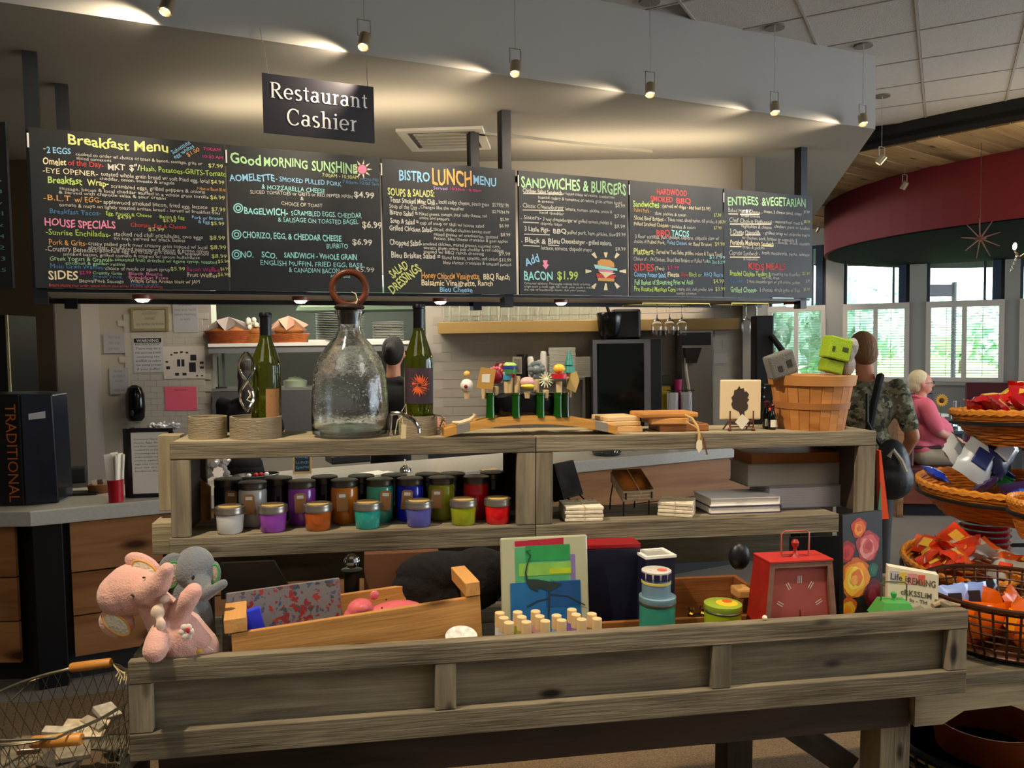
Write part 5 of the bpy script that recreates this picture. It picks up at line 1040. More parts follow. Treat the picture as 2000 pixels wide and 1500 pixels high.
# printed box in crate
a = CF.ay(440, 1150, .12); b = CF.ay(662, 1125, .12)
flo = bpy.data.materials.new('floral_print'); flo.use_nodes = True
def cellprint(m, base, cols, scale, thr, rough=.4, detail=True):
    N, L = m.node_tree.nodes, m.node_tree.links; bs = N['Principled BSDF']; bs.inputs['Roughness'].default_value = rough
    tc = N.new('ShaderNodeTexCoord'); cur = None
    for i, c in enumerate(cols):
        mp = N.new('ShaderNodeMapping'); mp.inputs['Location'].default_value = (i * 3.7, i * 1.3, i * 2.1); L.new(tc.outputs['Object'], mp.inputs[0])
        ns = N.new('ShaderNodeTexNoise'); ns.inputs['Scale'].default_value = scale * (1 + .3 * i); ns.inputs['Detail'].default_value = 2; L.new(mp.outputs[0], ns.inputs['Vector'])
        r = N.new('ShaderNodeValToRGB'); r.color_ramp.elements[0].position = thr; r.color_ramp.elements[1].position = thr + .03; L.new(ns.outputs[0], r.inputs[0])
        mi = N.new('ShaderNodeMix'); mi.data_type = 'RGBA'; L.new(r.outputs[0], mi.inputs[0])
        if cur is None: mi.inputs[6].default_value = lin(base)
        else: L.new(cur, mi.inputs[6])
        mi.inputs[7].default_value = lin(c); cur = mi.outputs[2]
    L.new(cur, bs.inputs['Base Color']); return m
cellprint(flo, '6a6668', ['343f40', '8a2f2c', '3c4868', '7a2424'], 38, .6)
t = thing('floral_box', 'floral printed box leaning inside the pine crate', 'box', CF, (a.x, .075, 0.004), -.0, R=RX(-.25))
MB().box(0, 0, 0, b.x - a.x, .02, .15).build('body', mat('76706e', .5), t, bevel=.002); MB().box(.002, -.001, .002, b.x - a.x - .002, .0, .148).build('printed_face', flo, t)
solo('blue_label_tube', 'small tube with a bright blue label at the left in the pine crate', 'tube', MB().box(0, 0, 0, .045, .02, .07), mat('3440d8', .3), CF, (CF.ay(475, 1190, .05).x, .05, .05), .1, R=RY(-.15), bevel=.002)
# pig shaped soap
yP = .05
t = thing('pig_figure', 'glossy pink pig figure lying in the pine crate', 'figurine', CF, (0, 0, 0))
c = lambda px, py: CF.ay(px, py, yP)
b = MB(); b.ell(c(770, 1200), (.07, .035, .03), 18).ell(c(704, 1190), (.03, .026, .024), 16); 
b.ell(c(706, 1184) + Vector((0, -.022, 0)), (.014, .008, .012), 12).ell(c(733, 1168) + Vector((0, .015, .002)), (.012, .006, .012), 10, R=RY(.4).to_3x3()).ell(c(688, 1200), (.02, .02, .012), 12)
blob(b, 'body', mat('d0656a', .3), t, .003, 3); MB().ell(c(742, 1179) + Vector((0, -.03, .0)), .0022, 8).ell(c(753, 1173) + Vector((0, -.012, .006)), .002, 8).build('eye', mat('1a1010', .2), t)
# black cloth bag behind in the crate
bk = MB(); bk.ell((0, 0, .01), (.11, .025, .055), 16).ell((.09, 0, .0), (.09, .025, .07), 16).ell((-.05, .0, -.02), (.07, .025, .045), 14).ell((.0, 0, -.05), (.15, .022, .05), 14)
t = thing('black_bag', 'dark cloth bag filling the back of the pine crate', 'bag', T, (0, 0, 0)); p = pt(860, 1125, .27)
blob(bk, 'cloth', mat('0d0c0e', .9, bump=.4, bs=60), t, .006, 3, M=TR(Vector((p.x, .262, p.z))))
# boxes behind the crate
p0, p1 = pt(711, 1078, .31), pt(856, 1150, .31)
solo('cardboard_box', 'brown cardboard box behind the pine crate', 'box', MB().box(0, 0, 0, p1.x - p0.x, .025, p0.z + .186), mat('5e3a22', .8), TF, (p0.x, .29, 0), bevel=.002)
p0, p1 = pt(432, 1088, .3), pt(575, 1155, .3)
solo('display_riser', 'dark lid panel with a slanted end behind the elephants', 'lid', MB().prism([(0, 0), (p1.x - p0.x, 0), (p1.x - p0.x - .045, .085), (0, .085)], 0, .012), mat('1c1712', .4), TF, (p0.x, .29, pt(500, 1165, .3).z + .186))  # dark lid flap, nothing stands on it
solo('dark_crate', 'dark wooden crate under the slanted lid panel', 'crate', MB().box(0, 0, 0, .2, .02, .17), DW, TF, (p0.x, .3, 0))
p = pt(687, 1150, .28)
t = thing('glass_knob_bottle', 'black bottle with a cut glass ball stopper behind the floral box', 'bottle', TF, (p.x, .28, 0))
zk = pt(687, 1112, .28).z + .186
MB().lathe([(0, 0), (.018, 0), (.018, zk - .006), (.022, zk - .003), (.025, zk), (0, zk)], 20).build('bottle', mat('12100f', .3), t, smooth=True); MB().ell((0, 0, zk + .02), (.019, .019, .018), 10).build('glass_ball', glass((.95, .95, .95)), t)

# art glass plate
a = pt(980, 1052, .2); b = pt(1152, 1052, .2); bt = pt(980, 1224, .17)
w = b.x - a.x; h = a.z + .186
t = thing('art_glass_plate', 'pale glass plate painted with a crane over green and blue', 'plate', TF, (a.x + .0, .17, 0), .02, R=RX(-.13))
MB().box(0, 0, 0, w, .008, h).build('glass', mat('a9a98c', .15, trans=.0, coat=1), t, bevel=.004)
def rect(c, x0, z0, x1, z1, y=-.0006, nm='painted_area', rough=.3, sl=0): return MB().prism([(x0 * w, z0 * h), (x1 * w, z0 * h), (x1 * w, (z1 + sl) * h), (x0 * w, z1 * h)], y, y + .0006).build(nm, mat(c, rough, var=.12, vs=30), t)
hh = lambda py: (pt(1060, py, .18).z + .186) / h
rect('a3283a', .16, hh(1070), .72, hh(1060), sl=.01); rect('4f9a68', .16, hh(1142), .78, hh(1072)); rect('2f8a4c', .28, hh(1100), .79, hh(1070), -.0012); rect('7fae4e', .2, hh(1128), .8, hh(1104), -.0012); rect('a8b82a', .55, hh(1126), .8, hh(1116), -.0018); rect('7a6a9a', .79, hh(1150), .85, hh(1090)); rect('245f94', .1, .0, .9, hh(1140), -.0018); rect('1e4a7e', .5, hh(1190), .9, hh(1142), -.0022)
m = MB()
cr_ = [(.34, 1078), (.29, 1080), (.335, 1088), (.29, 1108), (.275, 1122), (.29, 1138), (.34, 1148), (.42, 1152)]
ribbon(m, [(u * w, hh(v) * h) for u, v in cr_], [.002, .004, .003, .003, .004, .006, .012, .016], -.003)
ribbon(m, [(u * w, hh(v) * h) for u, v in [(.28, 1135), (.4, 1142), (.55, 1150), (.68, 1146)]], [.004, .018, .022, .003], -.0031)
ribbon(m, [(u * w, hh(v) * h) for u, v in [(.54, 1150), (.535, 1180), (.52, 1215)]], .004, -.003); ribbon(m, [(u * w, hh(v) * h) for u, v in [(.54, 1172), (.4, 1176), (.28, 1186)]], .003, -.003); ribbon(m, [(u * w, hh(v) * h) for u, v in [(.55, 1165), (.75, 1170), (.95, 1190)]], .003, -.003)
for k in range(16): x = .3 + .022 * k; ribbon(m, [(x * w, hh(1136 + (k % 4) * 2) * h), ((x + .02) * w, hh(1150 + (k * 7 % 5)) * h)], .0012, -.0034)
m.build('crane_drawing', mat('22332e', .6), t)
# lip balm tubes
lp = [(976, 0, 'd9d4d0'), (984, 1, 'c8c4c8'), (994, 2, 'cfccd2'), (1011, 0, '9aa23a'), (1019, 1, 'a2a03c'), (1028, 2, '9a9c3a'), (1046, 0, 'd8a0b0'), (1054, 1, 'd8a8b8'), (1065, 2, 'd4a2b4'), (1087, 1, '8fb4d0'), (1097, 2, '8ab0cc'), (1117, 0, '9a6ac0'), (1125, 1, 'a070c8'), (1136, 2, '9468c0'), (1156, 1, 'a8823a'), (1166, 2, 'a8803c')]
grp = ['pale', 'olive green', 'pink', 'light blue', 'violet', 'mustard']
gi = [0, 0, 0, 1, 1, 1, 2, 2, 2, 3, 3, 4, 4, 4, 5, 5]
for (px, row, c), g in zip(lp, gi):
    y = .115 - row * .022
    top = pt(px, 1196 + row * 10 - (px - 976) * .045, y)
    t = thing('lip_balm', '%s banded wooden-capped lip balm tube, %s of its group' % (grp[g], ['rearmost', 'middle' if g not in (3, 5) else 'rear', 'front'][row]), 'lip balm', TF, (top.x, y, .0), group='lip balm tubes in the trough')
    H_ = top.z + .186
    MB().cyl((0, 0, 0), .0108, H_ - .03, 16).build('tube', mat(c, .5), t, smooth=True); MB().lathe([(.0112, H_ - .03), (.0112, H_ - .001), (.0102, H_), (0, H_)], 18).build('cap', mat('d9b988', .6), t, smooth=True)
solo('lip_balm_rack', 'clear dark block holding the lip balm tubes', 'rack', MB().box(0, 0, 0, .23, .03, .05), mat('2a2c30', .2), TF, (pt(975, 1215, .04).x, .135, 0))
# boxes and tins
p0, p1 = pt(1150, 1065, .29), pt(1239, 1100, .29)
t = thing('gift_box', 'navy box with a red lid beside the glass plate', 'box', TF, (p0.x - .02, .25, 0), -.03); hb = p0.z + .186
MB().box(0, 0, 0, p1.x - p0.x + .02, .06, hb - .0).build('body', mat('16162a', .4), t, bevel=.002); MB().box(-.001, -.001, hb, p1.x - p0.x + .021, .061, hb + .012).build('lid', mat('8a1018', .4), t, bevel=.002)
p0, p1 = pt(1238, 1085, .24), pt(1318, 1085, .24); hb = p0.z + .186
t = thing('framed_box', 'navy box topped by a white frame behind the stacked tins', 'box', TF, ((p0.x + p1.x) / 2, .24, 0), .1)
MB().box(-.04, -.035, 0, .04, .035, hb).build('body', mat('1c1c34', .4), t, bevel=.002); MB().box(-.042, -.037, hb, .042, -.027, hb + .006).box(-.042, .027, hb, .042, .037, hb + .006).box(-.042, -.027, hb, -.032, .027, hb + .006).box(.032, -.027, hb, .042, .027, hb + .006).build('frame', M_['white'], t); MB().box(-.032, -.027, hb, .032, .027, hb + .002).build('picture', mat('9a9a90', .4), t)
def tin(label, px, pyt, pyb, y, r, z0, body, lid, bands=(), top=None, name='tin'):
    a = pt(px, pyt, y); x = a.x; H_ = a.z + .186 - z0
    t = thing(name, label, 'tin', TF, (x, y, z0))
    LT = .016; MB().cyl((0, 0, 0), r, H_ - LT * .8, 40).build('body', mat(body, .35, .2), t, smooth=True)
    MB().lathe([(r * 1.02, H_ - LT), (r * 1.035, H_ - LT + .001), (r * 1.03, H_), (r * .98, H_ + .001), (0, H_)], 40).build('lid', mat(lid, .35, .2), t, smooth=True)
    return t, H_, x
r1 = .0425
t, H1, x1_ = tin('teal round tin with a stamped square panel under the patterned tin', 1284, 1163, 1215, .15, r1, 0, '3f9a84', '7fa0ac')
MB().box(-.018, -.0, .07, .018, .002, .105).build('panel', mat('2f8a7a', .4), t, M=TR(0, -r1 - .001, .0)); MB().lathe([(r1 * 1.037, H1 - .018), (r1 * 1.05, H1 - .015), (r1 * 1.037, H1 - .012)], 40).build('rim', mat('8a8070', .3, .8), t, smooth=True)
t, H2, x2_ = tin('small tin with navy squares and a blue flowered base atop the teal tin', 1282, 1113, 1163, .15, .034, H1 + .001, '7a98ac', 'd8d4cc')
MB().lathe([(.0345, H2 * .5), (.0352, H2 * .51), (.0352, H2 * .6), (.0345, H2 * .61)], 40).build('yellow_band', mat('cfc26a', .4), t, smooth=True)
for k in range(12): MB().box(-.0068, -.0012, H2 * .68, .0068, 0, H2 * .95).build('navy_square', mat('1e1a44', .4), t, M=RZ(k * PI / 6 + .2) @ TR(0, -.0352, 0))
MB().cyl((.012, -.006, H2 + .0008), .012, .0008, 16).build('lid_print', mat('d8604a', .4), t)
t, H3, x3_ = tin('lime green round tin with a fruit picture on its lid', 1412, 1178, 1208, .12, .043, 0, 'a4b81e', '9fb43c')
MB().cyl((.008, -.004, H3 + .0008), .026, .0008, 24).build('lid_print', mat('e0c030', .4), t); MB().cyl((.014, .008, H3 + .0018), .012, .0008, 16).build('lid_fruit', mat('d0602a', .4), t)
MB().lathe([(.0443, H3 - .018), (.0458, H3 - .015), (.0445, H3 - .012)], 40).build('rim', mat('8a8a70', .3, .8), t, smooth=True)
# dark red wooden crate
p0, p1 = pt(1100, 1180, .22), pt(1468, 1180, .22)
t = thing('brown_crate', 'reddish brown wooden crate standing behind the tins', 'crate', TF, (p0.x, .2, 0), -.02)
w = p1.x - p0.x; RW = wood('7c4a24', '96602f', '5a3216', rough=.5, knots=False, shift=.1, name='brown_crate_wood')
hplank(t, 0, 0, 0, w, .012, .135, RW, 'front_board'); hplank(t, 0, .115, 0, w, .127, .2, RW, 'back_board'); yplank(t, w - .012, .0125, 0, w, .114, .2, RW, 'end_board'); yplank(t, 0, .0125, 0, .012, .114, .2, RW, 'end_board')
MB().box(-.02, 0, 0, .02, .05, .024).build('handle', M_['pine'], t, bevel=.005, M=TR(w - .035, -.01, .178))
for dx in (-.165, -.135, -.095): MB().lathe([(0, 0), (.009, 0), (.009, .004), (.005, .008), (.005, .012), (.0085, .015), (.007, .02), (0, .021)], 14).build('brass_knob', mat('b48a30', .25, 1), t, M=TR(w + dx, .02, .136), smooth=True)
MB().box(-.17, .005, .125, -.07, .03, .136).build('iron_bar', M_['iron'], t, M=TR(w, 0, 0))
solo('black_pouch', 'black rounded pouch hung over the crate corner left of the red lantern', 'pouch', MB().ell((0, 0, 0), (.028, .02, .035), 16), mat('15161a', .4), TF, (pt(1442, 1085, .2).x, .195, pt(1442, 1085, .2).z + .186), smooth=True)
# red lantern
a, b = pt(1470, 1200, .09), pt(1620, 1195, .09); at_, bt_ = pt(1486, 1092, .09), pt(1605, 1092, .09)
t = thing('red_clock', 'red metal desk clock with tapered sides, roman hour marks and a wire handle', 'clock', TF, ((a.x + b.x) / 2, .09, 0))
Hc = at_.z + .186; wb_ = (b.x - a.x) / 2 + .006; wt = (bt_.x - at_.x) / 2; dd = .05
rm = mat('9a2019', .45, bump=.1, bs=80, var=.15, vs=30); rust = mat('7f5a48', .6, var=.2, vs=40)
def frus(wb, wt, db, dt, z0, z1, inset=0): 
    return [(-wb, -db, z0), (wb, -db, z0), (wb, db, z0), (-wb, db, z0), (-wt, -dt, z1), (wt, -dt, z1), (wt, dt, z1), (-wt, dt, z1)]
MB().add(frus(wb_, wt, dd, dd * .8, 0, Hc), [(0, 3, 2, 1), (4, 5, 6, 7), (1, 2, 6, 5), (2, 3, 7, 6), (3, 0, 4, 7)]).build('case', rm, t)
e = .012
fr2 = MB(); fo = [(-wb_, 0), (wb_, 0), (wt, Hc), (-wt, Hc)]; fi = [(-wb_ + e, e), (wb_ - e, e), (wt - e, Hc - e), (-wt + e, Hc - e)]
yb_ = lambda z: -dd + (dd * .2) * z / Hc
vs = [(x_, yb_(z_) , z_) for x_, z_ in fo] + [(x_, yb_(z_), z_) for x_, z_ in fi] + [(x_, yb_(z_) + .01, z_) for x_, z_ in fi]
fr2.add(vs, [(i, (i + 1) % 4, (i + 1) % 4 + 4, i + 4) for i in range(4)] + [(i + 4, (i + 1) % 4 + 4, (i + 1) % 4 + 8, i + 8) for i in range(4)]).build('front_frame', rust, t)
MB().add([(x_, yb_(z_) + .009, z_) for x_, z_ in fi], [(0, 1, 2, 3)]).build('dial', mat('9c4a40', .5, var=.12, vs=12), t)
fm = MB(); cz = Hc * .5
for k in range(12):
    a_ = PI / 2 - k * PI / 6; ca, sa = math.cos(a_), math.sin(a_); rx, rz_ = wt * .72, Hc * .36
    L_ = .017; c0_ = Vector((ca * rx, sa * rz_)); dr = Vector((ca, sa)).normalized(); nn = Vector((-dr.y, dr.x))
    for off in ((-1, 0, 1) if k % 3 == 0 else (-.6, .6)):
        q = c0_ + nn * off * .0045
        ribbon(fm, [(q.x - dr.x * L_ / 2, cz + q.y - dr.y * L_ / 2), (q.x + dr.x * L_ / 2, cz + q.y + dr.y * L_ / 2)], .0022, yb_(cz + q.y) + .0078)
fm.build('hour_marks', mat('cfc0b4', .6), t)
hm = MB(); ribbon(hm, [(0, cz - .004), (0, cz + .04)], [.006, .0015], yb_(cz) + .0068); ribbon(hm, [(0, cz + .004), (.001, cz - .034)], [.005, .0025], yb_(cz) + .0068); hm.build('hands', mat('1a1210', .5), t)
MB().box(-wt - .002, -dd * .8 - .002, Hc, wt + .002, dd * .8, Hc + .005).build('top_plate', mat('b8302a', .45), t, bevel=.001)
MB().lathe([(.012, 0), (.008, .004), (.004, .01), (.004, .022), (.008, .028), (.009, .034), (.005, .041), (0, .042)], 16).build('finial', rm, t, smooth=True, M=TR(.0, -.01, Hc + .005))
hw_ = .035; hh_ = .052
MB().tube([(-hw_, -.01, Hc + .012), (-hw_, -.01, Hc + hh_ + .008), (-hw_ + .008, -.01, Hc + hh_ + .014), (hw_ - .008, -.01, Hc + hh_ + .014), (hw_, -.01, Hc + hh_ + .008), (hw_, -.01, Hc + .005)], .0022, 7).tube([(-hw_, -.01, Hc + .012), (0, -.01, Hc + .012)], .0022, 6).build('wire_handle', mat('a8554a', .4, .3), t, smooth=True)
# black panel and flower poster
p0, p1 = pt(1600, 1100, .27), pt(1652, 1100, .27)
solo('black_board', 'plain black board behind the red clock', 'board', MB().box(0, 0, 0, .16, .006, .30), mat('0a0a0b', .5), TF, (p1.x - .15, .29, 0), -.05)
a, b, c_ = pt(1641, 1003, .2), pt(1734, 1003, .2), pt(1641, 1190, .2)
w = (b.x - a.x) / .96; h = a.z + .186
t = thing('flower_print', 'tall black canvas print of red, orange and pink roses', 'picture', TF, (a.x, .17, 0), .25, R=RX(-.04))
MB().box(0, 0, 0, w, .012, h).build('canvas', mat('141512', .5), t, bevel=.001)
def rose(cx, py, r, cols, rxs=1.0):
    cz = (pt(1690, py, .18).z + .186)
    rings = len(cols)
    for i, c in enumerate(cols):
        k = 1 - i / rings * .9; m = MB(); n = 18
        pts = []
        for j in range(n):
            a_ = 2 * PI * j / n; rr = r * k * (1 + .08 * math.sin(5 * a_ + i * 2) + .05 * math.sin(3 * a_ + i))
            pts.append((min(w - .001, max(.001, cx * w + rr * math.cos(a_) * rxs + .1 * r * math.sin(i * 2.1))), max(.002, min(h - .001, cz + rr * math.sin(a_) + .07 * r * math.cos(i * 1.7)))))
        m.add([(x_, -.0005 - .0003 * i, z_) for x_, z_ in pts], [tuple(range(n))]).build('painted_petal', mat(c, .5, var=.1, vs=40), t)
rose(.4, 1035, .026, ['b8301a', 'd8661e', 'e8921e', 'd85a1a']); rose(.1, 1078, .028, ['8a0f14', 'c01c1e', 'a01418']); rose(.62, 1073, .04, ['a03034', 'c85a58', 'd88880', 'c04c4c', 'a83438']); rose(.3, 1132, .052, ['c06014', 'e8921c', 'f0b428', 'f0d048', 'd87020', 'e8a040']); rose(.12, 1188, .03, ['c85a14', 'e8b028', 'e88a1c']); rose(.75, 1120, .018, ['1c5a48', '2a6a50']); rose(.75, 1165, .036, ['5a0f1c', '7a1a28', '9a3040'])
# orange and green folder leaning at the unit's right end
a = pt(1716, 880, .345); b = pt(1733, 1000, .345)
t = thing('orange_folder', 'bright orange card folder leaning on the right end of the shelf unit', 'folder', T, (0, 0, 0))
zb_ = b.z; MB().prism([(a.x + .002, a.z), (a.x + .007, a.z + .001), (b.x + .006, zb_ - .02), (b.x - .02, zb_ - .02)], .345, .36).build('sheet', mat('e04a18', .5), t); MB().prism([(a.x + .008, (a.z + zb_) / 2), (a.x + .0, zb_ - .02), (a.x + .012, zb_ - .02)], .343, .345).build('green_sheet', mat('2f8a68', .5), t)
# green lantern lid and lettered block at the right end
a = pt(1700, 1172, .1); t = thing('green_lantern', 'small green metal lantern with a wire handle at the right end of the trough', 'lantern', TF, (pt(1745, 1185, .09).x, .09, 0), -.25)
zl = a.z + .186
MB().add(frus(.048, .03, .04, .025, zl - .04, zl - .0), [(0, 3, 2, 1), (4, 5, 6, 7), (0, 1, 5, 4), (1, 2, 6, 5), (2, 3, 7, 6), (3, 0, 4, 7)]).build('roof', mat('4a9a4a', .4), t); MB().box(-.04, -.032, 0, .04, .032, zl - .04).build('body', mat('3a7a40', .5), t, bevel=.002)
MB().lathe([(.006, 0), (.004, .006), (.007, .012), (.007, .018), (0, .022)], 12).build('finial', mat('3f9a48', .3), t, smooth=True, M=TR(0, 0, zl)); MB().tube([(-.03, 0, zl - .01), (-.03, 0, zl + .04), (-.024, 0, zl + .045), (.024, 0, zl + .045), (.03, 0, zl + .04), (.03, 0, zl - .012)], .0018, 6).build('wire_handle', mat('5a6a50', .4, .5), t, smooth=True)
a, b = pt(1745, 1110, .11), pt(1828, 1140, .07)
t = thing('lettered_block', 'cream block sign with coloured collage lettering at the right end', 'sign', TF, (a.x, .13, 0), -.42)
hb = a.z + .186; wbk = .115
MB().prism([(0, 0), (wbk, 0), (wbk, hb - .014), (0, hb)], 0, .028).build('block', mat('d6cdb4', .6), t, bevel=.001)
def tl(s, x0, x1, z, h_, c, slope=-.01): text(MB(), s, (0, 0, 0), (1, 0, 0), 1) ; m = MB(); text(m, s, (x0, 0, z), (x1, 0, z + slope * (x1 - x0) / .1), h_, up=(0, 0, 1), bold=.02, lift=.001); m.build('lettering', mat(c, .6), t)
for x0, x1, c in ((.004, .024, 'b4b0b8'), (.026, .042, 'd8b84a'), (.044, .066, 'd88a90'), (.068, .084, 'd85a50')): MB().box(x0, -.0008, hb - .042, x1, 0, hb - .01 - x0 * .1).build('colour_patch', mat(c, .6), t)
tl('Life is', .006, .05, hb - .032, .016, '4a4650'); tl('REMkiNG', .046, .108, hb - .040, .017, '6a5a40'); tl('cRKSSLiM', .03, .1, hb - .068, .014, '5a5448'); tl('fo - TH', .05, .09, hb - .085, .009, '6a6458')
solo('driftwood_stick', 'pale driftwood stick at the right corner of the trough', 'stick', MB().tube([(0, 0, 0), (.03, .004, .006), (.05, .0, 0), (.07, -.008, .0)], [.006, .008, .007, .003], 8), mat('a08a6c', .8), TF, (pt(1830, 1180, .08).x - .02, .07, .175), smooth=True)
solo('patterned_plate', 'white rimmed patterned plate peeking over the trough edge', 'plate', MB().lathe([(0, .0), (.02, .0), (.034, .006), (.035, .0075), (.02, .002), (0, .002)], 32), mat('d6d2cc', .3, var=.3, vs=70), TF, (pt(902, 1240, .06).x, .07, .165), smooth=True, R=RX(.35))
solo('glass_pebble', 'tiny cream bead by the foot of the red clock', 'bead', MB().ell((0, 0, 0), .006, 10), mat('e8d8c0', .4), T, (pt(1494, 1205, .012).x, .013, .006), smooth=True)
# ================================================================== ON THE SERVING COUNTER
CT = Fr(K.p(0, 0, CTZ), K.ex, K.ey, K.ez)
def ct(px, py): return CT.az(px, py, 0)      # point on the worktop under a pixel
# coffee urn at the left
q = WD.I @ CT.p(*WD.az(60, 985, CTZ)) if False else WD.az(70, 992, CTZ)
t = thing('drink_dispenser', 'black box drink dispenser lettered TRADITIONAL on its side, at the left end of the counter', 'dispenser', WD, (WD.az(44, 990, CTZ).x, WD.az(44, 990, CTZ).y + .02, CTZ + .001), .0)
hz = WD.ay(45, 770, t.location.y).z - CTZ
MB().box(-.34, 0, 0, .0, .26, hz).build('body', mat('0b0c0f', .35), t, bevel=.01)
MB().add([(0, 0, 0), (.13, .07, 0), (.10, .26, 0), (0, .26, 0), (0, 0, hz), (.12, .07, hz - .01), (.09, .26, hz - .01), (0, .26, hz)], [(0, 3, 2, 1), (4, 5, 6, 7), (0, 1, 5, 4), (1, 2, 6, 5), (2, 3, 7, 6), (3, 0, 4, 7)]).build('side_panel', mat('0c1220', .3, coat=.2), t, bevel=.006)  # bluish sheen of this face is put into its colour
m = MB(); text(m, 'TRADITIONAL', (-.075, 0, hz - .05), (-.075, 0, .02), .055, up=(1, 0, 0), lift=.0012); m.build('lettering', mat('a85a28', .5), t)['label'] = 'orange vertical lettering'
m = MB().add([(.03, .0145, hz - .13), (.095, .048, hz - .125), (.095, .048, hz - .09), (.03, .0145, hz - .1)], [(0, 1, 2, 3)]); m.build('label_plate', mat('a8a8a8', .3, .3), t)
m = MB(); ribbon(m, [(-.06, .05), (-.06, hz + .0)], .0, 0)
# dark cooler frame at the far left behind it
t = thing('drink_cooler', 'tall black cooler cabinet at the far left edge behind the dispenser', 'cooler', WD, (-3.2, 4.66, CTZ + .001))
MB().box(-.5, 0, 0, .26, .3, .98).build('cabinet', mat('08080a', .3), t, bevel=.004); MB().box(.262, -.006, .30, .275, .004, .98).build('trim_strip', mat('b0a680', .4, .5), t); MB().ell((.14, -.01, .62), (.04, .02, .085), 14).build('lamp_globe', mat('b8c0a0', .4), t, smooth=True); MB().box(-.1, -.05, .42, .22, 0, .435).box(-.1, -.05, .2, .16, 0, .212).build('ledge', mat('b0ada4', .4), t)
def onct(name, label, cat, px, py, rz=0, **k): c = ct(px, py); return thing(name, label, cat, CT, (c.x, c.y, .001), rz, **k)
# red cup with bags
t = onct('straw_cup', 'red plastic cup holding folded white paper bags', 'cup', 227, 980)
MB().lathe([(0, .0), (.034, 0), (.038, .11), (.040, .112), (.038, .114), (.035, .11), (.032, .006), (0, .006)], 28).build('cup', mat('9c0c1c', .3), t, smooth=True)
pg = MB()
for i, (dx, dy, r, h) in enumerate([(-.014, .0, -.07, .235), (.0, .008, -.02, .24), (.012, -.004, .05, .235), (.004, -.014, .02, .225), (.02, .01, .08, .23)]): MB().box(-.018, -.004, .0, .022, .004, h).build('paper_bag', mat('e0dacb', .8, bump=.2, bs=30), t, bevel=.0015, M=TR(dx, dy, .01) @ RY(r) @ RZ(i * .5))
# framed sign
t = onct('framed_notice', 'dark framed notice with printed paragraphs on the counter', 'sign', 281, 972, math.radians(-20))
MB().box(-.075, 0, 0, -.055, .02, .36).box(.135, 0, 0, .155, .02, .36).box(-.055, 0, .34, .135, .02, .36).box(-.055, 0, 0, .135, .02, .02).build('frame', mat('1d141c', .35), t, bevel=.002); MB().box(-.1, .02, 0, -.07, .1, .36).build('stand', mat('2a2a2c', .5), t)
MB().box(-.055, .006, .02, .135, .012, .34).build('sheet', M_['paper'], t)
m = MB()
for i, s in enumerate(['Consumer Alerts:', 'Honey, Eggs, Burgers', 'and Raw oysters are', 'cooked to order.', 'Consuming raw or', 'undercooked meats,', 'poultry, seafood or', 'eggs may increase', 'your risk of a', 'foodborne illness']): text(m, s, (-.04, .006, .30 - i * .0185), (-.04 + .0078 * len(s), .006, .30 - i * .0185), .0085)
m.build('print', mat('3a3638', .7), t)['kind'] = 'stuff'
def wbasket(par, r, h, c='9a5f28', r2=None, sy=.7, name='weave'):
    r2 = r2 or r * 1.25; m = MB()
    for i in range(int(h / .008)): z = i * .008; rr = r + (r2 - r) * z / h; m.tube([(rr * math.cos(a), rr * math.sin(a) * sy, z + .004 + .0015 * math.sin(9 * a + i * 3.1)) for a in [2 * PI * k / 24 for k in range(24)]], .005, 5, True)
    m.lathe([(0, .002), (r, .002)], 24, sy=sy); return m.build(name, mat(c, .7, bump=.4, bs=60, var=.2, vs=30), par, smooth=True)
t = onct('wicker_basket', 'small tan wicker basket at the foot of the framed notice', 'basket', 290, 968); wbasket(t, .04, .035, 'b5823c')
t = onct('wicker_basket', 'small brown wooden basket with packets left of the red cup', 'basket', 196, 962); wbasket(t, .05, .05, '7a4c28'); [MB().box(-.012, -.002, 0, .012, .002, .05).build('packet', mat(c, .6), t, M=TR(dx, 0, .02) @ RY(dx * 8)) for dx, c in ((-.02, 'c7b89c'), (.0, '5a3a24'), (.022, 'b09a7c'))]
solo('black_tray', 'flat black tray on the counter beside the dispenser', 'tray', MB().box(-.09, -.04, 0, .11, .06, .012), M_['black'], CT, (ct(150, 968).x, ct(150, 968).y + .03, .001), -.3, bevel=.003)
t = onct('card_terminal', 'black card terminal standing behind the coffee dispenser', 'terminal', 150, 945); MB().box(-.06, 0, 0, .05, .09, .09).build('body', M_['black'], t, bevel=.008); MB().box(-.075, .02, .05, -.06, .05, .15).build('handset', mat('18181a', .4), t, bevel=.004)
# napkin dispenser above notice
t = onct('metal_box', 'grey metal box with a pile of crumpled plastic wrap behind the notice', 'box', 300, 900); MB().box(-.1, 0, 0, .14, .12, .20).build('box', mat('77757a', .4, .4), t, bevel=.004)
cw = MB(); rnd = random.Random(8)
for k in range(26): cw.ell((rnd.uniform(-.02, .16), rnd.uniform(.0, .08), .215 + rnd.uniform(0, .035)), (rnd.uniform(.015, .03), .02, rnd.uniform(.008, .016)), 6, R=RY(rnd.uniform(-1, 1)).to_3x3())
cw.build('plastic_wrap', mat('c9c8c6', .2, trans=.3), t)
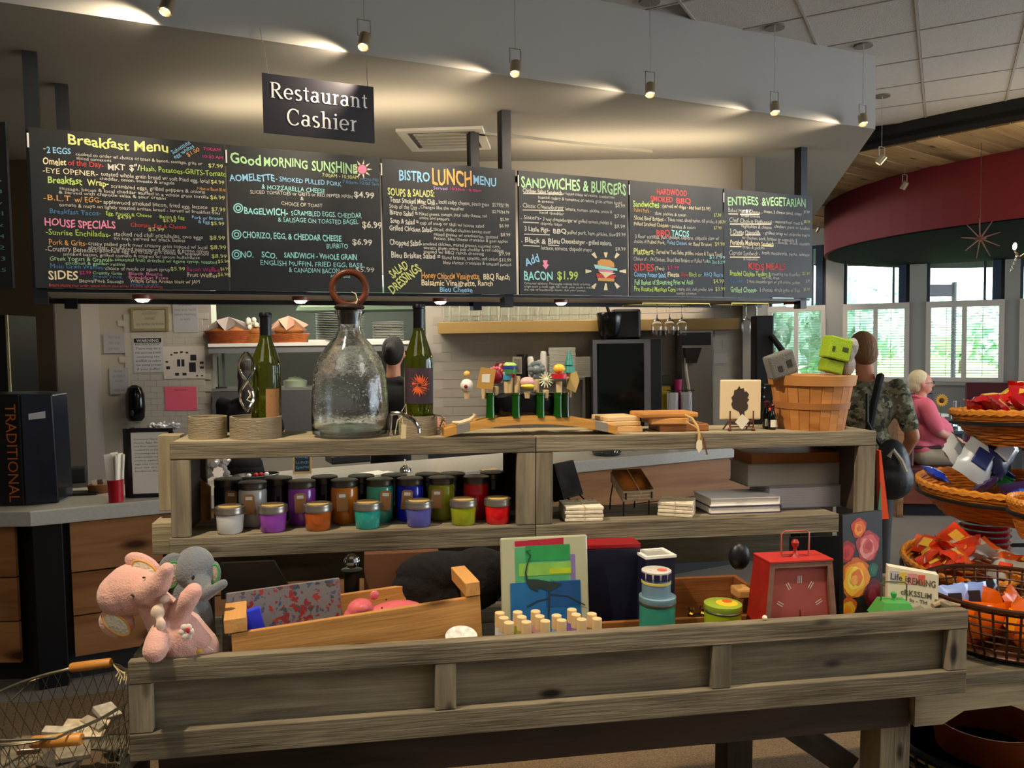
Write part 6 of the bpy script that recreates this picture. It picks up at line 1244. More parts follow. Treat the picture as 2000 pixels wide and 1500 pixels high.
# between shelf boards
t = onct('chalk_easel', 'small blue chalk lettered A-frame sign on the counter', 'sign', 590, 925, -.35)
MB().box(-.055, 0, 0, -.045, .008, .19).box(.045, 0, 0, .055, .008, .19).box(-.045, 0, 0, .045, .008, .012).box(-.045, 0, .178, .045, .008, .19).build('frame', mat('b09260', .6), t, M=RX(-.2)); MB().box(-.045, .002, .01, .045, .006, .18).build('slate', mat('1a2026', .6), t, M=RX(-.2))
m = MB(); [text(m, s, (-.038, 0.002, z), (.038, .002, z), .018, wob=.2) for s, z in (('Brown', .13), ('Bag', .095), ('Lunch', .06), ('Special', .03))]; m.build('chalk_lettering', mat('4a9ac8', .8), t, M=RX(-.2))
t = onct('serving_tray', 'oval black tray with wrapped sweets on the counter', 'tray', 500, 935); MB().lathe([(0, 0), (.12, 0), (.135, .025), (.13, .026), (.115, .005), (0, .005)], 32, sy=.7).build('tray', mat('17181c', .25), t, smooth=True)
for dx, c in ((-.04, 'd8d4d0'), (-.0, 'b81a2a'), (.03, 'c42030'), (.06, 'e0dcd8')): MB().ell((dx, 0, .022), (.016, .012, .012), 8).build('sweet', mat(c, .3), t)
t = onct('plastic_bag', 'clear plastic bag with a scalloped white label on the counter', 'bag', 425, 940); cw = MB()
for k in range(20): cw.ell((rnd.uniform(-.06, .06), rnd.uniform(-.03, .03), .03 + rnd.uniform(0, .08)), (rnd.uniform(.015, .035), .02, rnd.uniform(.01, .025)), 6, R=RY(rnd.uniform(-1, 1)).to_3x3())
cw.build('film', mat('9a9896', .15, trans=.4), t); MB().lathe([(0, 0), (.03, 0), (.03, .003), (0, .003)], 24, wob=lambda a, z: 1 + .1 * math.cos(8 * a)).build('label', mat('d8ccc0', .6), t, M=TR(0, -.05, .06) @ RX(PI / 2))
t = onct('service_bell', 'chrome domed bell on the counter below the shelf top', 'bell', 792, 922)
MB().lathe([(.03, 0), (.036, .004), (.034, .018), (.026, .03), (.012, .04), (.005, .048), (.0045, .07), (.007, .075), (0, .08)], 28).build('bell', M_['chrome'], t, smooth=True)
t = onct('black_register', 'black register screen seen between the decanter and the shelf', 'register', 690, 905); MB().box(-.14, 0, 0, .12, .2, .05).box(-.1, .05, .05, .1, .07, .2).build('body', mat('111114', .3), t, bevel=.006)
solo('loose_papers', 'loose receipts lying on the counter by the register', 'paper', MB().box(-.1, -.05, 0, .1, .05, .002).box(-.05, -.1, .002, .12, -.02, .004), M_['paper'], CT, (ct(720, 925).x, ct(720, 925).y, .001), .3)
t = onct('glass_dish', 'low glass dish on the counter at the top of the right bay', 'dish', 1185, 888); MB().lathe([(0, 0), (.09, 0), (.1, .02), (.095, .02), (.085, .004), (0, .004)], 28).build('dish', mat('3a3c3e', .1), t, smooth=True)
solo('paper_slip', 'orange-toned slip on the counter edge near the middle post', 'paper', MB().box(-.05, -.02, 0, .05, .02, .003), mat('d8b070', .7), CT, (ct(955, 918).x, ct(955, 918).y, .001), 0)

# ================================================================== KITCHEN
def at(px, py, Y): return WD.ay(px, py, Y)
wall_ = BW
def sheet(label, x0, y0, x1, y1, c, lines=None, tc='4a4a4c', name='notice', frame=None, Y=BW - .012, fs=.6):
    a = at(x0, y1, Y); b = at(x1, y0, Y); w, h = b.x - a.x, b.z - a.z
    t = thing(name, label, 'notice', WD, (a.x, Y, a.z)); MB().box(0, 0, 0, w, .003, h).build('sheet', mat(c, .7), t)
    if frame: MB().box(-.02, -.008, -.02, 0, .004, h + .02).box(w, -.008, -.02, w + .02, .004, h + .02).box(0, -.008, h, w, .004, h + .02).box(0, -.008, -.02, w, .004, 0).build('frame', mat(frame, .5), t)
    if lines:
        m = MB(); n = len(lines); st_ = h / (n + .6)
        for i, s in enumerate(lines):
            if not s: continue
            L_ = min(w * .86, w * .06 * len(s)); text(m, s, (w / 2 - L_ / 2, 0, h - (i + 1) * st_), (w / 2 + L_ / 2, 0, h - (i + 1) * st_), st_ * fs)
        m.build('print', mat(tc, .7), t)['kind'] = 'stuff'
    return t, w, h
sheet('gold framed certificate on the tiled kitchen wall', 262, 604, 324, 642, 'aaa28c', ['HONORARY', 'AWARD', 'this certifies the kitchen'], '7a725e', 'framed_certificate', '8a7f5e')
sheet('plain white printed sheet at the top right of the tiled wall', 339, 588, 385, 650, 'a8a9ac', ['Employees', 'must wash hands', 'before returning', 'to work', '', ''], '77787c')
t, w, h = sheet('white WARNING notice with a black heading band on the tiled wall', 262, 658, 317, 728, 'b9babd', ['', 'SHELLFISH ADVISORY', 'There may be a', 'risk associated with', 'consuming raw', 'shellfish or other', 'raw animal protein', 'if you suffer'], '5a5a5e')
MB().box(.01, -.002, h - .045, w - .01, -.0005, h - .01).build('heading_band', mat('1c1c20', .5), t); m = MB(); text(m, 'WARNING', (.03, -.002, h - .04), (w - .03, -.002, h - .04), .024, bold=.02); m.build('heading', mat('c9c9c9', .5), t)
sheet('faint printed sheet at the left of the wall behind reflections', 203, 650, 243, 690, 'a3a3a6', ['Wash hands', 'with soap', 'and water'], '85868a'); sheet('faint list of closing duties taped low on the tiled wall', 215, 718, 250, 770, 'a5a4a4', ['Be sure', 'to clock in', 'and out', '', 'thank you'], '7f7f83')
t, w, h = sheet('cream poster of small camera and phone shaped drawings', 320, 676, 399, 740, 'cfc6bc', None)
dm = MB()
for u, v, a, b in ((.06, .5, .06, .05), (.07, .3, .09, .09), (.18, .72, .05, .05), (.26, .78, .1, .05), (.42, .8, .06, .05), (.55, .78, .06, .05), (.34, .38, .07, .22), (.44, .38, .07, .22), (.62, .2, .16, .3), (.66, .56, .14, .18), (.88, .45, .09, .07), (.88, .3, .09, .07), (.28, .1, .09, .08), (.46, .1, .09, .08), (.78, .06, .05, .04), (.9, .06, .05, .04)):
    dm.box(u * w, -.002, v * h, (u + a) * w, -.001, (v + b) * h)
dm.build('printed_drawings', mat('2c2a2c', .6), t)['kind'] = 'stuff'
sheet('bright pink paper note below the drawings poster', 323, 755, 383, 802, 'e2607c', ['NOTICE', '', '', '', ''], '9a3a50', name='pink_note', fs=.5)
p = at(267, 822, BW - .05)
t = thing('soap_dispenser', 'glossy black oval soap dispenser on the tiled wall', 'dispenser', WD, (p.x, BW - .008, p.z)); hh2 = at(267, 752, BW - .05).z - p.z
MB().lathe([(0, 0), (.05, .002), (.072, .03), (.078, hh2 * .4), (.075, hh2 * .72), (.055, hh2 * .93), (.02, hh2), (0, hh2)], 28, sy=.75).xf(TR(0, -.058, 0)).build('shell', M_['black_gloss'], t, smooth=True); MB().ell((0, -.118, .07), (.014, .004, .025), 10).build('button', mat('2e2a30', .3), t)
# the pass: steel shelf, ledge and things on it
pz = at(640, 668, BW).z
ps = thing('pass_shelf', 'stainless steel shelf across the kitchen pass opening', 'shelf', WD, (OPL + .07, BW - .12, pz - .05))
pw = OPR - OPL - .075
MB().box(.0, 0, .022, pw, .5, .05).build('top', mat('ece8de', .35), ps, bevel=.002); MB().box(.0, .01, -.03, pw, .03, .021).build('edge', mat('8f8f90', .35, .3), ps); MB().box(0, .25, -.03, pw, .29, 0).build('warmer_bar', mat('8c8a86', .3, .8), ps)
for x in (.08, pw * .55, pw - .06): MB().box(x, .08, -.30, x + .02, .1, 0).build('bracket', mat('a8a8a4', .3, .8), ps)
lz = 1.30
pl = thing('pass_ledge', 'lower stainless ledge of the pass opening', 'ledge', WD, (OPL + .065, BW - .06, lz)); MB().box(0, 0, .002, pw - .02, .3, .025).build('top', mat('c8c8c4', .25, .7), pl); MB().box(0, 0, -.40, pw - .02, .055, -.001).build('apron', mat('8a8a8c', .35, .7), pl)
BSY = BW - .02
def psx(px): return at(px, 665, BSY).x
for i, (px, w, c, lab) in enumerate(((448, .20, '9a4a1e', 'bread basket with a white napkin at the left of the pass shelf'), (500, .10, 'b06a2c', 'middle bread basket with ruffled paper liner'), (565, .17, 'b8622a', 'rightmost bread basket lined with pink-lit paper'))):
    t = thing('bread_basket', lab, 'basket', WD, (psx(px), BSY, pz), 0); wbasket(t, w * .8, .11 if i == 0 else .075, c, w, .6)
    lb = MB()
    n = 16
    if i != 1: lb.add([(w * 1.0 * math.cos(2 * PI * k / n) * (.5 + .5 * (k % 2)), w * .45 * math.sin(2 * PI * k / n), .10 + .09 * (k % 3) * .5) for k in range(n)] + [(0, 0, .22), (0, 0, .08)], [(k, (k + 1) % n, n) for k in range(n)] + [((k + 1) % n, k, n + 1) for k in range(n)])
    else:
        for k in range(14): lb.ell((.06 * math.cos(k), .04 * math.sin(k), .13 + .02 * (k % 4)), .022, 7)
    lb.build('paper_liner', mat(['a89a92', 'd8d6c4', 'd8a890'][i], .7), t, smooth=True)
    MB().ell((0, 0, .1), (w * .75, w * .4, .05), 14).build('bread', mat('a86a34', .7), t, smooth=True)
_NM = 'lowest second third fourth fifth sixth seventh eighth ninth tenth eleventh twelfth thirteenth fourteenth fifteenth sixteenth seventeenth eighteenth nineteenth twentieth'.split()
def nth(i, n):
    if i == n - 1: return 'topmost'
    return _NM[i] if i < len(_NM) else 'near-topmost'
def plates(label, x, y, z, n, r, c='b9bdb4', st=.009, fr=WD, name='plate_stack', grp='stacked plates on the pass shelf'):
    for i in range(n):
        o = solo('plate', label, 'plate', PLM, mat(c, .3), fr, (x, y, z + i * st), 0, group=grp, smooth=True) if False else None
        m_ = bpy.data.objects.new('plate', plate_me(r, c)); COL.objects.link(m_); m_.matrix_world = TR(x, y, z + i * st); tag(m_, nth(i, n) + ' ' + label, 'plate', label)
_pm = {}
def plate_me(r, c):
    if (r, c) not in _pm:
        me = MB().lathe([(0, 0), (r * .6, 0), (r, .012), (r, .0155), (r * .6, .004), (0, .004)], 28).mesh('plate', True); me.materials.append(mat(c, .3)); _pm[(r, c)] = me
    return _pm[(r, c)]
plates('grey-green plate of the tall round stack behind the decanter', psx(660), BSY + .1, pz, 17, .2, '9aa398', .014)
plates('plate of the right-hand round stack on the pass shelf', psx(755), BSY + .1, pz, 12, .13, 'b2b6ac', .013)
for px, w in ((628, .09), (735, .1)):
    solo('platter', 'long white platter lying at the left of the plate stacks' if px < 700 else 'long white platter lying right of the decanter neck', 'plate', MB().box(-w, -.08, 0, w, .08, .02), mat('d8d6cc', .4), WD, (psx(px), BSY - .0, pz), 0, bevel=.004)
t = thing('range_hood', 'pale green lit hood at the top of the pass opening', 'hood', WD, (psx(720), BW + .55, 1.98)); MB().prism([(-.75, 0), (.8, 0), (.8, .16), (-.6, .24)], 0, .6).box(-.2, .1, .2, .3, .5, .52).build('hood', mat('9fb09a', .5), t); MB().box(-.7, -.01, .03, .78, 0, .045).build('edge_strip', mat('d8e0cc', .4), t)
t = thing('serving_dish', 'small rounded dish with bread under the pass shelf', 'dish', WD, (psx(568), BW + .08, lz + .026)); MB().lathe([(0, 0), (.09, 0), (.1, .05), (0, .09)], 20).build('dish', mat('8f9a80', .5), t, smooth=True)
t = thing('wire_ticket_rail', 'small chrome rail with clips under the pass shelf', 'rail', WD, (psx(425), BW - .05, lz + .026)); MB().box(-.02, 0, 0, .07, .02, .012).box(.0, 0, .012, .008, .01, .26).build('rail', M_['steel'], t)
# glass shelf
gz0, gz1 = at(1000, 650, BW - .12).z, at(1000, 628, BW - .12).z
xs0, xs1 = at(855, 640, BW - .2).x, at(1443, 630, BW - .2).x
t = thing('wall_shelf', 'thick pale wooden wall shelf carrying the row of glasses', 'shelf', WD, (xs0, BW - .2, gz0)); MB().box(0, 0, 0, xs1 - xs0, .19, gz1 - gz0).build('board', mat('a8884e', .55, var=.12, vs=5, stretch=(.15, 1, 1), bump=.1), t, bevel=.003)
gme = MB().lathe([(0, 0), (.028, 0), (.03, .008), (.038, .13), (.0365, .13), (.0285, .01), (0, .008)], 20).mesh('glass', True); gme.materials.append(mat((.95, 1, .95), .02, trans=1, ior=1.3))
for i in range(16):
    px = 874 + i * 19.2; c = at(px, 625, BW - .1); o = bpy.data.objects.new('drinking_glass', gme); COL.objects.link(o); o.matrix_world = TR(c.x, BW - .12, gz1 + .0005)
    tag(o, 'clear tumbler on the wooden wall shelf, %s from the left' % (['first', 'second'] + _NM[2:])[i], 'glass', 'tumblers on the wall shelf')
# back counter under the wall shelf
bk_ = thing('back_counter', 'steel back counter along the kitchen wall', 'counter', WD, (x2 + .02, BW - .42, 0)); MB().box(0, 0, .86, .72 - x2, .41, .9).build('worktop', mat('8f8f90', .3, .8), bk_); MB().box(.02, .03, 0, .70 - x2, .4, .86).build('cabinet', mat('55555a', .5, .3), bk_)
BZ = .9005; BKY = BW - .25
def bk(px): return at(px, 700, BKY).x
zb = lambda py: at(1000, py, BKY).z
# things there
t = thing('shelf_riser', 'low steel riser behind the bottle stoppers', 'riser', WD, (bk(1040), BKY + .02, BZ)); MB().box(-.32, 0, .46, .42, .2, .48).build('top', mat('8a857e', .3, .7), t); [MB().box(x, 0, 0, x + .02, .2, .46).build('leg', mat('8a857e', .3, .7), t) for x in (-.32, .40)]
rz_ = BZ + .481
t = thing('red_bowl', 'glossy dark red rounded bowl turned over behind the stoppers', 'bowl', WD, (bk(983), BKY + .1, rz_)); MB().lathe([(.0, .13), (.06, .12), (.085, .07), (.09, 0), (.086, 0), (0, .0)], 24).build('bowl', mat('7a1410', .2), t, smooth=True)
t = thing('dark_jug', 'dark jug behind the stoppers', 'jug', WD, (bk(1020), BKY + .12, rz_)); MB().lathe([(0, 0), (.05, 0), (.055, .1), (.045, .17), (.048, .19), (0, .19)], 20).build('jug', mat('1c1614', .3), t, smooth=True)
for i, (px, h) in enumerate(((1040, .16), (1056, .13), (1062, .2), (1068, .16))):
    t = thing('paper_cup_sleeve', ['leaning white cup sleeve, leftmost', 'short white cup sleeve, second', 'tall white cup sleeve behind', 'white cup sleeve nearest the menu stack'][i], 'cup', WD, (bk(px), BKY + .05 + .04 * (i % 2), rz_), 0, R=RY(-.1 + .05 * i)); MB().lathe([(0, 0), (.032, 0), (.024, h), (.018, h + .012), (0, h + .014)], 20).build('sleeve', mat('c9c3b6', .6), t, smooth=True)
for px, n, lab, dy in ((1099, 22, 'white tray in the tall stack behind the stoppers', 0), (1140, 15, 'white tray in the lower stack beside the glass-front oven', .06)):
    for i in range(n):
        o = bpy.data.objects.new('paper_tray', _pm.setdefault('tray', None) or _pm.__setitem__('tray', (lambda me: (me.materials.append(mat('bdb8a8', .6)), me)[1])(MB().box(-.105, -.08, 0, .105, .08, .0085).mesh('paper_tray'))) or _pm['tray']); COL.objects.link(o)
        o.matrix_world = TR(bk(px) + random.uniform(-.003, .003), BKY + .1 + dy, (rz_ if dy == 0 else BZ + .5) + .011 * i - (0 if dy == 0 else .02)); tag(o, nth(i, n) + ' ' + lab, 'tray', lab)
# glass-front appliance, grinder
a, b = at(1157, 664, BKY - .1), at(1270, 850, BKY - .1)
t = thing('glass_front_oven', 'black appliance with a grey framed dark glass door', 'appliance', WD, (a.x, BKY - .12, BZ)); w, h = b.x - a.x, a.z - BZ
MB().box(0, 0, 0, w + .09, .28, h).build('body', mat('1a191b', .5), t, bevel=.004); MB().box(0, -.015, 0, .03, -.001, h).box(w - .05, -.015, 0, w, -.001, h).box(.03, -.015, h - .03, w - .05, -.001, h).build('door_frame', mat('7a777a', .4, .5), t); MB().box(.03, -.01, 0, w - .05, -.002, h - .03).build('glass_door', mat('0e1412', .05), t)
a2, b2 = at(1166, 605, BKY - .05), at(1250, 660, BKY - .05)
t = thing('coffee_grinder', 'black coffee grinder on top of the glass-front appliance', 'grinder', WD, (a.x + .15, BKY, BZ + h + .001)); MB().lathe([(0, 0), (.07, 0), (.09, .05), (.10, .14), (.105, .2), (.1, .215), (0, .22)], 28).build('hopper', mat('0a0a0b', .2), t, smooth=True); MB().box(.02, -.06, 0, .24, .12, .24).build('motor', mat('0c0c0e', .4), t, bevel=.02); MB().tube([(0, 0, .2), (-.02, 0, .26), (.03, 0, .30)], .014, 8).build('handle', M_['black'], t)
# soft goods right of the oven
t = thing('yellow_bag', 'yellow topped olive bag behind the coffee machine', 'bag', WD, (bk(1297), BKY, BZ)); MB().box(-.05, -.03, 0, .05, .03, zb(758) - BZ).build('bag', mat('b5971c', .5), t, bevel=.012); MB().box(-.045, -.025, zb(756) - BZ, .045, .025, zb(738) - BZ).build('top', mat('3c3c2a', .6), t, bevel=.008); MB().box(-.04, -.034, 0, .03, -.031, zb(768) - BZ).build('label', mat('d8b818', .5), t)
t = thing('pink_cup', 'magenta cup standing behind the wire rack', 'cup', WD, (bk(1322), BKY - .04, BZ)); MB().lathe([(0, 0), (.02, 0), (.028, zb(762) - BZ), (.032, zb(745) - BZ), (0, zb(745) - BZ)], 20).build('cup', mat('b02060', .4), t, smooth=True)
for i, px in enumerate((1308, 1335)): t = thing('white_canister', ['left white canister in the black wire rack', 'right white canister in the black wire rack'][i], 'canister', WD, (bk(px), BKY - .1, BZ)); MB().cyl((0, 0, 0), .045, zb(770) - BZ, 20).build('canister', mat('b9b9bd', .5), t, smooth=True)
t = thing('wire_rack', 'black zigzag wire rack around the canisters', 'rack', WD, (bk(1294), BKY - .16, BZ)); zz = zb(765) - BZ
MB().tube([(0, 0, 0), (.02, 0, zz), (.05, 0, 0), (.1, 0, zz), (.15, 0, 0), (.2, 0, zz), (.21, 0, 0)], .004, 6).tube([(0, 0, zz), (.22, 0, zz)], .004, 6).build('wire', M_['black'], t)
# ice machine
a, b = at(1330, 645, BKY), at(1392, 850, BKY)
t = thing('ice_dispenser', 'tall stainless ice dispenser with a black top band', 'dispenser', WD, (a.x, BKY - .02, BZ)); w, h = b.x - a.x, a.z - BZ
MB().box(0, 0, 0, w, .25, h).build('body', mat('8e8882', .3, .8), t, bevel=.006); MB().box(.0, -.01, h - .12, w - .02, -.001, h - .02).build('top_band', mat('101012', .3), t); MB().prism([(.02, h - .26), (.1, h - .26), (.14, h - .14), (.01, h - .14)], -.09, -.001).build('spout', mat('2c2622', .3, .5), t); MB().tube([(.02, -.05, h - .22), (.02, -.06, h - .3), (.05, -.05, h - .5), (.055, -.05, .02)], .012, 8).build('hose', mat('b5aa94', .4), t)
sheet('white outlet box with a small slot on the wall right of the ice dispenser', 1394, 690, 1421, 710, 'aaa398', None, name='outlet_box')
# tall dark post and machine near the windows
a = at(1478, 640, 6.3)
t = thing('coffee_machine', 'black and brass coffee machine with an articulated arm by the window', 'coffee machine', WD, (at(1470, 800, 6.1).x, 6.1, CTZ)); 
MB().box(-.02, 0, 0, .2, .2, .42).build('body', mat('2a211c', .4, .4), t, bevel=.01); MB().ell((.06, -.02, .40), .035, 12).ell((.06, -.02, .33), .03, 12).build('dial', M_['black_gloss'], t, smooth=True)
MB().box(.03, .02, .42, .17, .16, .95).build('column', mat('0d0e12', .5), t, bevel=.01); MB().tube([(.14, 0, .80), (.26, -.03, .62)], [.02, .025], 8).build('arm', M_['black'], t); MB().box(-.05, -.005, .3, -.035, .0, .43).box(-.05, -.005, .42, .16, 0, .43).build('brass_frame', mat('8a6a3a', .4, .6), t)
MB().ell((.125, -.02, .235), .01, 8).build('red_light', mat('ff5030', .5, emis='ff3018', es=3), t)
# hanging wine glasses and their rack under the menu rack
def hang_rack(px0, px1, v):
    a = K.ay(px0, 592, v); b = K.ay(px1, 592, v)
    t = thing('glass_rack', 'thin brass rail rack under the menu boards holding %s' % ('three wine glasses' if px0 < 1400 else 'two wine glasses'), 'rack', K, (a.x, v, a.z)); L_ = b.x - a.x
    MB().tube([(0, 0, 1.93 - a.z), (0, 0, 0), (L_, 0, 0), (L_, 0, 1.93 - a.z)], .006, 6).tube([(0, .25, 1.93 - a.z), (0, .25, 0), (L_, .25, 0), (L_, .25, 1.93 - a.z)], .006, 6).tube([(0, 0, 0), (0, .25, 0)], .005, 6).tube([(L_, 0, 0), (L_, .25, 0)], .005, 6).build('rail', mat('9a8a50', .3, .8), t)
    return a.z
for px0, px1, gl in ((1254, 1385, ((1283, 'left of the three'), (1308, 'middle of the three'), (1332, 'right of the three'))), (1428, 1500, ((1458, 'left of the two'), (1479, 'right of the two')))):
    v = PV + .2; z = hang_rack(px0, px1, v)
    for px, w_ in gl:
        c = K.ay(px, 620, v + .12); s = 1.0
        t = thing('wine_glass', 'hanging upside-down wine glass, %s in its rack' % w_, 'wine glass', K, (c.x, v + .12, z + .004), group=None)
        MB().lathe([(.0, .004), (.038, .003), (.038, .0), (.006, -.004), (.004, -.02), (.0038, -.10), (.008, -.112), (.03, -.13), (.043, -.165), (.042, -.2), (.034, -.24), (.0325, -.24), (.0405, -.2), (.0415, -.166), (.028, -.133), (0, -.118)], 28).build('glass', mat((1, 1, 1), .0, trans=1, ior=1.35), t, smooth=True, ang=60)

# ================================================================== PEOPLE
skin = mat('c08466', .55, var=.05, vs=20); skin2 = mat('c98a76', .55)
def head(par, M, hair, hairstyle='short', sk=skin, s=1.0, glasses=False):
    """head looking along -y before M; origin at the neck base"""
    b = MB(); b.ell((0, 0, .155), (.074, .092, .105), 20).ell((0, -.028, .10), (.052, .058, .055), 16).ell((0, -.096, .135), (.012, .018, .018), 10).ell((0, -.088, .152), (.009, .012, .02), 8)
    b.ell((.074, .006, .145), (.012, .02, .03), 10).ell((-.074, .006, .145), (.012, .02, .03), 10).ell((0, -.078, .088), (.024, .012, .009), 10)
    caps(b, (0, .01, -.02), (0, .005, .09), .055, .05)
    h = blob(b, 'head', sk, par, .008, 3, M=M)
    MB().ell((.028, -.084, .158), (.011, .006, .006), 8).ell((-.028, -.084, .158), (.011, .006, .006), 8).build('eye', mat('e6e0d8', .3), h); MB().ell((.028, -.089, .158), .0045, 6).ell((-.028, -.089, .158), .0045, 6).build('iris', mat('2a2018', .3), h); MB().box(-.02, -.0895, .0855, .02, -.086, .0885).build('mouth', mat('7a3a34', .5), h)
    hb_ = MB(); hb_.ell((0, .018, .172), (.083, .094, .105), 20).ell((0, .04, .13), (.078, .07, .08), 16)
    if hairstyle == 'bun': hb_.ell((0, .11, .16), (.04, .04, .045), 14)
    if hairstyle == 'long': chain(hb_, [(0, .06, .13), (0, .09, .0), (0, .08, -.12)], [.06, .05, .03])
    m2 = blob(hb_, 'hair', mat(hair, .7, bump=.6, bs=90, stretch=(1, 1, .2)), par, .008, 2, M=M)
    if hairstyle != 'x':
        m2.matrix_local = M @ TR(0, .012, .006)
    if glasses: MB().tube([(-.05 + .02 * math.cos(a) + .02, -.098, .158 + .016 * math.sin(a)) for a in [k * PI / 6 for k in range(12)]], .002, 5, True).tube([(.03 + .02 * math.cos(a), -.098, .158 + .016 * math.sin(a)) for a in [k * PI / 6 for k in range(12)]], .002, 5, True).tube([(.05, -.098, .16), (.08, .0, .155)], .002, 5).tube([(-.05, -.098, .16), (-.08, .0, .155)], .002, 5).build('glasses', M_['black'], h)
    return h
def hand(par, M, sk=skin, curl=.5, mir=1):
    b = MB(); b.ell((0, 0, -.045), (.038, .016, .05), 12)
    for i, (x, L_) in enumerate(((-.028, .062), (-.009, .072), (.010, .068), (.028, .054))):
        p = Vector((x, 0, -.085)); pts = [p]; a = .12
        for sgm in (.45, .33, .25):
            a += curl; p = p + Vector((x * .06, -math.sin(a), -math.cos(a))) * (L_ * sgm); pts.append(p)
        chain(b, [Vector((x * .8, 0, -.05))] + pts, [.011, .0095, .0088, .008, .007], 8)
    chain(b, [(-.03 * mir, -.004, -.02), (-.05 * mir, -.014, -.05), (-.056 * mir, -.022, -.075)], [.013, .011, .009], 8)
    return blob(b, 'hand', sk, par, .0045, 2, M=M)
def aim(p, d, up=(0, 1, 0)):       # frame whose -z runs along d
    d = Vector(d).normalized(); z = -d; x = Vector(up).cross(z).normalized(); y = z.cross(x); return Matrix(((x.x, y.x, z.x, p[0]), (x.y, y.y, z.y, p[1]), (x.z, y.z, z.z, p[2]), (0, 0, 0, 1)))
def standing(label, X, Y, ht, yaw, shirt, pants, hair, style, armL, armR, lean=0, sleeve=.55, head_turn=0, head_tilt=0, sk=skin, extra=None):
    """faces -y before yaw; arm tuples: shoulder-relative elbow and hand points in metres for a 1.7 m body"""
    s = ht / 1.72; t = thing('person', label, 'person', WD, (X, Y, 0), yaw)
    S_ = Matrix.Scale(s, 4)
    hip = Vector((0, 0, .92)); che = Vector((0, -lean * .35, 1.27)); nk = Vector((0, -lean * .5, 1.46))
    b = MB(); b.ell(hip, (.165, .115, .12), 18).ell((0, -lean * .17, 1.08), (.15, .105, .14), 18).ell(che, (.175, .115, .16), 18).ell(nk + Vector((0, .01, -.05)), (.14, .075, .05), 14)
    arms = []
    for sd, (el, hn) in ((-1, armL), (1, armR)):
        sh = Vector((sd * .185, che.y, 1.40)); e = sh + Vector(el); h_ = sh + Vector(hn)
        m_ = sh.lerp(e, sleeve * 1.4); chain(b, [sh, m_], [.062, .056]); arms.append((sh, e, h_, sd))
    o = blob(b, 'shirt', shirt, t, .012, 4, M=S_)
    b = MB(); b.ell((0, .0, .9), (.168, .118, .1), 16)
    for sd in (-1, 1): chain(b, [(sd * .085, 0, .88), (sd * .095, -.01, .5), (sd * .1, .01, .1)], [.088, .062, .045])
    blob(b, 'trousers', pants, t, .014, 3, M=S_)
    for sd in (-1, 1): MB().ell((sd * .1, -.05, .035), (.05, .13, .045), 14).box(sd * .1 - .04, -.15, 0, sd * .1 + .04, .06, .02).build('shoe', M_['black'], t, smooth=True, M=S_)
    for sh, e, h_, sd in arms:
        b = MB(); chain(b, [sh.lerp(e, .4), e, h_], [.047, .041, .027]); blob(b, 'arm', sk, t, .008, 3, M=S_)
        hand(t, S_ @ aim(h_, h_ - e), sk, mir=-sd)
    head(t, S_ @ TR(nk.x, nk.y, nk.z + .01) @ RZ(head_turn) @ RX(head_tilt), hair, style, sk)
    return t, S_
blk = mat('0e0d0f', .85)
# worker by the decanter, in the gap between counter and pass
cx = at(757, 700, 5.75).x
standing('kitchen worker with dark hair in a black shirt, seen behind the decanter', cx, 5.78, 1.70, math.radians(150), blk, mat('16161a', .8), '17110e', 'bun', ((-.05, -.02, -.28), (-.0, -.24, -.3)), ((.05, -.02, -.28), (.0, -.24, -.32)), lean=.12, head_turn=.45, head_tilt=.15)
standing('kitchen worker in black bending forward, mostly hidden by the tan-labelled bottle', at(468, 740, 5.6).x, 5.6, 1.55, math.radians(175), blk, mat('16161a', .8), '1c120c', 'long', ((-.05, -.1, -.26), (.05, -.3, -.3)), ((.05, -.1, -.26), (-.02, -.3, -.32)), lean=.3, head_turn=.1, head_tilt=.3)
# customer in camouflage
camo = bpy.data.materials.new('camouflage'); camo.use_nodes = True; cellprint(camo, '6f6d58', ['4a4c38', '8a8468', '3a3c30', '9a9a84'], 14, .56, rough=.9)
Yc = 4.75; Xc = at(1690, 760, Yc).x
t, S_ = standing('customer in a camouflage shirt with a black bag strap standing beside the counter', Xc, Yc, 1.68, math.radians(165), camo, mat('3a3a3c', .9), '7a5634', 'short', ((-.08, .03, -.29), (-.06, -.16, -.45)), ((.06, .04, -.29), (.0, -.2, -.36)), lean=.05, head_turn=.2, head_tilt=.35, sk=mat('b87858', .55))
MB().tube([(.01, .10, .98), (.0, .108, 1.1), (-.01, .118, 1.2), (-.03, .122, 1.32), (-.055, .10, 1.42), (-.08, .04, 1.475), (-.09, -.05, 1.47), (-.085, -.12, 1.38)], .022, 8).build('bag_strap', mat('131418', .8), t, M=S_)
b = MB(); b.ell((0, 0, 0), (.10, .09, .17), 16).ell((0, 0, -.06), (.12, .1, .12), 16)
tb_ = thing('shoulder_bag', 'black shoulder bag with pale trim hanging behind the shelf end', 'bag', WD, (at(1742, 915, 4.5).x, 4.5, at(1742, 915, 4.5).z)); blob(b, 'bag', mat('14161c', .5, bump=.3, bs=30), tb_, .01, 2)
MB().tube([(-.06, -.09, .08), (-.04, -.1, .12), (.0, -.11, .06), (.02, -.12, -.0)], .012, 6).build('pale_trim', mat('b0aa98', .6), tb_, smooth=True); MB().tube([(-.06, 0, .12), (-.12, .05, .26), (-.1, .1, .42)], .01, 6).build('strap', M_['black'], tb_)
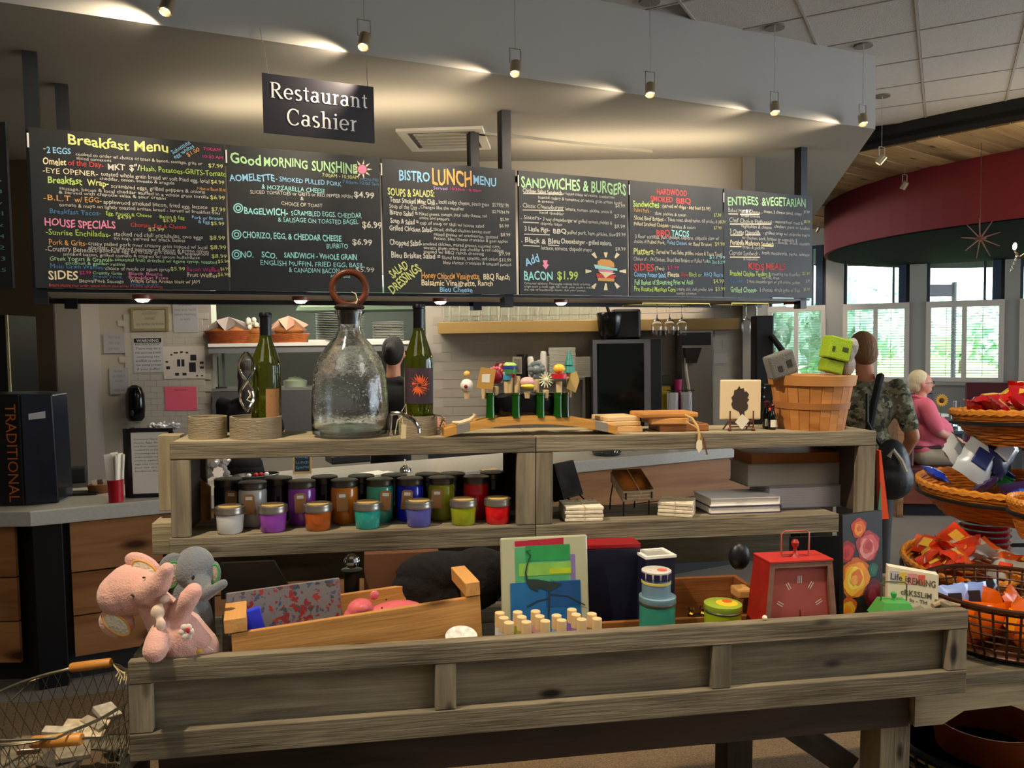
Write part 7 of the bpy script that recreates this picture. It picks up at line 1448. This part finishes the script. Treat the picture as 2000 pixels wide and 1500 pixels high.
# bench and seated man
BXY = at(1800, 900, 7.5)
BF = frame((BXY.x, 7.5, 0), math.radians(-8))
bn = thing('booth_bench', 'wooden booth bench with maroon padded back and seat', 'bench', BF, (0, 0, 0))
mar = mat('4f1f20', .5); 
MB().box(-.30, -.25, 0.0, -.24, .9, 1.02).build('back_frame', wood('8a6446', 'a37c58', '5c3c26', knots=False, name='bench_wood'), bn, bevel=.006); MB().box(-.235, -.22, .46, -.14, .88, 1.0).build('back_pad', mar, bn, bevel=.02); MB().box(-.23, -.24, .36, .40, .9, .46).build('seat_pad', mar, bn, bevel=.02); MB().box(-.23, -.20, .12, .36, .88, .355).build('base', wood('6f3a2a', '8a4c38', '48221a', knots=False, name='bench_base'), bn); MB().box(-.2, -.14, 0, .32, .86, .118).build('toe_kick', mat('17141a', .8), bn)
man = thing('person', 'seated man with white hair, glasses, pink polo shirt and khaki shorts', 'person', BF, (0.0, .08, 0), 0)
pink = mat('d8687c', .8, bump=.1, bs=120)
b = MB(); b.ell((.0, 0, .60), (.15, .19, .14), 18).ell((.09, 0, .76), (.21, .20, .17), 18).ell((.02, 0, .95), (.13, .2, .15), 18).ell((.0, 0, 1.03), (.09, .17, .06), 14)
for sd in (-1, 1): chain(b, [(0, sd * .18, 1.02), (.05, sd * .22, .88), (.07, sd * .225, .83)], [.075, .075, .07])
blob(b, 'polo_shirt', pink, man, .012, 4); MB().tube([(.0 + .062 * math.cos(a), .065 * math.sin(a), 1.085 + .02 * math.cos(a) * -1) for a in [k * PI / 8 for k in range(16)]], .014, 6, True).build('collar', pink, man, smooth=True)
kh = mat('a89c86', .85, bump=.15, bs=60)
b = MB(); b.ell((0, 0, .55), (.16, .19, .10), 16)
for sd in (-1, 1): chain(b, [(.0, sd * .1, .545), (.30, sd * .13, .54), (.36, sd * .135, .53)], [.10, .088, .09])
blob(b, 'shorts', kh, man, .012, 3); MB().box(-.11, -.18, .615, .15, .18, .645).build('belt', mat('3a241a', .6), man, bevel=.01)
for sd in (-1, 1):
    b = MB(); chain(b, [(.34, sd * .135, .54), (.47, sd * .14, .53), (.46, sd * .14, .30), (.45, sd * .14, .09)], [.07, .062, .052, .036]); blob(b, 'leg', skin, man, .009, 3)
    MB().ell((.50, sd * .14, .05), (.14, .05, .05), 14).build('shoe', mat('d0ccc4', .6), man, smooth=True)
    b = MB(); e = Vector((.1, sd * .235, .78)); h_ = Vector((.32, sd * .12, .68)); chain(b, [(.06, sd * .225, .86), e, h_], [.05, .043, .03]); blob(b, 'arm', skin2, man, .008, 3); hand(man, aim(h_, h_ - e, (0, 0, 1)), skin2, .4, -sd)
head(man, TR(.02, 0, 1.07) @ RZ(math.radians(82)), 'c9bd9c', 'short', skin2, glasses=True)
# dining table with sunflower
t = thing('dining_table', 'dark dining table beyond the seated man', 'table', WD, (at(1880, 800, 8.0).x, 8.0, 0)); MB().box(-.33, -.35, .72, .9, .5, .75).build('top', mat('3d4650', .2), t, bevel=.004); [MB().box(x, y, 0, x + .06, y + .06, .72).build('leg', M_['black'], t) for x in (-.2, .8) for y in (-.25, .4)]
p = at(1838, 770, 7.95)
t = thing('sunflower_vase', 'sunflower in a small clear vase on the dining table', 'vase', WD, (p.x, 7.95, .7505)); zf = at(1838, 782, 7.95).z - .75
MB().lathe([(0, 0), (.035, 0), (.035, .11), (.033, .11), (.033, .006), (0, .006)], 20).build('vase', mat((.9, .97, .95), .03, trans=1, ior=1.3), t, smooth=True); MB().tube([(0, 0, .02), (.0, 0, zf - .01)], .004, 6).build('stem', mat('4a6a2a', .7), t)
m = MB()
for k in range(18): a = k * 2 * PI / 18; m.add([(.02 * math.cos(a - .2), -.01, zf + .02 * math.sin(a - .2)), (.05 * math.cos(a - .12), -.018, zf + .05 * math.sin(a - .12)), (.07 * math.cos(a), -.012, zf + .07 * math.sin(a)), (.05 * math.cos(a + .12), -.018, zf + .05 * math.sin(a + .12)), (.02 * math.cos(a + .2), -.01, zf + .02 * math.sin(a + .2))], [(0, 1, 2, 3, 4)])
m.build('petals', mat('e0a818', .7), t); MB().ell((0, -.018, zf), (.026, .012, .026), 14).build('flower_head', mat('4a2a10', .8), t, smooth=True)
bottle('clear sauce bottle on the dining table right of the sunflower', Fr((0, 0, .7505), (1, 0, 0), (0, 1, 0), (0, 0, 1)), 1865, 790, 8.0, .26, .032, 'c8d0d0', (-60, 60, .04, .12, 'b8b4ac'), z0=0, capc='8a8a90', name='sauce_bottle')
for i, (px, Y, lab) in enumerate(((1735, 8.8, 'dark chair back behind the camouflage customer'), (1815, 10.2, 'dark chair back behind the seated man'))):
    t = thing('dining_chair', lab, 'chair', WD, (at(px, 850, Y).x, Y, 0), .2 * i); MB().box(-.2, -.2, .44, .2, .2, .47).build('seat', M_['black'], t, bevel=.01); MB().box(-.2, .18, .55, .2, .21, .92).build('backrest', mat('141416', .5), t, bevel=.02); [MB().box(x - .015, y - .015, 0, x + .015, y + .015, .55 if y > 0 else .44).build('leg', M_['steel_dark'], t) for x in (-.18, .18) for y in (-.18, .19)]
for i, px in enumerate((1640, 1745)):
    t = thing('side_table', ['white covered table under the left windows', 'white covered table behind the camouflage customer'][i], 'table', WD, (at(px, 850, 10.6 - i).x, 10.6 - i, 0)); MB().box(-.5, -.3, .72, .5, .3, .75).build('top', M_['white'], t); MB().cyl((0, 0, 0), .04, .72, 12).build('pedestal', M_['black'], t)
# burgundy banquette along the windows
solo('banquette', 'long burgundy bench back under the right windows', 'bench', MB().box(0, 0, 0, 2.6, .45, .45).box(0, .35, .45, 2.6, .45, .95), mat('5a1a24', .5), G, (gw(1885).x, GY - .75, 0), 0, bevel=.02)
# wall star and chandelier
p = at(1914, 466, 7.6)
m = MB(); 
for k in range(9): a = k * 2 * PI / 9 + .3; m.tube([(0, 0, 0), (.19 * math.cos(a), -.02, .19 * math.sin(a))], [.009, .004], 6)
m.lathe([(.04, -.012), (.055, 0), (.04, .012)], 20).tube([(0, 0, 0), (0, 0, 3.475 - p.z)], .003, 4); solo('hanging_star', 'rust coloured starburst ornament hanging on a wire in front of the crimson drum', 'ornament', m, mat('5e382e', .6), WD, (p.x, 7.6, p.z), 0)
p = at(1992, 480, 6.6)
t = thing('chandelier', 'small chandelier with glowing bulbs and crystal drops at the right edge', 'chandelier', WD, (p.x + .06, 6.6, p.z)); m = MB(); mb2 = MB(); mb3 = MB()
for k in range(6):
    a = k * PI / 3; c = Vector((.10 * math.cos(a), .10 * math.sin(a), 0)); m.tube([(0, 0, -.05), (c.x * .6, c.y * .6, -.09), (c.x, c.y, -.04)], .005, 6); MB().ell(c, (.014, .014, .026), 10).build('bulb', mat('fff0d8', .5, emis='ffe2b8', es=12), t)
    for j in range(5): mb3.ell(c * (.8 + .1 * j) + Vector((0, 0, -.07 - .03 * j)), (.011, .011, .014), 6)
m.tube([(0, 0, -.2), (0, 0, .2), (0, 0, 3.665 - p.z)], .008, 6); m.build('frame', mat('4a3a2a', .4, .7), t); mb3.build('crystals', mat((1, 1, 1), .0, trans=1, ior=1.6, spec=1), t)['kind'] = 'stuff'
lamp('POINT', 'chandelier_light', p + Vector((0, 0, .1)), 14, WARM, size=.1)

# ================================================================== SNACK BASKET STAND (right edge)
def candy_pack(par_fr, label, c1, c2, x, y, z, rz, R, s=1.0, grp=None, g=None, kind='snack_bag'):
    t = thing(kind, label, 'snack bag', par_fr, (x, y, z), rz, group=g, R=R); w, h = .055 * s, .04 * s
    vs, fs = [], []; nx, ny = 8, 5
    for sd in (1, -1):
        for i in range(nx + 1):
            for j in range(ny + 1):
                u, v = i / nx * 2 - 1, j / ny * 2 - 1; th = sd * .018 * s * max(0, (1 - u ** 4)) * max(0, (1 - v * v)) ** .7
                vs.append((u * w, v * h * (1 + .04 * math.sin(9 * u)), th + .002 * math.sin(13 * u + 5 * v) * s))
    o = 0
    for sd in (1, -1):
        for i in range(nx):
            for j in range(ny):
                q = (o + i * (ny + 1) + j, o + (i + 1) * (ny + 1) + j, o + (i + 1) * (ny + 1) + j + 1, o + i * (ny + 1) + j + 1); fs.append(q if sd > 0 else q[::-1])
        o += (nx + 1) * (ny + 1)
    MB().add(vs, fs).build('wrapper', mat(c1, .22, coat=.3), t, smooth=True)
    MB().box(-w * .45, -h * .5, .015 * s, w * .35, h * .45, .0195 * s).build('label_patch', mat(c2, .35), t, bevel=.003 * s); return t
def big_basket(name, label, px, pyc, Y, rpx, drop, c='c07018', tilt=0, hdeep=.12):
    c_ = at(px, pyc, Y); r = rpx / F * Y
    t = thing(name, label, 'basket', WD, (c_.x, Y, c_.z), 0, R=RX(tilt)); m = MB()
    nr = max(8, int(hdeep / .009))
    for i in range(nr): q = i / (nr - 1); rr = r * (1 - .30 * q ** 1.3); m.tube([(rr * math.cos(a), rr * math.sin(a), -q * hdeep + .002 * math.sin(14 * a + i * PI)) for a in [2 * PI * k / 48 for k in range(48)]], .0065, 5, True)
    m.build('weave', mat(c, .5, bump=.5, bs=50, var=.25, vs=25, stretch=(1, 1, 4)), t, smooth=True); m = MB()
    for kk in (0, 1): m.tube([(r * 1.01 * math.cos(a), r * 1.01 * math.sin(a), .008 + .005 * math.sin(24 * a + kk * PI)) for a in [2 * PI * k / 96 for k in range(96)]], .009, 6, True)
    m.build('braided_rim', mat('c98028', .45, var=.2, vs=60), t, smooth=True); MB().cyl((0, 0, -hdeep), r * .7, .008, 32).build('bottom', mat(c, .6), t)
    for kk in (0,): MB().tube([(r * 1.02 * math.cos(a), r * 1.02 * math.sin(a), -.028) for a in [2 * PI * k / 48 for k in range(48)]], .007, 6, True).build('holder_ring', M_['black'], t, smooth=True)
    return t, c_, r
rnd = random.Random(11)
YB = 2.75
SB = []
def fill(c_, r, Y, n, cols, lab, grp, zup=.02, s=1.0, arc=None, zscale=1.0):
    for i in range(n):
        a = rnd.uniform(0, 2 * PI); q = r * .78 * rnd.random() ** .5; c1, c2 = cols[i % len(cols)]
        nm_ = {'b3141c': 'crimson', 'c41a18': 'scarlet', 'a01020': 'dark red', 'd82018': 'bright red', 'd83c14': 'orange-red', 'c8501c': 'burnt orange', 'e0401c': 'vivid orange', 'b8b4b0': 'silver', '123ca8': 'blue', '16163a': 'navy', '0f5a28': 'green', '3a2a5a': 'purple'}[c1]
        ps_ = ('back' if math.sin(a) > .4 else 'front' if math.sin(a) < -.4 else 'middle') + ' ' + ('right' if math.cos(a) > 0 else 'left') + (' rim' if q > r * .5 else ' centre')
        candy_pack(WD, '%s snack bag near the %s of the %s' % (nm_, ps_, lab), c1, c2, c_.x + q * math.cos(a), Y + q * math.sin(a), c_.z - .02 + (1 - q / r) * zup + rnd.uniform(0, .03), rnd.uniform(0, 6.3), RX(rnd.uniform(-.9, .9)) @ RY(rnd.uniform(-.7, .7)), s, g=grp)
RC = [('b3141c', 'd8a838'), ('c41a18', 'e0b848'), ('a01020', 'c8a860'), ('d82018', 'e8c050')]
OC = [('d83c14', 'e8a82c'), ('c8501c', 'b8b0a0'), ('e0401c', 'e8b840'), ('b8b4b0', 'd84020')]
st_ = thing('basket_stand', 'black metal stand with rings holding the snack baskets', 'stand', WD, (at(1975, 900, YB).x, YB + .1, 0)); m = MB()
t, c1_, r1_ = big_basket('snack_basket', 'top wicker snack basket heaped with red packets', 2030, 808, YB, 150, 0, tilt=-.06, hdeep=.1); fill(c1_, r1_, YB, 34, RC, 'top basket', 'red snack bags in the top basket', .1, 1.0)
t, c2_, r2_ = big_basket('snack_basket', 'second wicker snack basket with blue and green packets', 1960, 948, YB + .05, 150, 0, tilt=.02, hdeep=.1)
fill(c2_, r2_, YB + .05, 8, [('123ca8', '2858c0'), ('16163a', '8a8478'), ('0f5a28', '1a7a38'), ('3a2a5a', 'b8a040')], 'second basket', 'mixed snack bags in the second basket', .05)
for i, (px, py, c, cc, lab, ss) in enumerate(((1905, 895, 'a8b0b8', '1a2860', 'large silver and navy snack bag standing in the second basket', 1.5), (1950, 880, '1c2450', 'b8c0c8', 'large dark blue foil bag standing behind the silver one', 1.6), (1870, 880, 'b4b8bc', '8a9098', 'plain silver foil bag at the back left of the second basket', 1.1), (1965, 940, '0f6a30', '1a8a40', 'flat bright green snack bag at the right of the second basket', 1.5), (1845, 932, '1434b0', '2850c8', 'bright blue stick bag at the left rim of the second basket', .9))):
    p = at(px, py, YB + .02); candy_pack(WD, lab, c, cc, p.x, YB + .0 + .02 * i, p.z, .3 * i, RX(1.2) @ RZ(.9 - .2 * i) if i < 3 else RX(.5) @ RZ(.5), ss)
t, c3_, r3_ = big_basket('snack_basket', 'third wicker snack basket with orange-red packets', 1882, 1100, YB - .15, 108, 0, tilt=.14, hdeep=.08); fill(c3_, r3_, YB - .15, 22, OC, 'third basket', 'orange snack bags in the third basket', .09, .9)
t, c4_, r4_ = big_basket('snack_basket', 'partly visible wicker basket at the right edge, higher of two', 2050, 985, YB - .35, 68, 0, hdeep=.1); t, c5_, r5_ = big_basket('snack_basket', 'partly visible wicker basket at the right edge beside the wire hamper', 2040, 1118, YB - .28, 74, 0, hdeep=.1)
sx_ = st_.location.x
for c_, r in ((c1_, r1_), (c2_, r2_), (c3_, r3_)): m.tube([(c_.x - sx_ + r * .9, .15, c_.z - .05), (.25, .15, c_.z - .05)], .008, 6)
m.tube([(.25, .15, 0), (.25, .15, 1.9)], .015, 8).lathe([(.3, 0), (.3, .01), (0, .012)], 24, c=(.25, .15, 0)); m.build('post', M_['black'], st_)
p = at(1922, 1040, YB + .12)
t = thing('tray_stack', 'stack of red clear plastic trays between the second and third baskets', 'tray', WD, (p.x, YB + .12, at(1922, 1075, YB + .12).z)); hs = (at(1922, 1003, YB).z - at(1922, 1075, YB).z)
for i in range(6): MB().lathe([(0, 0), (.075, 0), (.085, hs / 6 * .8), (.088, hs / 6 * .85), (.083, hs / 6 * .85), (0, hs / 6 * .3)], 28).build('tray', mat('9a0a1c', .15, coat=.3), t, smooth=True, M=TR(.0, 0, i * hs / 6))
# wire hampers on the right
def wire_basket(name, label, fr, loc, r0, r1, h, nv, nh, c, wr=.003, hand_=False, split=True):
    t = thing(name, label, 'basket', fr, loc); m = MB()
    rr = lambda z: r0 + (r1 - r0) * (z / h) ** .6
    for k in range(nv): a = 2 * PI * k / nv; m.tube([(rr(z) * math.cos(a), rr(z) * math.sin(a), z) for z in [h * j / 5 for j in range(6)]], wr, 4)
    for j in range(nh): z = h * (j + .5) / nh; m.tube([(rr(z) * math.cos(a), rr(z) * math.sin(a), z) for a in [2 * PI * k / 40 for k in range(40)]], wr, 4, True)
    o = m.build('wire_mesh', c, t); o['kind'] = 'stuff'
    MB().tube([(r1 * math.cos(a), r1 * math.sin(a), h) for a in [2 * PI * k / 48 for k in range(48)]], wr * 2.2, 6, True).build('rim', c, t, smooth=True); MB().tube([(r0 * math.cos(a), r0 * math.sin(a), 0.008) for a in [2 * PI * k / 48 for k in range(48)]], wr * 2, 6, True).build('base_ring', c, t, smooth=True)
    MB().cyl((0, 0, 0), r0, .004, 32).build('bottom', c, t); return t
Yh = 2.35; ph = T.p(*T.az(1968, 1262, -.2019)); Yh = ph.y
brn = mat('4a2c1a', .4, .5)
t = wire_basket('wire_hamper', 'large dark wire hamper on the table right of the trough', WD, (ph.x, Yh, ph.z + .012), .16, .22, at(1950, 1158, Yh).z - ph.z, 44, 7, brn)
for i in range(7):
    a = i * .9; candy_pack(WD, ['first', 'second', 'third', 'fourth', 'fifth', 'sixth', 'seventh'][i] + ' large orange bag counted round the inside of the wire hamper', 'd8600c', 'e8901c', ph.x + .09 * math.cos(a), Yh + .09 * math.sin(a), ph.z + .065 + .015 * (i % 3), a, RX(1.3), 1.4, g='orange bags in the wire hamper', kind='orange_bag')
for i, (px, c) in enumerate(((1880, '8aa0d8'), (1925, '7a94d0'), (1955, '1a1a20'))):
    p = at(px, 1195, Yh); candy_pack(WD, ['pale blue bag at the left of the wire hamper', 'pale blue bag in the middle of the wire hamper', 'black bag at the right of the wire hamper'][i], c, '20242c', p.x, Yh + .02 * i + .05, ph.z + .12, .1, RX(1.4), .9)
# hamper under the table
Yu = 2.5; pu = at(1905, 1620, Yu)
t = wire_basket('floor_hamper', 'black wire hamper with pale woven strips under the right of the table', WD, (pu.x, Yu, max(.02, pu.z)), .19, .25, at(1905, 1440, Yu).z - max(.02, pu.z), 40, 9, M_['black'], .0045)
ub = t; ws = MB(); h_ = at(1905, 1440, Yu).z - max(.02, pu.z)
for j in range(8): z = h_ * (j + .12) / 8; r_ = .185 + .06 * (z / h_) ** .6; ws.lathe([(r_, 0), (r_ + .004, h_ / 8 * .62), (r_ + .001, h_ / 8 * .62), (r_ - .003, 0)], 40, c=(0, 0, z))
ws.build('woven_strip', mat('b5a47c', .7, bump=.3, bs=80), ub, smooth=True)
solo('brown_tub', 'dark orange-brown tub standing in the floor hamper', 'tub', MB().lathe([(0, 0), (.12, 0), (.16, .25), (.155, .25), (.115, .01), (0, .01)], 32), mat('7a3410', .4), WD, (pu.x + .03, Yu, at(1905, 1450, Yu).z - .17), smooth=True)
# wire basket front left
Yl = 1.45; pc = at(120, 1480, Yl)
LB = frame((at(108, 1400, 1.55).x, 1.55, at(108, 1500, 1.55).z - .03), 0)
t = thing('wire_basket', 'oval wire basket with two wooden grips at the lower left', 'basket', LB, (0, 0, 0)); m = MB(); mm = MB()
ax_, ay_, hb_ = .145, .17, at(108, 1370, 1.55).z - LB.o.z
def ov(a, z, k=1): q = .72 + .28 * (z / hb_) ** .5; return (ax_ * q * k * math.cos(a), ay_ * q * k * math.sin(a), z)
wrm = mat('6f6a58', .35, .8)
N_ = 40
for s in (1, -1):
    for k in range(N_): a = 2 * PI * k / N_; mm.tube([ov(a + s * .09 * j, hb_ * j / 5 + .001) for j in range(6)], .0008, 3)
o = mm.build('wire_mesh', wrm, t); o['kind'] = 'stuff'
m.tube([ov(2 * PI * k / 48, hb_) for k in range(48)], .0028, 6, True).tube([ov(2 * PI * k / 48, hb_, 1.03) for k in range(48)], .0018, 6, True)
MB().tube([ov(2 * PI * k / 48, .002) for k in range(48)], .003, 6, True).build('base_ring', wrm, t, smooth=True)
m.tube([ov(-.5, hb_), (.1, -.17, hb_ + .01), (.0, -.18, hb_ + .012)], .0025, 6).build('rim', wrm, t, smooth=True)
MB().lathe([(0, 0), (ax_ * .7, 0), (ax_ * .7, .003), (0, .003)], 40, sy=ay_ / ax_).build('bottom', mat('5b4a34', .6), t)
def grip(px0, py0, px1, py1, y, r, lab):
    a, b = LB.ay(px0, py0, y), LB.ay(px1, py1, y); o = MB().tube([a, a.lerp(b, .03), a.lerp(b, .5), a.lerp(b, .97), b], [r * .8, r * .95, r, r * .95, r * .8], 14).build('wooden_grip', mat('c08238', .45, var=.12, vs=20), t, smooth=True)
grip(138, 1304, 217, 1294, .16, .0105, ''); grip(62, 1450, 160, 1443, -.14, .0115, '')
MB().tube([LB.ay(217, 1294, .16), LB.ay(235, 1300, .14), LB.ay(250, 1315, .1)], .002, 5).tube([LB.ay(160, 1443, -.14), LB.ay(200, 1440, -.1), LB.ay(260, 1400, 0)], .002, 5).tube([LB.ay(62, 1450, -.14), LB.ay(30, 1445, -.1), LB.ay(5, 1420, -.0)], .002, 5).tube([LB.ay(138, 1304, .16), LB.ay(60, 1330, .12), LB.ay(20, 1370, .05)], .002, 5).build('bail_wire', wrm, t)
for i in range(9): MB().tube([LB.ay(222 + i * 2, 1298 + i * 2, .12), LB.ay(232 + i * 3, 1312 + (i * 5) % 16, .1), LB.ay(226 + i * 4, 1322 + (i * 7) % 20, .09)], .0012, 4).build('raffia_strand', mat('c9b98c', .8), t)
stuff_ = [(165, 1430, .02, .085, .05, 'c0b090', .1, 'patterned cream tin lid in the wire basket, largest'), (215, 1330 + 60, .08, .04, .05, 'b4ac9c', .9, 'small printed card leaning at the right in the wire basket'), (120, 1415, .0, .07, .018, 'b8ae9a', .05, 'long silver-grey packet across the wire basket'), (195, 1410, .03, .06, .02, '9a8f7c', -.5, 'tan packet crossing behind the front grip'), (60, 1460, -.03, .04, .04, '6a5a48', .3, 'brown printed box at the left in the wire basket'), (120, 1490, -.06, .07, .05, '4a443c', -.2, 'dark tin at the bottom front of the wire basket'), (190, 1470, -.05, .06, .05, '7d725e', .5, 'mesh-patterned tan box at the front right of the wire basket')]
for px, py, y, w, d, c, rz, lab in stuff_:
    p = LB.ay(px, py, y); t2 = thing('gift_card_box', lab, 'box', LB, (min(.06, max(-.06, p.x)), y, max(.006, min(p.z, hb_ * .6))), rz, R=RX(.25) @ RY(.1)); MB().box(-w / 2, -d / 2, 0, w / 2, d / 2, .012).build('box', mat(c, .3, var=.3, vs=60), t2, bevel=.002)
solo('red_white_sweet', 'red and white peppermint bundle in the wire basket', 'sweet', MB().ell((0, 0, 0), (.012, .008, .006), 8).ell((.018, .004, 0), (.01, .008, .006), 8).ell((-.014, .003, .002), (.009, .007, .006), 8), mat('c8444a', .3, var=.9, vs=120), LB, (LB.ay(40, 1440, -.06).x, -.06, .05), smooth=True)
pb = thing('side_crate', 'low wooden stand under the wire basket at the lower left', 'stand', LB, (0, 0, -LB.o.z + .013)); MB().box(-.2, -.2, LB.o.z - .05, .09, .2, LB.o.z - .014).build('top', M_['weather'], pb); [MB().box(x, y, 0, x + .05, y + .05, LB.o.z - .05).build('leg', DW, pb) for x in (-.2, .04) for y in (-.2, .15)]
